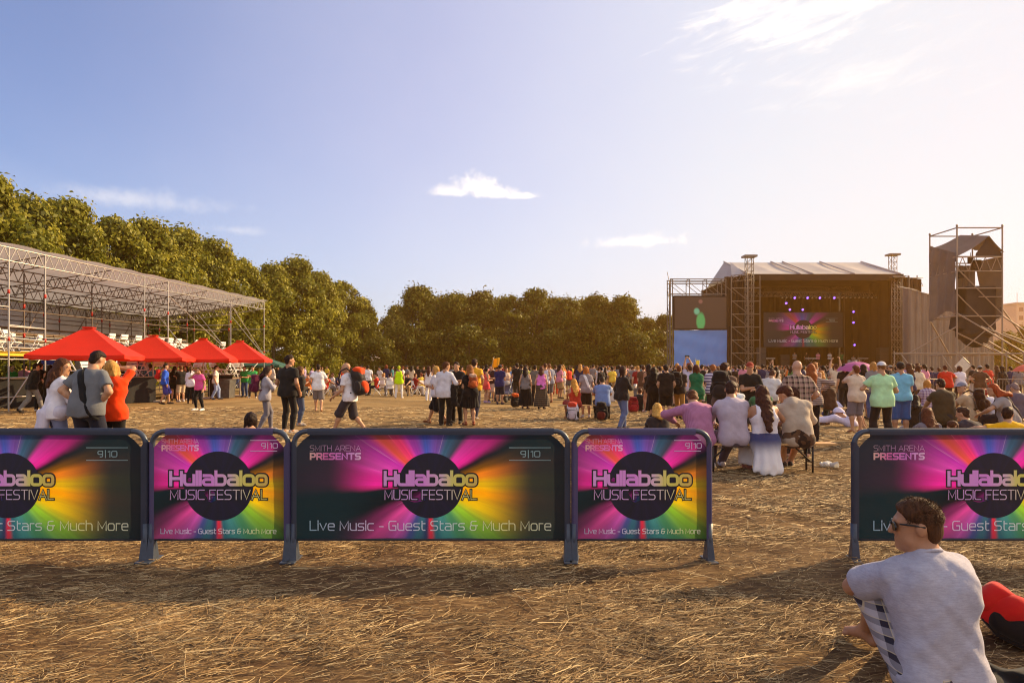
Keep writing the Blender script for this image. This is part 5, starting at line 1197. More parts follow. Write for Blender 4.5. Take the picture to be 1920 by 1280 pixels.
    # speaker stacks, drum kit, keyboards on the deck
    grille = plain('speaker grille', (.02, .02, .02), .6)
    for i, (px, D) in enumerate(((1425, 82), (1655, 82), (1470, 88), (1632, 90))):
        sp = empty('speaker_stack', (xat(px, D), D, 1.8), 0, ['black speaker stack at the left front of the stage deck', 'black speaker stack at the right front of the stage deck', 'black amplifier stack on the left of the band', 'black amplifier stack on the right behind the band'][i], 'speaker', 'speaker stacks on the stage')
        for z in (0, .75, 1.5)[: 3 if i < 2 else 2]: m = MB(); m.box((-.6, -.4, z), (.6, .4, z+.72)); m.build('cabinet', can, sp, bevel=.03); m = MB(); m.box((-.52, -.43, z+.06), (.52, -.402, z+.66)); m.build('grille', grille, sp)
    kd = empty('drum_kit', (xat(1598, 88), 88, 1.8), 0, 'drum kit with cymbals glinting on the right of the stage', 'drum kit'); wh = plain('drum skin', (.75, .72, .68), .4); cy = plain('cymbal brass', (.65, .48, .2), .25, .9)
    for x, z, r, n in ((0, .3, .33, 'bass_drum'), (.45, .55, .22, 'tom_drum'), (-.4, .5, .2, 'snare_drum')): MB().bar((x, -.25, z+.1), (x, .2, z+.1), r, 16).build(n, wh, kd)
    for x, z in ((-.75, 1.25), (.8, 1.35), (1.2, 1.05)): m = MB(); m.bar((x, 0, z), (x, 0, z+.015), .28, 14); m.build('cymbal', cy, kd); MB().bar((x, 0, 0), (x, 0, z), .015, 5).build('stand', galv, kd)
    for i, (px, lb) in enumerate(((1443, 'keyboard on a stand at the left of the stage'), (1520, 'keyboard on a stand near the middle of the stage'), (1618, 'white keyboard on a stand at the right of the stage'))):
        kb = empty('keyboard', (xat(px, 85), 85, 1.8), .1*i, lb, 'keyboard', 'keyboards on the stage'); m = MB(); m.box((-.65, -.16, .92), (.65, .16, 1.0)); m.build('keys', wh, kd if False else kb, bevel=.01)
        m = MB(); m.bar((-.4, 0, 0), (.4, 0, .92), .025, 6); m.bar((.4, .05, 0), (-.4, .05, .92), .025, 6); m.build('stand', galv, kb)
    # ---- video wall on the left with the blue sheet
    v = empty('video_wall', (0, 80, 0), 0, 'scaffold frame with a black video screen above a blue sheet, left of the stage', 'video wall'); D0_ = 80
    Q = lambda px, py, dy=0.0: Vector((xat(px, 80), dy, zat(py, 80)))
    for px in (1257, 1261, 1361): pipe('upright', Vector((xat(px, 80), 0, 0)), Q(px, 523), .06, galv, v); pipe('upright', Vector((xat(px, 80), 1.6, 0)), Q(px, 523, 1.6), .06, galv, v)
    for dy in (0, 1.6):
        for py in (523, 529, 551): pipe('ledger', Q(1256, py, dy), Q(1361, py, dy), .05, galv, v)
        for k, px in enumerate((1261, 1293, 1325, 1353)): pipe('upright', Q(px, 553, dy), Q(px, 523, dy), .05, galv, v); pipe('brace', Q(px, 530, dy), Q(px+26, 551, dy), .035, galv, v)
    for px in (1261, 1293, 1325, 1356): pipe('transom', Q(px, 523), Q(px, 523, 1.6), .045, galv, v)
    for k in range(6): pipe('ledger', Vector((xat(1257, 80), 0, 1+2*k)), Vector((xat(1257, 80), 1.6, 1+2*k)), .04, galv, v); pipe('brace', Vector((xat(1257, 80), 0, 1+2*k)), Vector((xat(1257, 80), 1.6, 3+2*k)), .04, galv, v)
    m = MB(); a, c = Q(1262, 618), Q(1363, 555); m.box((a.x, -.25, a.z), (c.x, .2, c.z)); m.build('screen_housing', blk, v, bevel=.05)
    mm, nt, b = new_mat('video picture'); tc = N(nt, 'ShaderNodeTexCoord'); sp = N(nt, 'ShaderNodeSeparateXYZ'); L(nt, tc.outputs['Object'], sp.inputs[0]); nz = math_(nt, 'MULTIPLY', math_(nt, 'SUBTRACT', noise(nt, .9, 2), .5), .5)
    def blob(x0, z0, rx, rz, e=.35):
        q = math_(nt, 'ADD', math_(nt, 'POWER', math_(nt, 'ABSOLUTE', math_(nt, 'DIVIDE', math_(nt, 'SUBTRACT', sp.outputs[0], x0), rx)), 2), math_(nt, 'POWER', math_(nt, 'ABSOLUTE', math_(nt, 'DIVIDE', math_(nt, 'SUBTRACT', sp.outputs[2], z0), rz)), 2))
        k_ = N(nt, 'ShaderNodeMapRange', interpolation_type='SMOOTHSTEP'); L(nt, math_(nt, 'ADD', q, nz), k_.inputs[0]); k_.inputs[1].default_value = 1; k_.inputs[2].default_value = 1-e; return k_.outputs[0]
    col = mixc(nt, blob(.0, -1.0, .62, 1.2, .6), (.035, .018, .010, 1), (.04, .30, .09, 1)); col = mixc(nt, blob(-.45, .15, .42, .5, .9), col, (.10, .36, .22, 1)); col = mixc(nt, math_(nt, 'MULTIPLY', blob(.0, 1.3, .3, .3, .8), .5), col, (.3, .12, .10, 1))
    L(nt, col, b.inputs['Base Color']); L(nt, col, b.inputs['Emission Color']); b.inputs['Emission Strength'].default_value = .30; b.inputs['Roughness'].default_value = .4
    w = c.x-a.x-.3; h = c.z-a.z-.3; m = MB(); m.add([(-w/2, 0, -h/2), (w/2, 0, -h/2), (w/2, 0, h/2), (-w/2, 0, h/2)], [(0, 1, 2, 3)]); m.build('display', mm, v, loc=((a.x+c.x)/2, -.254, (a.z+c.z)/2))
    m = MB(); a, c = Q(1263, 690), Q(1362, 619)
    m.grid(lambda u, vv: (a.x+(c.x-a.x)*u, -.2+.07*math.sin(u*30+4*math.sin(vv*4))*math.sin(vv*PI)+.05*math.sin(vv*20+u*5), .3+(c.z-.3)*vv-.25*math.sin(u*PI)*vv*(1-vv)), 70, 26); m.build('blue_sheet', plain('blue sheet', srgb(125, 178, 255), .55, var=.06, scale=.7, bmp=.5, bscale=1.6, trans=.5), v)
    # ---- grey tarpaulin box on the right of the stage
    g = empty('backstage_tent', (0, 72, 0), 0, 'tall box of hanging grey tarpaulin between the stage and the scaffold tower', 'tent'); tarp = plain('grey tarpaulin', (.215, .165, .135), .7, var=.14, scale=.6, bmp=.5, bscale=1.4)
    x0, x1 = xat(1703, 72), xat(1864, 72); z0, z1 = zat(541, 72), zat(585, 72)
    m = MB(); m.grid(lambda u, vv: (x0+(x1-x0)*u, .10*math.sin(u*74+3*vv)+.05*math.sin(u*171), (z0+(z1-z0)*u)*vv), 160, 8); m.build('front_sheet', tarp, g)
    m = MB(); m.grid(lambda u, vv: (x0+.05*math.sin(u*30), .9*u, (z0+.1*u)*vv), 12, 4); m.build('side_sheet', tarp, g)
    m = MB(); m.grid(lambda u, vv: (x0-.2+(x1-x0+.4)*u, -.2+2.2*vv, z0+.05+(z1-z0)*u+.45*vv+.08*math.sin(u*25)), 30, 6); m.build('top_sheet', plain('pale tarpaulin', (.60, .56, .54), .6, var=.1, trans=.2), g)
    for x in (x0+.05, x1-.05): pipe('upright', (x, .25, 0), (x, .25, z1), .05, galv, g)
# ------------------------------------------------------------------ scaffold tower with the sound system, far right
def build_tower():
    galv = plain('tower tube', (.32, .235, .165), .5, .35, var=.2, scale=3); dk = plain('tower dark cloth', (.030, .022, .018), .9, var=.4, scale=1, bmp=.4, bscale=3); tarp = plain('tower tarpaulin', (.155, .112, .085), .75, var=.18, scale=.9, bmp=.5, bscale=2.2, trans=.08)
    t = empty('sound_tower', (27.4, 40, 0), 0, 'tall scaffold tower wrapped in grey tarpaulin, with hanging speakers, far right', 'scaffold tower')
    w, d = 1.33, 2.6; zt = 9.83
    def q(px, py, D): p = at(px, py, D); return p-Vector((27.4, 40, 0))
    cs = [(-w, 0), (w, 0), (w, d), (-w, d)]
    for x, y in cs: pipe('upright', (x, y, 0), (x, y, zt), .045, galv, t); MB().bar((x, y, zt), (x, y, zt+.12), .06, 8).build('coupler', galv, t)
    for z in (zt-.06, zt-1.75, 4.6, 2.35, .4):
        for a, b in ((0, 1), (1, 2), (2, 3), (3, 0)): pipe('ledger', (*cs[a], z), (*cs[b], z), .038, galv, t)
    for a, b in ((0, 1), (3, 0)): truss('lattice_girder', (*cs[a], zt-2.6), (*cs[b], zt-2.6), .82, galv, t, r=.035, n=4)
    for a, b in ((0, 1),):
        pipe('ledger', (*cs[a], zt-3.6), (*cs[b], zt-3.6), .035, galv, t); pipe('ledger', (-.05, 0, zt-4.1), (1.3, 0, zt-4.1), .03, galv, t)
        pipe('brace', (-w, 0, 5.9), (w+.05, 0, 3.2), .035, galv, t); pipe('brace', (-w, 0, 7.4), (w, 0, 4.7), .035, galv, t); pipe('brace', (-w, 0, 2.35), (w, 0, 4.6), .035, galv, t)
    # tarpaulin: left side, gable roof, right panels
    zs = lambda y: zt-1.35+.0*y
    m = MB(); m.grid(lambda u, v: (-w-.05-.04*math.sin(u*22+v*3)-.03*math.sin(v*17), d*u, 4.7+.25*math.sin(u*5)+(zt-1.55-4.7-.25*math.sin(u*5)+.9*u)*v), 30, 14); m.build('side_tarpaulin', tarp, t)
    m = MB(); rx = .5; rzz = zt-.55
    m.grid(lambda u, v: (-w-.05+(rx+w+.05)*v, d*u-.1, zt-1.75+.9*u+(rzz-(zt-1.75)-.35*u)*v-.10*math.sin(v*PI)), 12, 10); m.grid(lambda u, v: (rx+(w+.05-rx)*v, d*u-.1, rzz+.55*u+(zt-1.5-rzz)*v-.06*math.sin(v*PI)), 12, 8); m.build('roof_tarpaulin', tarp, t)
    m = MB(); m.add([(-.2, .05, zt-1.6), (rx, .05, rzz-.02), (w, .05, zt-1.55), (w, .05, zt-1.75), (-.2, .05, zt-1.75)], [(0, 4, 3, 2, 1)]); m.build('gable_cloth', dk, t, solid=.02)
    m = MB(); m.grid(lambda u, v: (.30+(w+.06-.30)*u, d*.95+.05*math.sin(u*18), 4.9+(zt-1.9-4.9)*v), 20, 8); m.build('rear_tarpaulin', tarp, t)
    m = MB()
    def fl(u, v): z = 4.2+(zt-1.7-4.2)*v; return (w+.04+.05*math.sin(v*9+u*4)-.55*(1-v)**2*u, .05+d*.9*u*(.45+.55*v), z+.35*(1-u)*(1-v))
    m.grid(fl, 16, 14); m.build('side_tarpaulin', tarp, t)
    # speaker array in a dark bag: tapering, rounded at the bottom
    S = SDF(); S.rbox((.25, .75, 5.1), (.92, .55, 1.30), .12, None, .05); S.rbox((.18, .75, 3.85), (.95, .5, .50), .25, rotm(0, 12, 0), .12); S.rbox((-.55, .7, 4.2), (.55, .45, .45), .10, rotm(0, 0, 12), .06); S.ell((.25, .75, 3.3), (.8, .45, .5), None, .12)
    link('speaker_array', S.mesh('speaker_array', .05, wrinkle(.02, 4, f=5)), dk, t)
    for i, (x, z, s) in enumerate(((-.62, 7.15, .8), (.35, 7.7, 1.0), (-1.0, 8.05, .55), (.0, 8.0, .6))):
        m = MB(); m.box((-.22*s, -.15*s, -.3*s), (.22*s, .15*s, .3*s)); m.bar((0, 0, .3*s), (0, 0, .75*s), .02, 5); m.build('chain_hoist', dk, t, bevel=.03, loc=(x, .8, z))
    # raking struts down to the right and towards us
    for a, b in (((-1.3, 0, 4.75), (.75, -2.6, 2.35)), ((.02, -.1, 4.0), (2.2, -2.4, 2.3)), ((1.35, 0, 4.6), (4.2, -.6, 2.4)), ((1.35, 0, 3.6), (4.6, -.4, 2.3)), ((-1.33, 2.6, 4.5), (1.3, 4.6, 2.2)), ((.2, 0, 3.0), (3.0, -3.4, .1)), ((-1.3, .0, 2.3), (-.2, -2.6, .1)), ((-3.6, 1, 2.4), (-1.3, 0, 4.0)), ((1.35, .2, 5.2), (3.7, 1.2, 3.1)), ((1.33, 2.6, 3.8), (4.5, 2.0, 1.7)), ((-1.3, 0, 3.6), (1.3, 0, 2.35))): pipe('brace', a, b, .042, galv, t)
    g = empty('scaffold_rail', (0, 38, 0), 0, 'long scaffold handrail on posts in front of the tower, right edge', 'handrail')
    pipe('rail', (xat(1676, 38), 0, zat(663, 38)), (xat(1960, 38), 0, zat(663, 38)), .04, galv, g)
    for px in (1677, 1716, 1756, 1793, 1800, 1836, 1853, 1887, 1920): pipe('post', (xat(px, 38), 0, 0), (xat(px, 38), 0, zat(658, 38)), .035, galv, g)
    pipe('rail', (xat(1756, 38), 0, 1.15), (xat(1960, 38), 0, 1.15), .03, galv, g)
    for x in ((1690, 1720), (1765, 1790), (1800, 1850)): pipe('brace', (xat(x[0], 38), 0, 2.3), (xat(x[1], 38), -1.2, .1), .035, galv, g)
    # crowd control fences
    fm = plain('fence steel', (.30, .23, .17), .5, .4, var=.15)
    me = MB(); me.tube([(-1.1, 0, .12), (-1.1, 0, 1.05), (-1.05, 0, 1.1), (1.05, 0, 1.1), (1.1, 0, 1.05), (1.1, 0, .12)], .022, 6, closed=True); fr = me.mesh('frame'); fr.materials.append(fm)
    me = MB()
    for k in range(17): me.bar((-1.0+k*.125, 0, .12), (-1.0+k*.125, 0, 1.1), .009, 5)
    br = me.mesh('bar_infill'); br.materials.append(fm)
    me = MB(); me.box((-.03, -.3, 0), (.03, .3, .03)); me.bar((0, 0, .03), (0, 0, .2), .02, 6); ft = me.mesh('foot'); ft.materials.append(fm)
    lb = ['left of the person in red', 'in front of the woman in white', 'right of the woman in white', 'at the right picture edge']
    for i in range(4):
        o = empty('crowd_fence', (xat(1728, 28)+i*2.28-.4, 28+.1*math.sin(i*2), 0), .06*math.sin(i*1.7), 'steel crowd fence with thin bars '+lb[i], 'fence', 'crowd fences by the tower')
        link('frame', fr, None, o); link('bar_infill', br, None, o)
        for s in (-.8, .8): link('foot', ft, None, o, loc=(s, 0, 0))
    # placard leaning on the tower
    m = MB(); m.box((-.32, -.012, -.32), (.32, .012, .32)); tag(m.build('placard', plain('pale board', (.66, .58, .48), .7), None, loc=at(1805, 686, 37), rot=(.1, .75, .1)), 'pale square placard tilted on its corner behind the fence, below the tower', 'placard')
    m = MB(); 
    # apartment blocks
    con = plain('pale concrete', (.46, .40, .36), .85, var=.08, scale=.12); win = plain('window glass', (.07, .08, .10), .2, var=.3, scale=.1)
    for i, (px0, px1, pt, D) in enumerate(((1862, 1907, 580, 260), (1906, 1975, 570, 240))):
        x0, x1, h = xat(px0, D), xat(px1, D), zat(pt, D); b = empty('apartment_block', ((x0+x1)/2, D, 0), 0, ['lower pale apartment block half hidden by the tower', 'taller pale apartment block at the right picture edge'][i], 'building', 'apartment blocks'); hw = (x1-x0)/2
        m = MB(); m.box((-hw, 0, 0), (hw, 12, h)); m.build('wall', con, b); m = MB(); m.box((-hw-.3, -.3, h), (hw+.3, 12.3, h+.6)); m.build('roof', con, b)
        n = int(hw*2/3.0); fl = int(h/3)
        for k in range(n):
            for f in range(max(0, fl-4), fl):
                m = MB(); z = h-2.6-(fl-1-f)*3.0; x = -hw+1.6+k*3.0; m.box((x-.75, -.04, z), (x+.75, .03, z+1.5)); m.box((x-.03, -.07, z), (x+.03, -.041, z+1.5)); m.build('window', win, b)
        for x in (-hw*.4, hw*.3): MB().bar((x, 5, h), (x, 5, h+4.5), .09, 5).build('antenna', con, b)
def build_small():
    red = plain('pink umbrella cloth', srgb(205, 110, 175), .6, var=.06, trans=.45); red2 = plain('coral umbrella cloth', srgb(230, 120, 95), .6, var=.06, trans=.4); st = plain('umbrella shaft', (.2, .2, .2), .4)
    for px, py, D, r, m_, lb in ((1606, 678, 24, .64, red, 'pink open umbrella above the crowd in front of the stage'), (1932, 682, 30, .65, red2, 'coral open umbrella at the right picture edge, behind the fence')):
        z = zat(py, D); t = empty('umbrella', (xat(px, D), D, z), .3, lb, 'umbrella', 'umbrellas in the crowd'); m = MB()
        def f(u, v):
            a = u*2*PI; s = (1-.05*abs(math.sin(a*4))*v); return (r*math.sin(v*1.25)/math.sin(1.25)*math.cos(a)*s, r*math.sin(v*1.25)/math.sin(1.25)*math.sin(a)*s, -(1-math.cos(v*1.25))*r*.72-.02*math.sin(a*4)**2*v)
        m.grid(f, 48, 8); m.build('canopy', m_, t); MB().bar((0, 0, .05), (0, 0, -.75), .010, 6).build('shaft', st, t); MB().tube([(0, 0, -.75), (0, 0, -.85), (.03, 0, -.88), (.06, 0, -.85)], .014, 6).build('handle', st, t)
    # flag
    t = empty('flag', (xat(917, 30), 30, 1.2), 0, 'small yellow flag held up above the people in the middle of the field', 'flag'); MB().bar((0, 0, 0), (.22, 0, .85), .010, 6).build('flagpole', st, t)
    m = MB(); m.grid(lambda u, v: (.13+.07*v*.9+.30*u-.03*v, .03*math.sin(u*7), .42+.40*v-.05*u-.03*math.sin(u*5)), 12, 8); m.build('cloth', plain('yellow flag cloth', srgb(240, 180, 40), .7, var=.08, trans=.4), t, solid=.004)
    t = empty('flag', (xat(1300, 32), 32, 1.3), 0, 'pale yellow rolled flag held up in front of the blue sheet', 'flag'); m = MB(); m.grid(lambda u, v: (.05*math.sin(v*3)+.16*u+.12*v, .02*math.sin(u*7), .12+.50*v), 6, 8); m.build('cloth', plain('pale flag cloth', srgb(235, 215, 90), .7, var=.08, trans=.4), t, solid=.004); MB().bar((0, 0, -.3), (.1, 0, .7), .008, 6).build('flagpole', st, t)
    # plastic cup and a crumpled bag on the ground
    pl = plain('clear plastic', (.78, .76, .74), .25, var=.05, trans=.4)
    m = MB(); m.lathe([(0, 0), (.030, 0), (.034, .02), (.046, .12), (.049, .122)], (0, 0, 0), 18); o = m.build('plastic_cup', pl, None, loc=(xat(1556, 10.6), 10.6, .045), rot=(1.45, 0, 1.1), solid=.002); tag(o, 'white plastic cup lying on the straw right of the bench', 'cup')
    S = SDF(); S.ell((0, 0, .035), (.10, .07, .045), None, .02); S.ell((.06, .03, .04), (.06, .05, .05), None, .02); o = link('plastic_bag', S.mesh('plastic_bag', .008, wrinkle(.012, 9, f=60)), pl, None, (xat(1549, 10.75), 10.75, 0)); tag(o, 'crumpled white plastic bag beside the fallen cup', 'bag')
    # parked cars far away
    tyre = plain('tyre', (.02, .02, .02), .8); gl = plain('car glass', (.03, .035, .04), .1)
    for i, (px, D, c, lb) in enumerate(((742, 118, (205, 205, 210), 'white parked car at the foot of the dark trees, behind the guard in yellow'), (768, 122, (215, 215, 215), 'white parked car right of the guard, half hidden by people'), (792, 126, (60, 55, 60), 'dark parked car right of the white ones at the edge of the field'))):
        t = empty('parked_car', (xat(px, D), D, 0), .2*i, lb, 'car', 'cars parked by the far trees'); S = SDF(); S.rbox((0, 0, .62), (2.1, .85, .34), .16, None, .1); S.rbox((-.15, 0, 1.08), (1.15, .74, .34), .22, None, .12)
        link('body', S.mesh('body', .07), plain('car paint %d' % i, srgb(*c), .25, .1, var=.03), t)
        for s in (-1, 1): m = MB(); m.box((-1.0, s*.70-.02, .98), (.75, s*.70+.06, 1.28)); m.build('side_window', gl, t, bevel=.03)
        for x in (-1.3, 1.3):
            for s in (-1, 1): m = MB(); m.bar((x, s*.72, .32), (x, s*.9, .32), .32, 14); m.build('wheel', tyre, t)
    # wire fence in front of the far trees
    wm = plain('fence wire', (.16, .14, .10), .6); t = empty('wire_fence', (0, 104, 0), 0, 'thin wire fence along the foot of the far trees', 'fence')
    for k in range(17): pipe('post', (-21+k*3, 0, 0), (-21+k*3, 0, 1.9), .035, wm, t)
    for z in (.15, .75, 1.3, 1.85): pipe('wire', (-21, 0, z), (27, 0, z), .014, wm, t)
# ------------------------------------------------------------------ everyone in the photograph
DKB = (48, 34, 26); BRN = (92, 60, 36); BLK = (28, 22, 20); BLD = (205, 160, 90); RED_ = (150, 70, 35)
def px_person(px, D, yaw, H, pose, outfit, label, fine=None, group='people at the festival', z=0.0):
    fine = fine or max(.0105, min(.026, D*.00085)); outfit = dict(outfit); outfit.setdefault('seed', int(abs(px)*7+D*3))
    parts, J = person_parts(pose, outfit, fine); s = H/1.75
    o = put_person(parts, (xat(px, D), D, z), yaw, H, label, group); return o, J, s
def M(*ds): 
    r = {}
    for d in ds: r.update(d)
    return r
def strap(o, P, O, fine=.012, col=(18, 18, 20), right=True, half=.022):
    """a shoulder strap hugging the torso, a child of the person"""
    P = dict(P); P.setdefault('sit', P.get('pelvis', (0, 0, .9))[2] < .7); J = skeleton(P, O.get('female', False)); f = O.get('fat', 1.0); S = body_sdf(J, P, O.get('female', False), f, .03, 0, 0); T = SDF()
    a = J['shL' if right else 'shR']; a = a*.45+J['nb']*.55; b = J['hipR' if right else 'hipL']+J['Rp'] @ A(0, 0, .10); d = (b-a)/np.linalg.norm(b-a); y = J['Rc'][:, 1]; n = np.cross(d, y); n /= np.linalg.norm(n)
    S.torso(T, O.get('fit', .012)+.016, .06, [(a+n*half, n), (a-n*half, -n)], .022); link('bag_strap', T.mesh('bag_strap', fine), fabric(col), o)
def backpack(o_loc, yaw, sc, cols, lb, pitch=0.0, lying=False, rot=None):
    """pack with lid, pocket and straps; its back panel faces +Y"""
    t = empty('backpack', o_loc, 0, lb, 'backpack', 'backpacks'); t.rotation_euler = rot or (math.radians(pitch), 0, math.radians(yaw)); t.scale = (sc,)*3; h = .012; bk = (26, 22, 24) if sum(cols[0]) > 240 and lying else cols[0]
    S = SDF(); S.rbox((0, .0, -.03), (.150, .10, .21), .085, None, .05); S.rbox((0, .01, .14), (.128, .085, .10), .07, None, .05); S.ell((0, -.02, -.13), (.155, .12, .11), None, .05); link('body', S.mesh('body', h, wrinkle(.010, 3, f=22)), fabric(cols[0]), t)
    S = SDF(); S.ell((0, -.085, -.10), (.115, .075, .115), None, .03); S.rbox((0, -.06, -.11), (.11, .08, .09), .05, None, .04); link('pocket', S.mesh('pocket', h, wrinkle(.009, 5, f=26)), fabric(cols[1]), t)
    S = SDF(); S.ell((0, -.01, .215), (.135, .105, .062), None, .03); S.rbox((0, -.045, .17), (.115, .065, .055), .04, None, .04); link('lid', S.mesh('lid', h, wrinkle(.010, 6, f=26)), fabric(cols[2]), t)
    for s in (-1, 1):
        S = SDF(); S.ell((s*.145, -.02, -.09), (.045, .065, .10), None, .02); link('side_pocket', S.mesh('side_pocket', h, wrinkle(.006, 8, f=26)), fabric(bk), t)
        if not lying: MB().tube([(s*.09, .10, .20), (s*.10, .16, .27), (s*.11, .27, .23), (s*.12, .33, .08), (s*.13, .29, -.10), (s*.13, .12, -.19)], .015, 6).build('strap', fabric(bk), t)
        else: MB().tube([(s*.09, .08, .20), (s*.11, .12, .12), (s*.12, .12, -.05), (s*.13, .08, -.19)], .015, 6).build('strap', fabric(bk), t)
    if bk is not cols[0]:
        for q in (.0, 1.0):
            MB().tube([(.145*math.cos(a)*(1-.25*q), -.075-.055*q-.02*math.cos(2*a), -.02-.10*q+(.20-.09*q)*math.sin(a)) for a in np.linspace(0, 2*PI, 33)[:-1]], .006, 6, closed=True).build('zip', plain('zip', (.02, .02, .02), .4), t)
        S = SDF(); S.rbox((0, .045, -.03), (.160, .075, .225), .07, None, .05); link('back_panel', S.mesh('back_panel', h, wrinkle(.008, 9, f=26)), fabric(bk), t)
    MB().tube([(-.12, -.13, .04), (0, -.152, .055), (.12, -.13, .04)], .006, 5).build('zip', plain('zip', (.02, .02, .02), .4), t)
    return t
def on_back(o, J, s, cols, lb, sc=1.0):
    p = J['ch']+J['Rc'] @ A(0, -.27*1.0, -.02); w = o.matrix_basis @ Vector(p*1.0)
    e = math.degrees(math.asin(max(-1, min(1, float(J['Rc'][2, 1]))))); return backpack(w, math.degrees(o.rotation_euler.z)+math.degrees(math.atan2(-J['Rc'][0, 1], J['Rc'][1, 1])), s*sc, cols, lb, pitch=e)
def bench(px0, px1, D, lb, h=.45):
    x0, x1 = xat(px0, D), xat(px1, D); t = empty('wooden_bench', ((x0+x1)/2, D, 0), 0, lb, 'bench', 'folding beer benches'); w = (x1-x0)/2
    wood = plain('bench wood', (.52, .30, .12), .5, var=.16, scale=4, bmp=.12, bscale=30); ir = plain('bench iron', (.035, .028, .025), .5, .4)
    m = MB(); m.box((-w, -.13, h-.03), (w, .13, h)); m.build('seat', wood, t, bevel=.006)
    for s in (-1, 1):
        x = s*(w-.36)
        m = MB(); m.bar((x, -.11, 0), (x, -.11, h-.03), .016, 6); m.bar((x, .11, 0), (x, .11, h-.03), .016, 6); m.bar((x, -.11, .16), (x, .11, .16), .012, 6); m.bar((x, 0, .17), (x-s*.26, 0, h-.03), .012, 6); m.build('leg', ir, t)
    return t
def build_sitter():
    """the man sitting on the ground in front"""
    P = dict(pelvis=(0,0,.10), ppitch=-5, pyaw=4, footL=(-.05,.58,.0,20), footR=(.20,.60,0,-6), kneeL=(-.26,.3,1), kneeR=(.3,.3,1), sw=.156, lean=10, round=.04, twist=2, side=-2, head=(66,6,-2), fwd=.04,
             handL=(-.08,.50,.32), handR=(-.02,.56,.40), elbowL=(-1,.10,-.10), elbowR=(1,.2,-.2), curlL=.5, curlR=.5)
    O = dict(shirt=('short', (176, 172, 184), 'heather', (104, 100, 116)), pants=('short', (150, 145, 160), 'plaid', (48, 42, 58), 1.0), hair=('short', (86, 56, 36)), skin=1, fat=.88, seed=5, folds=.010, hem=-.075, shortlen=-.02, fit=.018, sleeve=.21, low=.014)
    D = 3.25; H = 1.78; yaw = -1; fine = .0078; parts, J = person_parts(P, O, fine); s = H/1.75
    for i, (n, me, mt) in enumerate(parts):
        if n == 'shorts': parts[i] = (n, me, fabric((176, 168, 172), 'plaid', (34, 30, 46), 1.5))
    o = put_person(parts, (xat(1762, D), D, 0), yaw, H, 'man in grey T-shirt, plaid shorts and sunglasses sitting on the straw in front')
    h = J['hd']; R = J['Rh']; q = lambda x, y, z: Vector(h+R @ A(x, y, z))
    blk = plain('sunglass black', (.006, .005, .005), .35, var=0); m = MB()
    for sg in (-1, 1):
        m.tube([q(sg*.066, .074, .020), q(sg*.082, .02, .016), q(sg*.086, -.03, .006)], .0045, 6)
        pts = []
        for k in range(14):
            a = 2*PI*k/14; pts.append((sg*.034+.031*math.cos(a), .004+.021*math.sin(a)*(1 if math.sin(a) > 0 else 1.1)))
        b = [q(x, .105-.9*(x*x)*2.6, z) for x, z in pts]; c = [q(x, .097-.9*(x*x)*2.6, z) for x, z in pts]; n = 14
        m.add(b+c, [tuple(range(n)), tuple(reversed(range(n, 2*n)))]+[(k, n+k, n+(k+1) % n, (k+1) % n) for k in range(n)], 0)
    m.tube([q(-.012, .108, .012), q(0, .111, .014), q(.012, .108, .012)], .004, 6)
    m.build('sunglasses', blk, o)
    # short strands over the crop
    hm = hairm((86, 56, 36)); r = np.random.default_rng(2); V = []; n = 0
    for i in range(5200):
        d = r.normal(size=3); d[2] = abs(d[2])*.9-.15; d /= np.linalg.norm(d)
        if d[1] > .55 and d[2] < .62: continue
        if d[2] < -.05 and d[1] > -.15: continue
        p = A(0, -.016, .030)+d*A(.082, .104, .096); t = d*.35+A(0, .25, -.55 if d[2] < .35 else .15)+r.normal(size=3)*.30; t /= np.linalg.norm(t); w = np.cross(d, t); w /= np.linalg.norm(w)+1e-6; l = .006+(.012 if d[2] > .15 else .003)*r.random()+(.008 if d[1] > .1 and d[2] > .5 else 0)
        a = h+R @ (p-w*.0016); b = h+R @ (p+w*.0016); c = h+R @ (p+t*l); V += [a, b, c]; n += 1
    me = mesh_np('hair_tufts', np.array(V), np.arange(n*3).reshape(-1, 3)); hair = [c for c in o.children if c.name.startswith('hair')][0]; link('hair_tufts', me, hm, hair)
    # neckline of the shirt
    k = [Vector(J['nb']+J['Rc'] @ A(.068*math.cos(a), -.012+.064*math.sin(a), .022+.018*math.sin(a)*-1)) for a in np.linspace(0, 2*PI, 25)[:-1]]
    shirt = [c for c in o.children if c.name.startswith('shirt')][0]
    m = MB(); m.tube(k, .0085, 8, closed=True); m.build('neckband', fabric((176, 172, 184)), shirt)
    # backpack lying right of him
    D2 = 3.8; backpack((xat(1935, D2), D2, .13), 0, 1.05, [(196, 30, 28), (176, 26, 26), (196, 30, 28)], 'red and black backpack lying on the straw right of the man in front', lying=True, rot=(math.radians(-68), math.radians(10), math.radians(58)))
    # dropped jacket behind the pack
    S = SDF(); S.ell((0, 0, .04), (.26, .20, .07), None, .05); S.ell((.15, -.12, .05), (.2, .12, .06), None, .05); S.ell((-.14, .1, .04), (.16, .12, .05), None, .05)
    D3 = 3.2; j = link('jacket', S.mesh('jacket', .012, wrinkle(.022, 12, f=24)), fabric((20, 19, 22)), None, (xat(1925, D3), D3, -.02)); tag(j, 'dark jacket dropped on the straw beside the red backpack', 'jacket')
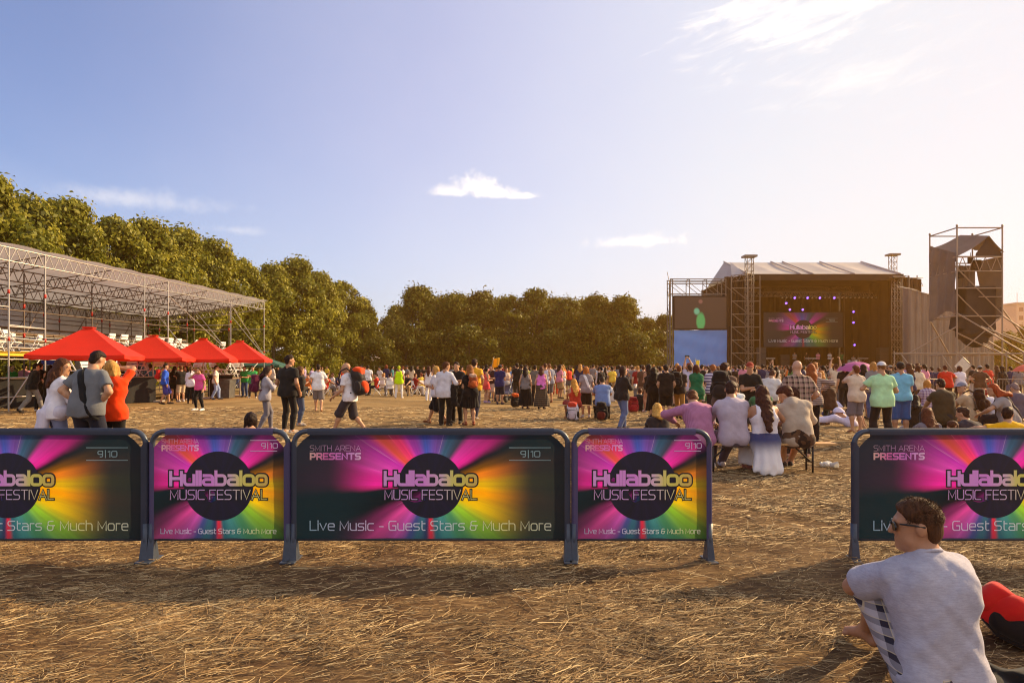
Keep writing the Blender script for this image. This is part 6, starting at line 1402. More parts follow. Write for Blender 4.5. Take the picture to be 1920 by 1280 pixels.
def build_cast():
    st = arms('down')
    # ---- three friends on the left
    Pg = M(arms('hips'), LEGS['apart'], dict(lean=12, round=.03, head=(-14, 24, 4), twist=-6)); Og = dict(shirt=('short', (104, 106, 110)), pants=('long', (30, 32, 48)), hair=('short', (40, 28, 22)), fat=1.22, shoes=(60, 55, 50), sleeve=.21)
    o, J, s = px_person(164, 9.75, -6, 1.84, Pg, Og, 'man in dark grey T-shirt with hands on hips and black strap across his back', fine=.0115); strap(o, Pg, Og)
    Pw = M(dict(handL=(-.06, .26, 1.06), handR=(.12, .34, 1.10), elbowL=(-.8, -.5, -.4), elbowR=(.6, -.6, -.6), lean=8, head=(-40, 14, 6)), LEGS['hip'])
    o, J, s = px_person(104, 9.95, -40, 1.70, Pw, dict(female=True, shirt=('long', (222, 216, 222)), pants=('long', (120, 128, 160)), hair=('long', (84, 50, 30), .06), shoes=(200, 200, 200), low=.02), 'woman in white long-sleeved top with brown hair, left of the man with the strap', fine=.012)
    S = SDF(); S.cone((-.12, -.13, .92), (-.15, -.16, .50), .07, .09, .05); S.cone((.05, -.15, .92), (.02, -.19, .55), .08, .09, .06); S.cone((-.18, 0, .94), (.18, 0, .94), .13, .13, .05); link('tied_hoodie', S.mesh('tied_hoodie', .014, wrinkle(.012, 4, f=22, along=(1, 0, 0))), fabric((205, 198, 212)), o)
    px_person(205, 10.15, 12, 1.68, M(dict(handR=(.02, .20, 1.62), elbowR=(1, .0, -.15), handL=(-.04, .26, 1.05), lean=8, head=(30, 18, -8)), LEGS['hip']), dict(female=True, shirt=('short', (238, 62, 18)), pants=('long', (24, 20, 20)), hair=('bob', BLD), shoes=(40, 40, 40), sleeve=.25, hem=-.13), 'blonde woman in orange-red top with raised arm, right of the man with the strap', fine=.012)
    # ---- by the bar
    px_person(60, 23.6, -30, 1.76, M(arms('front'), LEGS['walk2'], dict(lean=14)), dict(shirt=('long', (16, 15, 16)), pants=('long', (120, 116, 112)), hair=('short', BLK), shoes=(24, 22, 22)), 'man in black jacket and grey trousers leaning on the left bar')
    o, J, s = px_person(74, 24.6, 5, 1.74, M(st, LEGS['still']), dict(shirt=('short', (22, 20, 22)), pants=('long', (20, 20, 24)), hair=('short', DKB), shoes=(200, 200, 200)), 'man in black with a pack, second from the left at the left bar'); on_back(o, J, s, [(34, 32, 30), (44, 42, 38), (30, 28, 28)], 'dark backpack worn at the left bar', .9)
    px_person(92, 24.4, 20, 1.66, M(arms('front'), LEGS['hip']), dict(female=True, shirt=('tank', (18, 16, 18)), pants=('skirt', (18, 16, 18), None, .5), hair=('long', BLK, .12), shoes=(20, 20, 20)), 'dark-haired woman in a black sleeveless dress at the left bar')
    px_person(24, 29.5, 180, 1.66, M(arms('front')), dict(shirt=('short', (30, 130, 50)), hair=('short', DKB)), 'bartender in green shirt behind the left bar')
    px_person(45, 28.6, 0, 1.72, M(arms('front')), dict(shirt=('short', (190, 130, 150)), hair=('short', BLK)), 'person in dusty pink top at the far left of the bar')
    px_person(238, 33.0, 175, 1.66, M(arms('front')), dict(shirt=('short', (30, 28, 34)), hair=('short', BLK)), 'bartender in black behind the bar beside the blue-topped fridge')
    px_person(281, 32.0, 40, 1.76, M(arms('front'), LEGS['hip']), dict(shirt=('short', (60, 130, 150)), pants=('long', (40, 42, 50)), hair=('short', DKB), shoes=(30, 30, 30), hem=-.14), 'man in teal T-shirt and dark jeans leaning at the bar, left of the parasol pole')
    o, J, s = px_person(309, 29.6, -62, 1.76, M(st, LEGS['step']), dict(shirt=('long', (40, 90, 205)), pants=('short', (66, 60, 140)), hair=('short', DKB), shoes=(40, 34, 34), fat=1.06), 'young man in blue jacket and violet-blue shorts with a red pack'); on_back(o, J, s, [(190, 30, 30), (200, 40, 40), (190, 30, 30)], 'red backpack worn over a blue jacket', .85)
    px_person(327, 32.4, 10, 1.64, M(arms('front')), dict(female=True, shirt=('short', (22, 20, 22)), pants=('skirt', (20, 18, 20), None, .3), hair=('long', BLK, .05), shoes=(30, 28, 28)), 'woman in short black dress with bare legs in the bar queue')
    px_person(340, 31.4, 55, 1.66, M(arms('crossed')), dict(shirt=('short', (26, 24, 24)), pants=('short', (185, 165, 140)), hair=('short', (120, 90, 60)), shoes=(190, 185, 185)), 'man in black T-shirt and khaki shorts with folded arms in the bar queue')
    px_person(349, 33.4, 170, 1.66, M(arms('front')), dict(female=True, shirt=('short', (30, 26, 28)), pants=('long', (28, 28, 34)), hair=('long', BLK, .05), shoes=(200, 190, 190)), 'dark-haired woman in black facing us from the back of the bar queue')
    px_person(357, 29.9, 20, 1.62, M(arms('front'), LEGS['hip']), dict(female=True, shirt=('hoodie', (222, 210, 220)), pants=('tight', (20, 18, 20)), hair=('pony', BRN), shoes=(60, 40, 40), hem=-.14), 'woman in white hooded top and black leggings in the bar queue')
    px_person(374.5, 25.0, 158, 1.60, M(dict(handR=(.08, .20, 1.46), elbowR=(.7, .1, -.7)), LEGS['apart']), dict(female=True, shirt=('short', (225, 85, 150)), pants=('tight', (18, 16, 18)), hair=('pony', BRN), shoes=(235, 232, 232), hem=-.12), 'woman in pink T-shirt, black trousers and white shoes facing us by the bar')
    px_person(404, 34.0, -72, 1.70, M(st, LEGS['step']), dict(shirt=('short', (215, 208, 200)), pants=('long', (140, 155, 190)), hair=('short', DKB), shoes=(60, 60, 70)), 'man in white T-shirt and pale jeans facing right at the end of the bar')
    px_person(459, 36.8, 175, 1.66, M(arms('front')), dict(shirt=('short', (40, 150, 70)), pants=('long', (50, 70, 110)), hair=('short', DKB), shoes=(40, 40, 40)), 'man in green T-shirt and jeans just right of the last parasol pole')
    px_person(474, 35.5, 190, 1.68, M(arms('crossed'), LEGS['apart']), dict(shirt=('short', (50, 165, 85)), pants=('long', (60, 50, 48)), hair=('short', DKB), shoes=(190, 180, 170), hem=-.2), 'person in light green apron with folded arms left of the woman with the maroon pack')
    px_person(467, 10.75, 10, 1.66, GROUND, dict(female=True, shirt=('tank', (226, 222, 226)), pants=('short', (80, 80, 100)), hair=('bob', (40, 26, 22))), 'dark-haired person in white top sitting on the ground behind the left narrow barrier')
    # ---- middle left
    o, J, s = px_person(497, 16.8, -62, 1.61, M(arms('phone'), LEGS['step'], dict(head=(0, 22, 0))), dict(female=True, shirt=('long', (160, 155, 165)), pants=('tight', (112, 108, 118)), hair=('long', (52, 34, 28), .0), shoes=(150, 140, 140), low=.02), 'woman in grey sweater and grey leggings with a maroon backpack'); on_back(o, J, s, [(92, 24, 52), (82, 20, 46), (92, 24, 52)], 'maroon backpack on the woman in grey leggings', .95)
    px_person(540, 16.2, -22, 1.86, M(st, LEGS['still'], dict(head=(-34, 2, 0), handR=(.24, .10, .92), handL=(-.22, .16, .98))), dict(shirt=('short', (30, 27, 26)), pants=('tight', (26, 23, 24)), hair=('short', (50, 34, 26)), shoes=(165, 150, 140), skin=1), 'tall man in black T-shirt and black jeans beside the gap between barriers')
    px_person(560, 18.4, -50, 1.60, M(arms('front'), LEGS['hip']), dict(female=True, shirt=('long', (42, 38, 34)), pants=('tight', (70, 80, 105)), hair=('bob', (96, 62, 42)), shoes=(150, 140, 135)), 'woman in black top and blue jeans right behind the tall man in black')
    px_person(597, 24.6, 14, 1.70, M(dict(handR=(.22, .24, 1.02), elbowR=(.7, -.6, -.3), handL=(-.24, .05, .95)), LEGS['step']), dict(shirt=('short', (224, 220, 222)), pants=('short', (120, 112, 112)), hair=('short', DKB), fat=1.1, hem=-.14), 'man in white T-shirt and grey shorts walking away over the open ground')
    o, J, s = px_person(655, 15.8, 82, 1.72, M(LEGS['walk'], dict(lean=8, handL=(-.20, .30, .92), handR=(.14, .34, 1.02), elbowL=(-.4, -1, 0), elbowR=(.4, -1, 0), head=(8, 6, 0))), dict(shirt=('short', (226, 220, 224)), pants=('short', (56, 48, 52)), hair=('bald',), shoes=(70, 56, 50), skin=0, seed=3), 'bald man in white T-shirt and dark shorts striding left with a big pack'); on_back(o, J, s, [(52, 46, 44), (214, 66, 22), (214, 70, 26)], 'orange and black hiking backpack on the bald man', 1.3)
    o2 = o
    px_person(748, 35.2, 5, 1.68, M(st, LEGS['apart']), dict(shirt=('tank', (190, 230, 30)), pants=('tight', (226, 222, 220)), hair=('short', (200, 220, 40)), shoes=(225, 215, 210), hem=-.16, fit=.03, fat=1.05), 'steward in lime yellow safety vest, yellow cap and white trousers')
    px_person(803, 32.6, -8, 1.64, M(st, LEGS['hip']), dict(female=True, shirt=('tank', (228, 220, 222)), pants=('long', (228, 222, 224)), hair=('long', (86, 46, 34), .12), shoes=(230, 225, 225)), 'woman all in white with long brown hair')
    px_person(690, 40, 10, 1.72, M(st, LEGS['still']), dict(shirt=('short', (226, 224, 226)), pants=('long', (34, 32, 40)), hair=('short', DKB), shoes=(210, 205, 205)), 'man in white T-shirt and black trousers behind the bald man')
    # ---- group left of centre
    px_person(834, 18.35, -18, 1.72, M(dict(handR=(.26, .16, 1.04), elbowR=(.7, -.8, -.1), head=(-40, 10, 6)), LEGS['still']), dict(shirt=('long', (206, 202, 208)), pants=('long', (34, 28, 26)), hair=('short', (96, 58, 34)), shoes=(50, 40, 36), hem=-.17, low=.024), 'man in untucked white long-sleeved shirt with a dark jacket over his arm')
    S = SDF(); S.cone((0, 0, 0), (.02, 0, -.42), .075, .10, .05, flat=((0, 1, 0), 1.7)); S.cone((-.05, .03, .02), (.08, .02, .03), .06, .06, .04); c = link('jacket', S.mesh('jacket', .014, wrinkle(.012, 6, f=26)), fabric((28, 23, 22)), None, (xat(851, 18.2), 18.2, 1.03)); tag(c, 'dark jacket hanging over the arm of the man in the white shirt', 'jacket')
    px_person(819, 18.9, 70, 1.64, M(arms('front'), LEGS['walk2']), dict(female=True, shirt=('short', (205, 200, 210)), pants=('short', (26, 22, 26)), hair=('bob', BLD), shoes=(120, 70, 40), skin=1), 'blonde woman in black knee shorts half hidden by the man in the white shirt')
    px_person(857, 19.2, 165, 1.72, M(arms('crossed')), dict(shirt=('short', (28, 24, 24)), pants=('long', (30, 27, 28)), hair=('short', (54, 36, 28)), shoes=(40, 36, 36)), 'man in black facing us in the close group left of centre')
    o, J, s = px_person(880, 18.5, 22, 1.64, M(arms('front'), LEGS['hip'], dict(head=(20, 8, 0))), dict(female=True, shirt=('short', (26, 21, 22)), pants=('skirt', (24, 20, 21), None, .40), hair=('long', (150, 96, 50), .0), shoes=(130, 62, 38), flare=.09), 'woman in black dress with long fair-brown hair and a rust backpack'); on_back(o, J, s, [(150, 70, 36), (176, 84, 40), (188, 150, 128)], 'rust brown backpack on the woman in the black dress', .8)
    px_person(889, 20.8, -16, 1.84, M(st, LEGS['step'], dict(handR=(.24, .02, 1.0))), dict(shirt=('short', (226, 160, 44)), pants=('long', (42, 42, 62)), hair=('short', (62, 38, 28)), shoes=(150, 140, 140)), 'tall man in yellow T-shirt and navy trousers')
    # ---- centre
    px_person(911, 30.6, -60, 1.58, M(arms('front'), LEGS['still']), dict(female=True, shirt=('tank', (226, 90, 80)), pants=('skirt', (214, 70, 76), None, .26), hair=('pony', BLK), shoes=(180, 150, 190)), 'woman in coral red dress with mauve shoes')
    px_person(921, 31.8, 160, 1.70, M(arms('front')), dict(shirt=('short', (60, 36, 34)), pants=('short', (190, 160, 140)), hair=('short', BLK), shoes=(90, 70, 60)), 'dark-haired man facing us behind the woman in the coral dress')
    px_person(937, 29.4, -14, 1.69, M(arms('front'), LEGS['still']), dict(shirt=('short', (40, 38, 84)), pants=('short', (34, 30, 44)), hair=('cap', BLK), cap=(50, 46, 60), shoes=(44, 42, 60), skin=1, hem=-.16), 'man in navy T-shirt, dark shorts and dark cap pushing the stroller')
    px_person(949, 33, 200, 1.58, M(arms('front')), dict(female=True, shirt=('short', (206, 180, 160)), pants=('short', (60, 50, 50)), hair=('long', BRN, .02), shoes=(50, 40, 40)), 'brown-haired woman in beige top behind the stroller')
    px_person(970, 33.5, 10, 1.80, M(st), dict(shirt=('short', (30, 25, 22)), pants=('long', (58, 52, 44)), hair=('short', DKB), shoes=(40, 36, 32)), 'tall man in black T-shirt behind the woman with the black maxi skirt')
    px_person(984, 25.9, -8, 1.60, M(st, LEGS['hip']), dict(female=True, shirt=('tank', (120, 112, 112)), pants=('skirt', (24, 18, 18), None, .80), hair=('long', (40, 26, 22), .04), shoes=(60, 40, 36), flare=.10), 'woman in grey vest top and long black skirt')
    px_person(988, 31.5, 150, 1.68, M(st), dict(shirt=('short', (226, 214, 110)), pants=('short', (90, 84, 84)), hair=('short', BRN), shoes=(120, 110, 100)), 'man in pale yellow T-shirt behind the woman with the black maxi skirt')
    px_person(1003, 30.5, -20, 1.68, M(arms('front')), dict(shirt=('short', (110, 100, 92)), pants=('long', (30, 24, 26)), hair=('short', DKB), shoes=(110, 60, 40)), 'man in grey shirt and black trousers between the two long skirts')
    px_person(1015, 25.8, -10, 1.60, M(st, LEGS['still']), dict(female=True, shirt=('tank', (226, 120, 196)), pants=('skirt', (56, 44, 36), None, .82, 'stripe', (96, 84, 72), .9), hair=('long', (84, 44, 30), -.02), shoes=(40, 30, 28), flare=.12), 'woman in pink vest top and long dark striped skirt')
    px_person(1022, 30.4, -24, 1.78, M(arms('pockets'), LEGS['step']), dict(shirt=('tank', (196, 192, 206)), pants=('short', (40, 36, 46)), hair=('short', (96, 60, 40)), shoes=(120, 70, 50)), 'man in pale sleeveless top and dark shorts right of the pink vest top')
    px_person(1030, 30.8, 20, 1.76, M(st), dict(shirt=('short', (138, 140, 156)), pants=('short', (100, 96, 100)), hair=('short', (120, 80, 50)), shoes=(120, 70, 50)), 'man in grey-blue T-shirt and grey shorts right of the pink vest top')
    px_person(1041, 40, -10, 1.74, M(st), dict(shirt=('long', (84, 74, 90)), pants=('long', (190, 70, 34)), hair=('short', BRN), shoes=(130, 80, 60)), 'man in rust orange trousers in the middle distance')
    px_person(1054, 40.5, 6, 1.66, M(arms('front'), LEGS['apart']), dict(female=True, shirt=('long', (224, 214, 216)), pants=('tight', (206, 196, 190)), hair=('long', (200, 150, 80), -.02), shoes=(200, 190, 190)), 'blonde woman in white top and pale trousers in the middle distance')
    # ---- second bench
    bench(1046, 1164, 20.7, 'middle-distance wooden bench under the woman in red and the man in blue', .44)
    px_person(1078, 20.55, 10, 1.66, M(BENCH, dict(lean=8, head=(10, 14, 0))), dict(female=True, shirt=('tank', (190, 60, 40)), pants=('short', (150, 50, 40)), hair=('long', (222, 160, 74), .18), skin=0), 'woman with long blonde hair and red top sitting on the middle-distance bench')
    o, J, s = px_person(1099, 21.3, 4, 1.60, M(st), dict(female=True, shirt=('short', (142, 128, 128)), pants=('short', (50, 38, 32)), hair=('bob', (190, 120, 60)), shoes=(205, 195, 190), hem=-.08), 'woman in grey T-shirt with a white shoulder bag standing at the middle-distance bench'); strap(o, st, dict(female=True), fine=.018, col=(225, 220, 220), half=.016)
    px_person(1130, 20.6, -4, 1.80, M(BENCH, dict(lean=16)), dict(shirt=('short', (112, 132, 178)), pants=('long', (40, 32, 30)), hair=('short', DKB), shoes=(60, 50, 46), fat=1.12), 'man in blue shirt sitting on the middle-distance bench')
    for a, b, c, lb in ((1074, 20.2, [(206, 196, 206), (190, 170, 176), (190, 60, 44)], 'white and red bag on the ground under the blonde woman on the bench'), (1128, 20.25, [(26, 22, 22), (96, 30, 22), (26, 22, 22)], 'black and red backpack on the ground under the man in blue'), (966, 27.2, [(34, 27, 22), (44, 34, 26), (206, 84, 30)], 'black pack with orange lid on the ground beside the long black skirt'), (1187, 24, [(150, 30, 36), (160, 40, 40), (120, 24, 30)], 'dark red bag on the ground behind the woman with the cup')):
        backpack((xat(a, b), b, .27), RNG.uniform(-20, 20), 1.08, c, lb, lying=True)
    o, J, s = px_person(1166, 17.2, -58, 1.60, M(dict(handR=(.10, .36, 1.16), elbowR=(.5, -.7, -.5), curlR=1.0, head=(-20, 6, 0)), LEGS['step']), dict(female=True, shirt=('long', (40, 32, 30)), pants=('long', (92, 104, 140)), hair=('bob', (64, 36, 26)), shoes=(60, 50, 46)), 'woman in dark jacket and blue jeans holding a cup, right of the middle-distance bench')
    m = MB(); m.lathe([(0, 0), (.030, 0), (.042, .11)], (0, 0, 0), 12); w = o.matrix_basis @ Vector(J['wr'+'R']+J['hfR']*.09); tag(m.build('paper_cup', plain('paper cup', (.8, .76, .74), .5), None, loc=w-Vector((0, 0, .04)), solid=.003), 'white paper cup in the hand of the woman in the dark jacket', 'cup')
    px_person(1236, 13.2, 4, 1.70, M(GROUND), dict(female=True, shirt=('hoodie', (52, 44, 44)), pants=('long', (40, 40, 50)), hair=('long', (226, 176, 92), -.03), shoes=(60, 60, 60)), 'blonde person in dark jacket sitting on the ground behind the right narrow barrier')
    # ---- right of centre
    px_person(1226, 21.5, 0, 1.58, M(st), dict(female=True, shirt=('long', (28, 20, 20)), pants=('skirt', (26, 19, 20), None, .70), hair=('long', (24, 17, 16), .22), shoes=(30, 25, 25)), 'woman in long black dress with long black hair')
    px_person(1249, 20.6, -6, 1.66, M(arms('pockets')), dict(shirt=('short', (30, 23, 21)), pants=('short', (27, 21, 22)), hair=('short', (44, 28, 22)), shoes=(46, 36, 32), hem=-.18, fat=1.08), 'man in black T-shirt and black shorts next to the long black dress')
    o, J, s = px_person(1273, 20.9, -28, 1.64, M(arms('front'), LEGS['step']), dict(shirt=('short', (52, 42, 38)), pants=('long', (168, 122, 66)), hair=('short', (116, 64, 38)), shoes=(50, 34, 28)), 'man in khaki trousers with a black backpack'); on_back(o, J, s, [(28, 22, 21), (32, 25, 23), (28, 22, 21)], 'black backpack on the man in khaki trousers', 1.0)
    o, J, s = px_person(1294, 22.2, 4, 1.66, M(dict(handR=(.0, .12, 1.98), handL=(-.12, .14, 1.94), elbowL=(-1, .3, -.1), elbowR=(1, .3, -.1), curlR=.9, curlL=.9), LEGS['still']), dict(shirt=('short', (190, 180, 200)), pants=('long', (64, 62, 76)), hair=('short', (62, 38, 28)), shoes=(150, 140, 140)), 'man in pale lilac T-shirt filming with both arms raised')
    w = o.matrix_basis @ Vector((J['wrR']+J['wrL'])/2+A(0, .04, .12)); m = MB(); m.box((-.075, -.005, -.038), (.075, .005, .038)); tag(m.build('phone', plain('phone black', (.02, .018, .018), .2), None, loc=w, bevel=.004), 'dark phone held up in front of the blue sheet', 'phone')
    px_person(1306, 19.4, 4, 1.65, M(arms('front'), LEGS['still']), dict(female=True, shirt=('short', (20, 96, 62)), pants=('skirt', (20, 100, 62), None, .22), hair=('bob', (92, 46, 30)), shoes=(30, 25, 25), sleeve=.10), 'woman in short emerald green dress')
    px_person(1337, 19.8, -10, 1.66, M(arms('front')), dict(shirt=('short', (220, 212, 222), 'stripe', (84, 66, 110), .8), pants=('long', (50, 44, 46)), hair=('short', (160, 96, 54)), shoes=(60, 50, 50)), 'man in white and violet striped T-shirt right of the green dress')
    o, J, s = px_person(1357, 13.2, -30, 1.66, M(arms('front'), dict(head=(-30, 4, 0))), dict(shirt=('short', (104, 78, 64)), pants=('long', (44, 36, 34)), hair=('short', (66, 36, 26)), fat=1.06), 'man in brown T-shirt with a big black backpack'); on_back(o, J, s, [(38, 29, 26), (44, 34, 30), (38, 29, 26)], 'big black backpack on the man in brown T-shirt', 1.12)
    px_person(1378, 14.6, -4, 1.74, M(BENCH, dict(lean=10, head=(-10, 6, 0))), dict(female=True, shirt=('short', (216, 220, 226)), pants=('long', (60, 60, 80)), hair=('bob', (56, 32, 26))), 'dark-haired person in white top seated behind the man in the pale shirt')
    px_person(1405, 15.4, 172, 1.68, M(dict(handR=(-.02, .28, 1.16), handL=(-.08, .27, 1.12), elbowL=(-.7, -.4, -.6), elbowR=(.7, -.4, -.6), head=(0, 10, 0))), dict(shirt=('short', (30, 27, 24)), pants=('long', (44, 40, 40)), hair=('cap', (90, 40, 26)), cap=(150, 56, 40)), 'man in black T-shirt and red cap facing us behind the bench')
    px_person(1442, 16.2, -30, 1.62, M(dict(lean=38, head=(-20, 40, 0), handR=(.24, .2, .95), handL=(-.2, .4, .8))), dict(shirt=('short', (206, 196, 188)), pants=('long', (60, 54, 54)), hair=('short', (90, 54, 36))), 'person in off-white T-shirt bending over behind the woman with long hair')
    px_person(1428, 14.2, 4, 1.66, M(BENCH, dict(lean=6)), dict(shirt=('short', (66, 110, 70)), pants=('short', (60, 60, 60)), hair=('short', DKB)), 'person in green T-shirt seated behind the woman with long hair')
    px_person(1496, 11.9, -4, 1.70, M(st, LEGS['apart'], dict(handR=(.25, .16, 1.0), handL=(-.20, .22, 1.0))), dict(shirt=('short', (166, 132, 118), 'plaid', (52, 34, 32), 1.0), pants=('long', (46, 38, 36)), hair=('bald',), skin=2, fat=1.14, sleeve=.24, hem=-.16), 'bald man in brown plaid shirt standing behind the bench', fine=.013)
    px_person(1492, 11.7, 2, 1.66, M(BENCH, dict(lean=8, head=(0, 14, 0))), dict(female=True, shirt=('tank', (40, 28, 26)), pants=('long', (50, 44, 50)), hair=('bob', (70, 36, 26)), skin=2), 'dark-haired woman with bare shoulders seated behind the hooded man')
    px_person(1519, 14.2, -8, 1.64, M(dict(handR=(.34, .16, 1.18), handL=(-.1, .3, 1.2), elbowR=(.9, -.5, .2)), LEGS['hip']), dict(female=True, shirt=('long', (180, 160, 150), 'stripe', (108, 84, 80), 1.6), pants=('long', (38, 27, 26)), hair=('long', (160, 86, 40), .20), shoes=(40, 34, 34)), 'woman in striped grey top and black trousers with long auburn hair')
    px_person(1526, 20.5, -60, 1.72, M(st), dict(shirt=('tank', (216, 192, 176)), pants=('short', (60, 50, 60)), hair=('quiff', (160, 96, 40)), skin=1), 'man in white vest top right of the bald man')
    px_person(1541, 21.5, -10, 1.46, M(arms('front')), dict(female=True, shirt=('short', (112, 150, 118)), pants=('short', (60, 60, 80)), hair=('long', (216, 150, 84), .0)), 'fair-haired girl in pale green top')
    px_person(1556, 19.5, 10, 1.70, M(BENCH, dict(lean=14)), dict(shirt=('long', (72, 46, 30)), pants=('long', (54, 70, 62)), hair=('short', (60, 36, 24)), shoes=(150, 100, 60)), 'man in brown jacket seated right of the woman with auburn hair')
    bench(1528, 1600, 19.6, 'wooden bench behind the woman in the striped top', .42)
    px_person(1575, 20.4, 30, 1.62, M(CROSSLEG, dict(lean=34, head=(0, 40, 0))), dict(female=True, shirt=('short', (200, 196, 226)), pants=('long', (80, 80, 130)), hair=('bob', BRN), shoes=(200, 200, 210)), 'person in pale blue top hunched on the ground left of the boy with the phone')
    # ---- right side
    px_person(1606, 16.5, 6, 1.62, M(arms('phone'), LEGS['still'], dict(head=(0, -4, 0), handL=(-.02, .26, 1.52), handR=(.08, .25, 1.50))), dict(shirt=('short', (214, 188, 166)), pants=('short', (120, 112, 122)), hair=('short', (124, 70, 40)), hem=-.14), 'boy in cream T-shirt and grey shorts holding a phone to his eye')
    px_person(1654, 13.9, -8, 1.69, M(dict(handR=(.14, .26, 1.08), handL=(-.24, .30, 1.16), elbowR=(.8, -.6, -.2), elbowL=(-.7, -.6, -.3)), LEGS['apart']), dict(shirt=('short', (176, 222, 170)), pants=('long', (38, 30, 30)), hair=('cap', (140, 96, 60)), cap=(206, 200, 200), capback=True, fat=1.08, shoes=(60, 50, 50), hem=-.13), 'man in mint green T-shirt, black trousers and white cap', fine=.0125)
    px_person(1689, 15.0, -20, 1.68, M(arms('front'), LEGS['still']), dict(shirt=('short', (112, 178, 206)), pants=('short', (60, 92, 150)), hair=('cap', (50, 34, 28)), cap=(38, 32, 34), skin=1, hem=-.06, shortlen=.05), 'man in sky blue T-shirt, blue shorts and black cap', fine=.013)
    px_person(1594, 18.3, 60, 1.62, M(RECLINE), dict(female=True, shirt=('tank', (220, 210, 226)), pants=('skirt', (216, 206, 226), None, .45), hair=('bob', BRN), shoes=(110, 90, 84)), 'woman in white dress lounging on the ground behind the boy with the phone')
    px_person(1740, 19.2, -6, 1.64, M(BENCH, dict(lean=4, head=(0, 6, 0))), dict(female=True, shirt=('long', (186, 168, 186), 'plaid', (110, 76, 116), 1.2), pants=('long', (46, 36, 36)), hair=('bob', (206, 146, 74))), 'blonde woman in violet plaid shirt seated on the bench at right')
    bench(1708, 1764, 19.2, 'wooden bench under the woman in violet plaid', .45)
    bench(1745, 1935, 14.7, 'long wooden bench on the right with a row of people', .45)
    px_person(1770, 14.6, -2, 1.80, M(BENCH, dict(lean=8, head=(0, 20, 0))), dict(shirt=('short', (70, 56, 38)), pants=('long', (50, 48, 52)), hair=('short', (58, 34, 24)), fat=1.16, shoes=(40, 36, 34)), 'broad man in dark olive T-shirt seated on the long bench at right')
    o, J, s = px_person(1818, 14.9, 50, 1.70, M(BENCH, dict(lean=14, head=(60, 6, 0))), dict(shirt=('short', (196, 170, 140)), pants=('long', (60, 50, 50)), hair=('cap', (70, 46, 34)), cap=(130, 130, 146)), 'man in grey cap looking left on the long bench at right'); on_back(o, J, s, [(62, 36, 26), (70, 40, 28), (62, 36, 26)], 'brown backpack on the man in the grey cap', 1.0)
    Pr = M(BENCH, dict(lean=26, side=-16, twist=30, head=(60, 16, 0), handL=(-.46, .28, .60), elbowL=(-.8, -.2, -.3))); Or = dict(female=True, shirt=('short', (150, 140, 138)), pants=('long', (40, 34, 40)), hair=('long', (172, 74, 34), -.02), fat=1.15)
    o, J, s = px_person(1893, 14.0, 20, 1.76, Pr, Or, 'red-haired woman in grey T-shirt leaning left on the long bench at right'); strap(o, Pr, Or, fine=.014, col=(70, 56, 50), half=.012)
    px_person(1866, 14.8, 10, 1.60, M(BENCH, dict(lean=30)), dict(shirt=('short', (190, 186, 200)), pants=('long', (60, 56, 66)), hair=('short', (170, 60, 40))), 'person in pale top with red hair, bent forward beside the red-haired woman')
    px_person(1912, 15.6, 0, 1.66, M(BENCH, dict(lean=10)), dict(shirt=('short', (96, 84, 96)), hair=('short', (150, 130, 130))), 'grey-haired person in mauve top at the right end of the long bench')
    px_person(1744, 11.9, -4, 1.66, M(GROUND, dict(lean=10, head=(-24, 4, 0))), dict(female=True, shirt=('short', (128, 116, 120), 'camo', (100, 88, 94)), pants=('short', (50, 50, 60)), hair=('long', (104, 58, 36), .10)), 'long-haired woman in grey patterned top seated on the ground behind the right barrier')
    px_person(1797, 10.1, 0, 1.50, M(GROUND), dict(shirt=('short', (46, 40, 40)), hair=('short', (90, 52, 30))), 'brown-haired boy sitting low behind the right barrier, only his head showing')
    px_person(1824, 11.8, 10, 1.74, M(GROUND, dict(lean=18, head=(24, 14, 0))), dict(shirt=('short', (52, 46, 54)), pants=('short', (40, 40, 50)), hair=('short', (70, 46, 36)), fat=1.15), 'man in charcoal T-shirt seated on the ground behind the right barrier')
    px_person(1893, 11.4, -4, 1.74, M(GROUND, dict(lean=6, head=(-40, 4, 0), handL=(-.5, .3, .5), elbowL=(-1, -.2, 0))), dict(shirt=('short', (232, 170, 26)), pants=('short', (60, 60, 60)), hair=('short', (54, 30, 22)), fat=1.08), 'man in bright yellow T-shirt seated on the ground at the right edge')
    px_person(1775, 26.5, -14, 1.70, M(dict(lean=20, handL=(-.1, .45, 1.12), handR=(.26, .42, 1.14), elbowR=(.8, .1, -.3)), LEGS['apart']), dict(shirt=('short', (205, 44, 26)), pants=('long', (58, 34, 28)), hair=('short', (90, 40, 28)), fat=1.12), 'person in red T-shirt leaning on the crowd fence')
    px_person(1801, 26.8, -10, 1.66, M(arms('front'), LEGS['apart'], dict(lean=12)), dict(female=True, shirt=('short', (226, 216, 220)), pants=('tight', (70, 48, 44)), hair=('bob', (80, 38, 28)), hem=-.04), 'woman in white T-shirt with dark curly hair at the crowd fence')
    # ---- the four on the bench
    bench(1288, 1563, 10.2, 'light wooden bench with four people sitting on it, right of the joined barriers', .44)
    B = M(BENCH, dict(footL=(-.14, .50, 0, 8), footR=(.14, .50, 0, -8)))
    px_person(1313, 10.15, 8, 1.78, M(B, dict(lean=26, round=.09, head=(-10, 52, 0), handL=(-.26, .36, .72), elbowL=(-1, -.1, .1))), dict(shirt=('long', (176, 116, 150), 'vstripe', (140, 84, 116), 1.0), pants=('long', (60, 44, 46)), hair=('short', (104, 62, 36)), shoes=(70, 60, 55), fat=1.0), 'man in pink striped shirt with bowed head, leftmost on the near bench', fine=.0115)
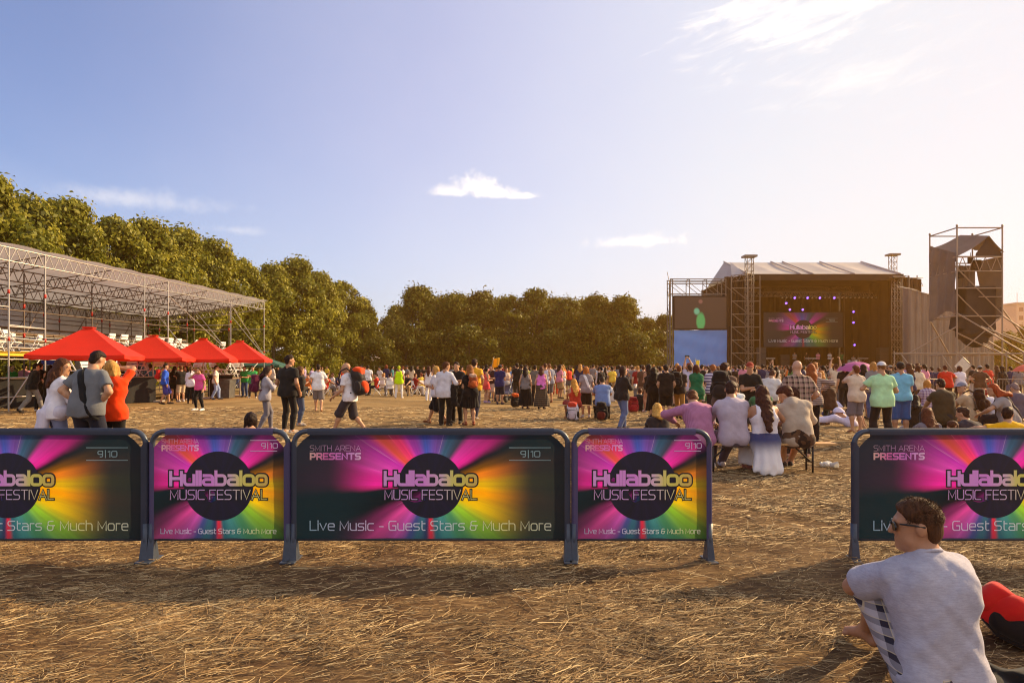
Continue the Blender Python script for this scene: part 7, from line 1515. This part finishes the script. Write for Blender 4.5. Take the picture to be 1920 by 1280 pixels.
    px_person(1375, 10.15, 2, 1.86, M(B, dict(lean=12, round=.05, head=(-30, 24, 0), footR=(.06, .62, 0, -8))), dict(shirt=('long', (178, 164, 178)), pants=('long', (96, 84, 96)), hair=('short', (58, 34, 26)), shoes=(214, 204, 200), fat=1.02, hem=-.11), 'man in pale lilac-grey shirt, second from the left on the near bench', fine=.0115)
    Pl = M(B, dict(lean=6, head=(-6, 10, 0), handL=(-.20, .30, .66), handR=(.22, .30, .66), footL=(-.10, .40, 0, 4), footR=(.12, .40, 0, -4)))
    px_person(1433, 10.1, 0, 1.74, Pl, dict(female=True, shirt=('tank', (226, 218, 224)), pants=('skirt', (64, 66, 104), None, .5, 'dip', None, 1.9), hair=('long', (74, 40, 28), .30), shoes=(150, 90, 80), skin=1, flare=.06), 'woman with very long dark hair and blue-to-white skirt on the near bench', fine=.011)
    px_person(1497, 10.15, -16, 1.84, M(B, dict(lean=26, round=.08, side=-10, head=(58, 36, 0), handL=(-.18, .50, .62), handR=(.10, .52, .60), footR=(-.04, .62, 0, -8))), dict(shirt=('hoodie', (176, 158, 140)), pants=('short', (96, 66, 46), 'camo', (52, 36, 28)), hair=('quiff', (84, 44, 28)), shoes=(70, 58, 52), fat=1.03, hem=-.11), 'man in beige hooded jacket and patterned shorts, rightmost on the near bench', fine=.0115)
# ------------------------------------------------------------------ the crowd: a few bodies, copied with their own clothes
TOPS = [('white', (200, 190, 186)), ('black', (32, 27, 26)), ('dark red', (140, 34, 30)), ('grey', (130, 122, 120)), ('navy', (44, 44, 76)), ('sky blue', (130, 160, 205)), ('cream', (210, 188, 160)), ('bright red', (204, 52, 36)), ('olive', (92, 84, 52)), ('brown', (92, 62, 44)), ('pink', (212, 130, 150)), ('teal', (60, 120, 124)), ('orange', (216, 112, 48)), ('green', (74, 122, 66)), ('yellow', (216, 180, 70)), ('lilac', (170, 150, 190))]
TW = np.array([15, 28, 6, 10, 8, 6, 8, 5, 4, 6, 4, 3, 3, 3, 2, 4.0]); TW /= TW.sum()
BOTS = [('black', (32, 28, 30)), ('blue', (70, 84, 122)), ('grey', (104, 98, 98)), ('khaki', (160, 130, 92)), ('pale', (190, 180, 176)), ('brown', (76, 54, 42))]
HAIRS = [('dark', (44, 28, 22)), ('brown', (96, 58, 36)), ('fair', (196, 144, 80)), ('black', (24, 18, 17)), ('auburn', (140, 70, 38))]
ARCH = {}
def arch_defs():
    d = {}
    st = arms('down')
    d['stand'] = (M(st), dict(pants=('long', (1, 1, 1)), shoes=(40, 36, 34), seed=1), 'trousers', 'standing'); d['front'] = (M(arms('front'), LEGS['hip']), dict(pants=('short', (1, 1, 1)), shoes=(40, 36, 34), seed=2), 'shorts', 'standing')
    d['cross'] = (M(arms('crossed'), LEGS['apart']), dict(pants=('long', (1, 1, 1)), shoes=(40, 36, 34), fat=1.12, seed=3), 'trousers', 'standing with folded arms'); d['girl'] = (M(arms('front'), LEGS['hip']), dict(female=True, shirt=('tank', (9, 9, 9)), pants=('mini', (1, 1, 1)), hair=('long', (1, 1, 1), .08), shoes=(190, 180, 180), seed=4), 'short shorts', 'standing')
    d['woman'] = (M(st, LEGS['hip']), dict(female=True, pants=('tight', (1, 1, 1)), hair=('pony', (1, 1, 1)), shoes=(60, 56, 54), seed=5), 'trousers', 'standing'); d['skirt'] = (M(arms('front')), dict(female=True, pants=('skirt', (1, 1, 1), None, .42), hair=('long', (1, 1, 1), .0), shoes=(60, 50, 46), seed=6), 'skirt', 'standing')
    d['raise'] = (M(arms('raised')), dict(pants=('long', (1, 1, 1)), shoes=(40, 36, 34), seed=7), 'trousers', 'with arms raised'); d['cap'] = (M(arms('hips'), LEGS['apart']), dict(pants=('short', (1, 1, 1)), hair=('cap', (1, 1, 1)), cap=(150, 140, 136), shoes=(40, 36, 34), seed=8), 'shorts', 'standing in a cap')
    d['bob'] = (M(arms('pockets')), dict(female=True, shirt=('long', (9, 9, 9)), pants=('long', (1, 1, 1)), hair=('bob', (1, 1, 1)), shoes=(40, 36, 34), seed=9), 'trousers', 'standing'); d['walk'] = (M(LEGS['walk'], dict(handL=(-.24, .26, 1.02), handR=(.24, -.16, .98))), dict(pants=('long', (1, 1, 1)), shoes=(40, 36, 34), seed=10), 'trousers', 'walking')
    d['ground'] = (M(GROUND), dict(pants=('long', (1, 1, 1)), shoes=(40, 36, 34), seed=11), 'trousers', 'sitting on the ground'); d['cross_leg'] = (M(CROSSLEG), dict(female=True, pants=('tight', (1, 1, 1)), hair=('long', (1, 1, 1), .02), shoes=(190, 180, 180), seed=12), 'trousers', 'sitting cross-legged')
    d['chair'] = (M(BENCH, dict(lean=2, round=.02, head=(0, 6, 0))), dict(pants=('long', (1, 1, 1)), shoes=(40, 36, 34), seed=13), 'trousers', 'sitting on a chair'); d['bag'] = (M(st, LEGS['apart']), dict(shirt=('long', (9, 9, 9)), pants=('long', (1, 1, 1)), shoes=(150, 140, 136), seed=14), 'trousers', 'standing')
    return d
def arch(key, fine):
    k = (key, fine)
    if k not in ARCH:
        P, O, lw, act = ARCH_D[key]; parts, J = person_parts(P, O, fine)
        for n, me, mt in parts: me.materials.append(mt)
        ARCH[k] = [(n, me, mt) for n, me, mt in parts]
    return ARCH[k]
def merged(key, fine):
    k = ('m', key, fine)
    if k not in ARCH:
        vs, qs, ms, b = [], [], [], 0; idx = {'person': 0, 'shirt': 1, 'hoodie': 1, 'trousers': 2, 'shorts': 2, 'skirt': 2, 'hair': 3, 'cap': 4, 'shoe': 4}
        for n, me, mt in arch(key, fine):
            v = np.empty(len(me.vertices)*3, np.float32); me.vertices.foreach_get('co', v); q = np.empty(len(me.loops), np.int32); me.loops.foreach_get('vertex_index', q)
            vs.append(v.reshape(-1, 3)); qs.append(q.reshape(-1, 4)+b); ms.append(np.full(len(q)//4, idx[n])); b += len(v)//3
        me = mesh_np('person', np.concatenate(vs), np.concatenate(qs), np.concatenate(ms), smooth=True)
        for i in range(5): me.materials.append(fabric((128, 120, 118)))
        ARCH[k] = me
    return ARCH[k]
USED = {}
def crowd_person(px, D, key, yaw, H, top, bot, hair, where, far=False, z=0.0, group='people standing about the field', label=None):
    P, O, lw, act = ARCH_D[key]; sk = skin(int(RNG.integers(0, 4))); s = H/1.75
    loc = (xat(px, D), D, z); mt = {'shirt': fabric(TOPS[top][1]), 'low': fabric(BOTS[bot][1]), 'hair': hairm(HAIRS[hair][1])}
    if label is None:
        label = f"{HAIRS[hair][0]}-haired person {act} in {TOPS[top][0]} top and {BOTS[bot][0]} {lw}, {where}"
        if len(label.split()) > 16: label = f"{HAIRS[hair][0]}-haired person, {TOPS[top][0]} top, {BOTS[bot][0]} {lw}, {where}"
        if len(label.split()) > 16: label = f"{HAIRS[hair][0]}-haired person, {TOPS[top][0]} top, {where}"
    USED[label] = USED.get(label, 0)+1
    if far:
        o = link('person', merged(key, .036)); set_mats(o, [sk, mt['shirt'], mt['low'], mt['hair'], fabric((56, 50, 48))])
    else:
        pr = arch(key, .022); o = link('person', pr[0][1]); set_mats(o, [sk])
        for n, me, m0 in pr[1:]:
            c = link(n, me, None, o); set_mats(c, [mt['shirt'] if n in ('shirt', 'hoodie') else mt['low'] if n in ('trousers', 'shorts', 'skirt') else mt['hair'] if n == 'hair' else m0])
    o.location = loc; o.rotation_euler = (0, 0, math.radians(yaw)); o.scale = (s, s, s); tag(o, label, 'person', group); return o
def where(px, D):
    for lim, w in ((620, 'far beyond the bar parasols'), (705, 'beyond the bald man with the pack'), (800, 'near the steward in the yellow vest'), (870, 'beyond the group left of centre'), (960, 'near the yellow flag'), (1035, 'beyond the long skirts'), (1100, 'left of the middle-distance bench'), (1175, 'beyond the middle-distance bench'), (1260, 'near the left edge of the blue sheet'),
                   (1300, 'before the left half of the blue sheet'), (1365, 'before the right half of the blue sheet'), (1425, 'before the left scaffold mast of the stage'), (1480, 'before the left half of the stage screen'), (1530, 'before the middle of the stage screen'), (1585, 'before the right half of the stage screen'), (1640, 'around the pink umbrella'), (1700, 'before the right wing of the stage'), (1760, 'before the grey tarpaulin box'), (1840, 'below the scaffold tower')):
        if px < lim: return w
    return 'right of the scaffold tower'
def build_crowd():
    global ARCH_D; ARCH_D = arch_defs(); r = RNG
    standing = ['stand', 'front', 'cross', 'girl', 'woman', 'skirt', 'cap', 'bob', 'walk', 'bag']; wts = np.array([3, 2, 1.4, 1.6, 2, 1.2, 1, 1.4, .8, 2.0]); wts /= wts.sum()
    seen = set()
    def pick():
        for _ in range(60):
            t = int(r.choice(len(TOPS), p=TW)); b = int(r.integers(0, 6)); h = int(r.choice(5, p=[.36, .26, .14, .14, .10])); yield t, b, h
    def place(px, D, key, yaw, H, far, grp, wh=None, z=0.0, shared=False):
        w = wh or where(px, D)
        for t, b, h in pick():
            lb = (f"{TOPS[t][0]}-topped person in the packed crowd, {w}" if shared else None)
            k = (key, t, b, h, w)
            if shared or k not in seen: break
        seen.add(k); crowd_person(px, D, key, yaw, H, t, b, h, w, far, z, grp, lb)
    taken = []
    def free(px, D, gap):
        x = xat(px, D)
        for a, b in taken:
            if abs(a-x) < gap and abs(b-D) < gap: return False
        taken.append((x, D)); return True
    # seated on white chairs and standing in the left background
    white = plain('white chair plastic', (.80, .78, .76), .4, var=.04); m = MB()
    for s in (-.2, .2): m.bar((s, -.2, 0), (s, .16, .84), .016, 6); m.bar((s, .22, 0), (s, -.15, .45), .016, 6)
    m.box((-.2, -.2, .42), (.2, .2, .45)); m.box((-.2, .1, .62), (.2, .14, .84)); cm = m.mesh('garden_chair'); cm.materials.append(white)
    for i, (px, D, yw, t, h, key) in enumerate(((578, 37, 150, 12, 0, 'chair'), (590, 39, 60, 1, 3, 'chair'), (612, 38, -60, 7, 0, 'chair'), (624, 40, 120, 0, 1, 'chair'), (636, 38.5, -140, 4, 0, 'chair'), (668, 41, 30, 5, 0, 'chair'), (706, 39, 100, 7, 0, 'chair'), (719, 40, -30, 6, 2, 'chair'), (731, 38, 20, 0, 3, 'chair'), (765, 39, 170, 1, 0, 'chair'), (778, 38, -70, 2, 1, 'chair'), (790, 40, 40, 14, 4, 'chair'), (760, 42, -20, 3, 0, 'chair'))):
        free(px, D, .5); lab = f"person in {TOPS[t][0]} top sitting on a white chair " + ('left of the bald man' if px < 655 else 'right of the bald man' if px < 726 else 'near the steward')
        crowd_person(px, D, key, yw, 1.70, t, i % 6, h, '', False, 0, 'people sitting on white chairs', lab)
        a = math.radians(yw); o = link('garden_chair', cm, None, None, (xat(px, D)+.02*math.sin(a), D-.02*math.cos(a), 0), (0, 0, a+PI)); tag(o, f"white folding chair under the person in {TOPS[t][0]} top, "+('left of the bald man' if px < 655 else 'right of the bald man' if px < 726 else 'near the steward'), 'chair', 'white chairs on the field')
    n = 0
    for px, D, kd in ((571, 60, 'stand'), (585, 52, 'woman'), (603, 58, 'bob'), (676, 52, 'cap'), (684, 46, 'girl'), (712, 47, 'stand'), (724, 48, 'bob'), (735, 52, 'stand'), (756, 46, 'front'), (764, 50, 'cap'), (772, 47, 'skirt'), (783, 52, 'stand'), (795, 55, 'front'), (812, 50, 'woman'), (822, 56, 'stand'), (846, 45, 'bob'), (866, 47, 'stand'), (898, 42, 'front'), (905, 52, 'woman'), (446, 52, 'stand'), (511, 44, 'bob'), (522, 55, 'stand'), (613, 70, 'stand'), (641, 66, 'girl')):
        free(px, D, .5); place(px, D, kd, float(r.uniform(-180, 180)), float(r.uniform(1.6, 1.8)), True, 'people in the left background')
    # people between us and the stage
    for i in range(2200):
        if n >= 128: break
        u = r.random(); px = 905+u*830 if r.random() < .8 else 1040+r.random()*260; D = 27+30*r.random()**1.1
        if px < 1180 and D < 31: continue
        if px > 1640 and D < 30: continue
        if px < 1240 and r.random() < .30: continue
        if 1560 < px and D > 40 and r.random() < .3: continue
        if not free(px, D, .62): continue
        kd = str(r.choice(standing, p=wts)) if r.random() > .10 else ['raise', 'ground', 'cross_leg'][int(r.integers(0, 3))]
        place(px, D, kd, float(r.normal(-12 if px < 1300 else 0, 38)), float(r.uniform(1.58, 1.80)), D > 36, 'people in the crowd before the stage'); n += 1
    # resting on the ground and by the tower
    for px, D, kd, yw in ((1198, 24.5, 'ground', -30), (1210, 25.5, 'cross_leg', 60), (1216, 24.0, 'girl', 10), (1205, 28, 'front', -20), (1196, 31, 'stand', 0), (1712, 29, 'stand', -10), (1722, 24.5, 'bob', 0), (1733, 30, 'woman', 10), (1838, 27, 'cap', -20), (1852, 30, 'stand', 0), (1868, 33, 'girl', -10), (1880, 31, 'bob', 10), (1895, 34, 'front', 0), (1908, 32, 'woman', -15), (1716, 17, 'cross_leg', -20), (1620, 21, 'skirt', 10), (1612, 24.3, 'woman', 0), (1584, 24, 'stand', 5), (1638, 20.5, 'bob', -10), (1748, 33, 'stand', 10), (1760, 31, 'front', -10), (1826, 34, 'stand', 0), (1568, 27, 'raise', 0), (1704, 22, 'girl', 20)):
        free(px, D, .4); place(px, D, kd, yw+float(r.uniform(-10, 10)), float(r.uniform(1.58, 1.74)), D > 33, 'people near the tower' if px > 1690 else 'people in the crowd before the stage')
    # the packed part nearest the stage that can still be told apart
    n = 0
    for i in range(1500):
        if n >= 52: break
        px = 1190+r.random()*520; D = 50+12*r.random()
        if not free(px, D, .6): continue
        place(px, D, str(r.choice(standing, p=wts)), float(r.normal(0, 25)), float(r.uniform(1.62, 1.84)), True, 'packed crowd before the stage', shared=True); n += 1
    # the band
    for px, D, kd, t, lb in ((1490, 86, 'front', 3, 'musician in grey on the left of the stage'), (1512, 87, 'stand', 1, 'musician in black left of the middle of the stage'), (1534, 85, 'front', 10, 'singer in pink shirt in the middle of the stage'), (1556, 85, 'front', 0, 'guitarist in white right of the singer'), (1578, 86, 'cap', 13, 'musician in green on the right of the stage'), (1600, 88.6, 'chair', 0, 'drummer in white behind the drum kit')):
        crowd_person(px, D, kd, 180, 1.78, t, 0, 0, '', True, 1.805 if kd != 'chair' else 1.9, 'musicians on the stage', lb)
    # everyone further back who reads as one mass
    vs, qs, ms, b = [], [], [], 0; mats = [skin(0)]+[fabric(t[1]) for t in TOPS]+[fabric(x[1]) for x in BOTS]+[hairm(h[1]) for h in HAIRS]
    base = {}
    for key in ('stand', 'front', 'woman', 'bob', 'raise', 'cap'):
        P, O, lw, act = ARCH_D[key]; parts, J = person_parts(P, O, .055); L_ = []
        for nme, me, mt in parts:
            v = np.empty(len(me.vertices)*3, np.float32); me.vertices.foreach_get('co', v); q = np.empty(len(me.loops), np.int32); me.loops.foreach_get('vertex_index', q); L_.append((nme, v.reshape(-1, 3), q.reshape(-1, 4)))
        base[key] = L_
    n = 0
    for i in range(6000):
        if n >= 430: break
        D = 56+20*r.random(); px = 1085+r.random()*640+ (0 if r.random() < .8 else -90*r.random())
        if not free(px, D, .52): continue
        key = str(r.choice(['stand', 'front', 'woman', 'bob', 'raise', 'cap'], p=[.3, .2, .2, .15, .05, .1])); a = float(r.normal(0, .5)); R = np.array([[math.cos(a), -math.sin(a), 0], [math.sin(a), math.cos(a), 0], [0, 0, 1]], np.float32); s = float(r.uniform(.90, 1.04))
        t = 1+int(r.choice(len(TOPS), p=TW)); lo = 17+int(r.integers(0, 6)); hr = 23+int(r.integers(0, 5))
        for nme, v, q in base[key]:
            vs.append((v*s) @ R.T+np.array([xat(px, D), D, 0], np.float32)); qs.append(q+b); b += len(v); k = 0 if nme == 'person' else t if nme in ('shirt', 'hoodie') else hr if nme == 'hair' else lo; ms.append(np.full(len(q), k))
        n += 1
    o = link('crowd', mesh_np('crowd', np.concatenate(vs), np.concatenate(qs), np.concatenate(ms), smooth=True)); [o.data.materials.append(m_) for m_ in mats]; o['kind'] = 'stuff'; tag(o, 'far mass of people packed against the foot of the stage', 'crowd')
def build_stroller():
    D = 31; t = empty('stroller', (xat(949, D), D, 0), -.5, 'grey baby stroller in front of the man in navy', 'stroller'); fr = plain('stroller frame', (.30, .30, .32), .35, .6); cl = fabric((120, 124, 146)); tyre = plain('tyre', (.02, .02, .02), .8)
    for s in (-.24, .24):
        m = MB(); m.bar((s, -.42, .12), (s, .18, 1.02), .014, 6); m.bar((s, .36, .10), (s, -.10, .58), .014, 6); m.build('side_frame', fr, t)
        for y, r in ((-.42, .13), (.36, .11)): m = MB(); m.bar((s-.02, y, r), (s+.02, y, r), r, 14); m.build('wheel', tyre, t)
    m = MB(); m.tube([(-.24, .18, 1.02), (-.2, .22, 1.06), (.2, .22, 1.06), (.24, .18, 1.02)], .016, 6); m.build('handle', fr, t)
    S = SDF(); S.rbox((0, .05, .42), (.2, .22, .06), .05, None, .05); S.rbox((0, .20, .66), (.2, .06, .24), .05, rotm(0, -18), .05); link('seat', S.mesh('seat', .016), cl, t)
    S = SDF(); S.ell((0, .10, .80), (.23, .28, .20), None, .02, cuts=[((0, 0, .80), (0, .2, -1))]); link('hood', S.mesh('hood', .016), fabric((150, 140, 136)), t)
    S = SDF(); S.rbox((0, 0, .22), (.18, .2, .07), .05, None, .02); link('basket', S.mesh('basket', .016), fabric((30, 30, 32)), t)
import time
_t = time.time()
build_light(); build_ground(); build_straw(); build_trees(); build_barriers(); build_stand(); build_bars(); build_stage(); build_tower(); build_small(); build_stroller(); build_haze()
print('setting', time.time()-_t); build_sitter(); build_cast(); print('cast', time.time()-_t); build_crowd(); print('crowd', time.time()-_t, len([o for o in bpy.data.objects if o.name.startswith('person')]))
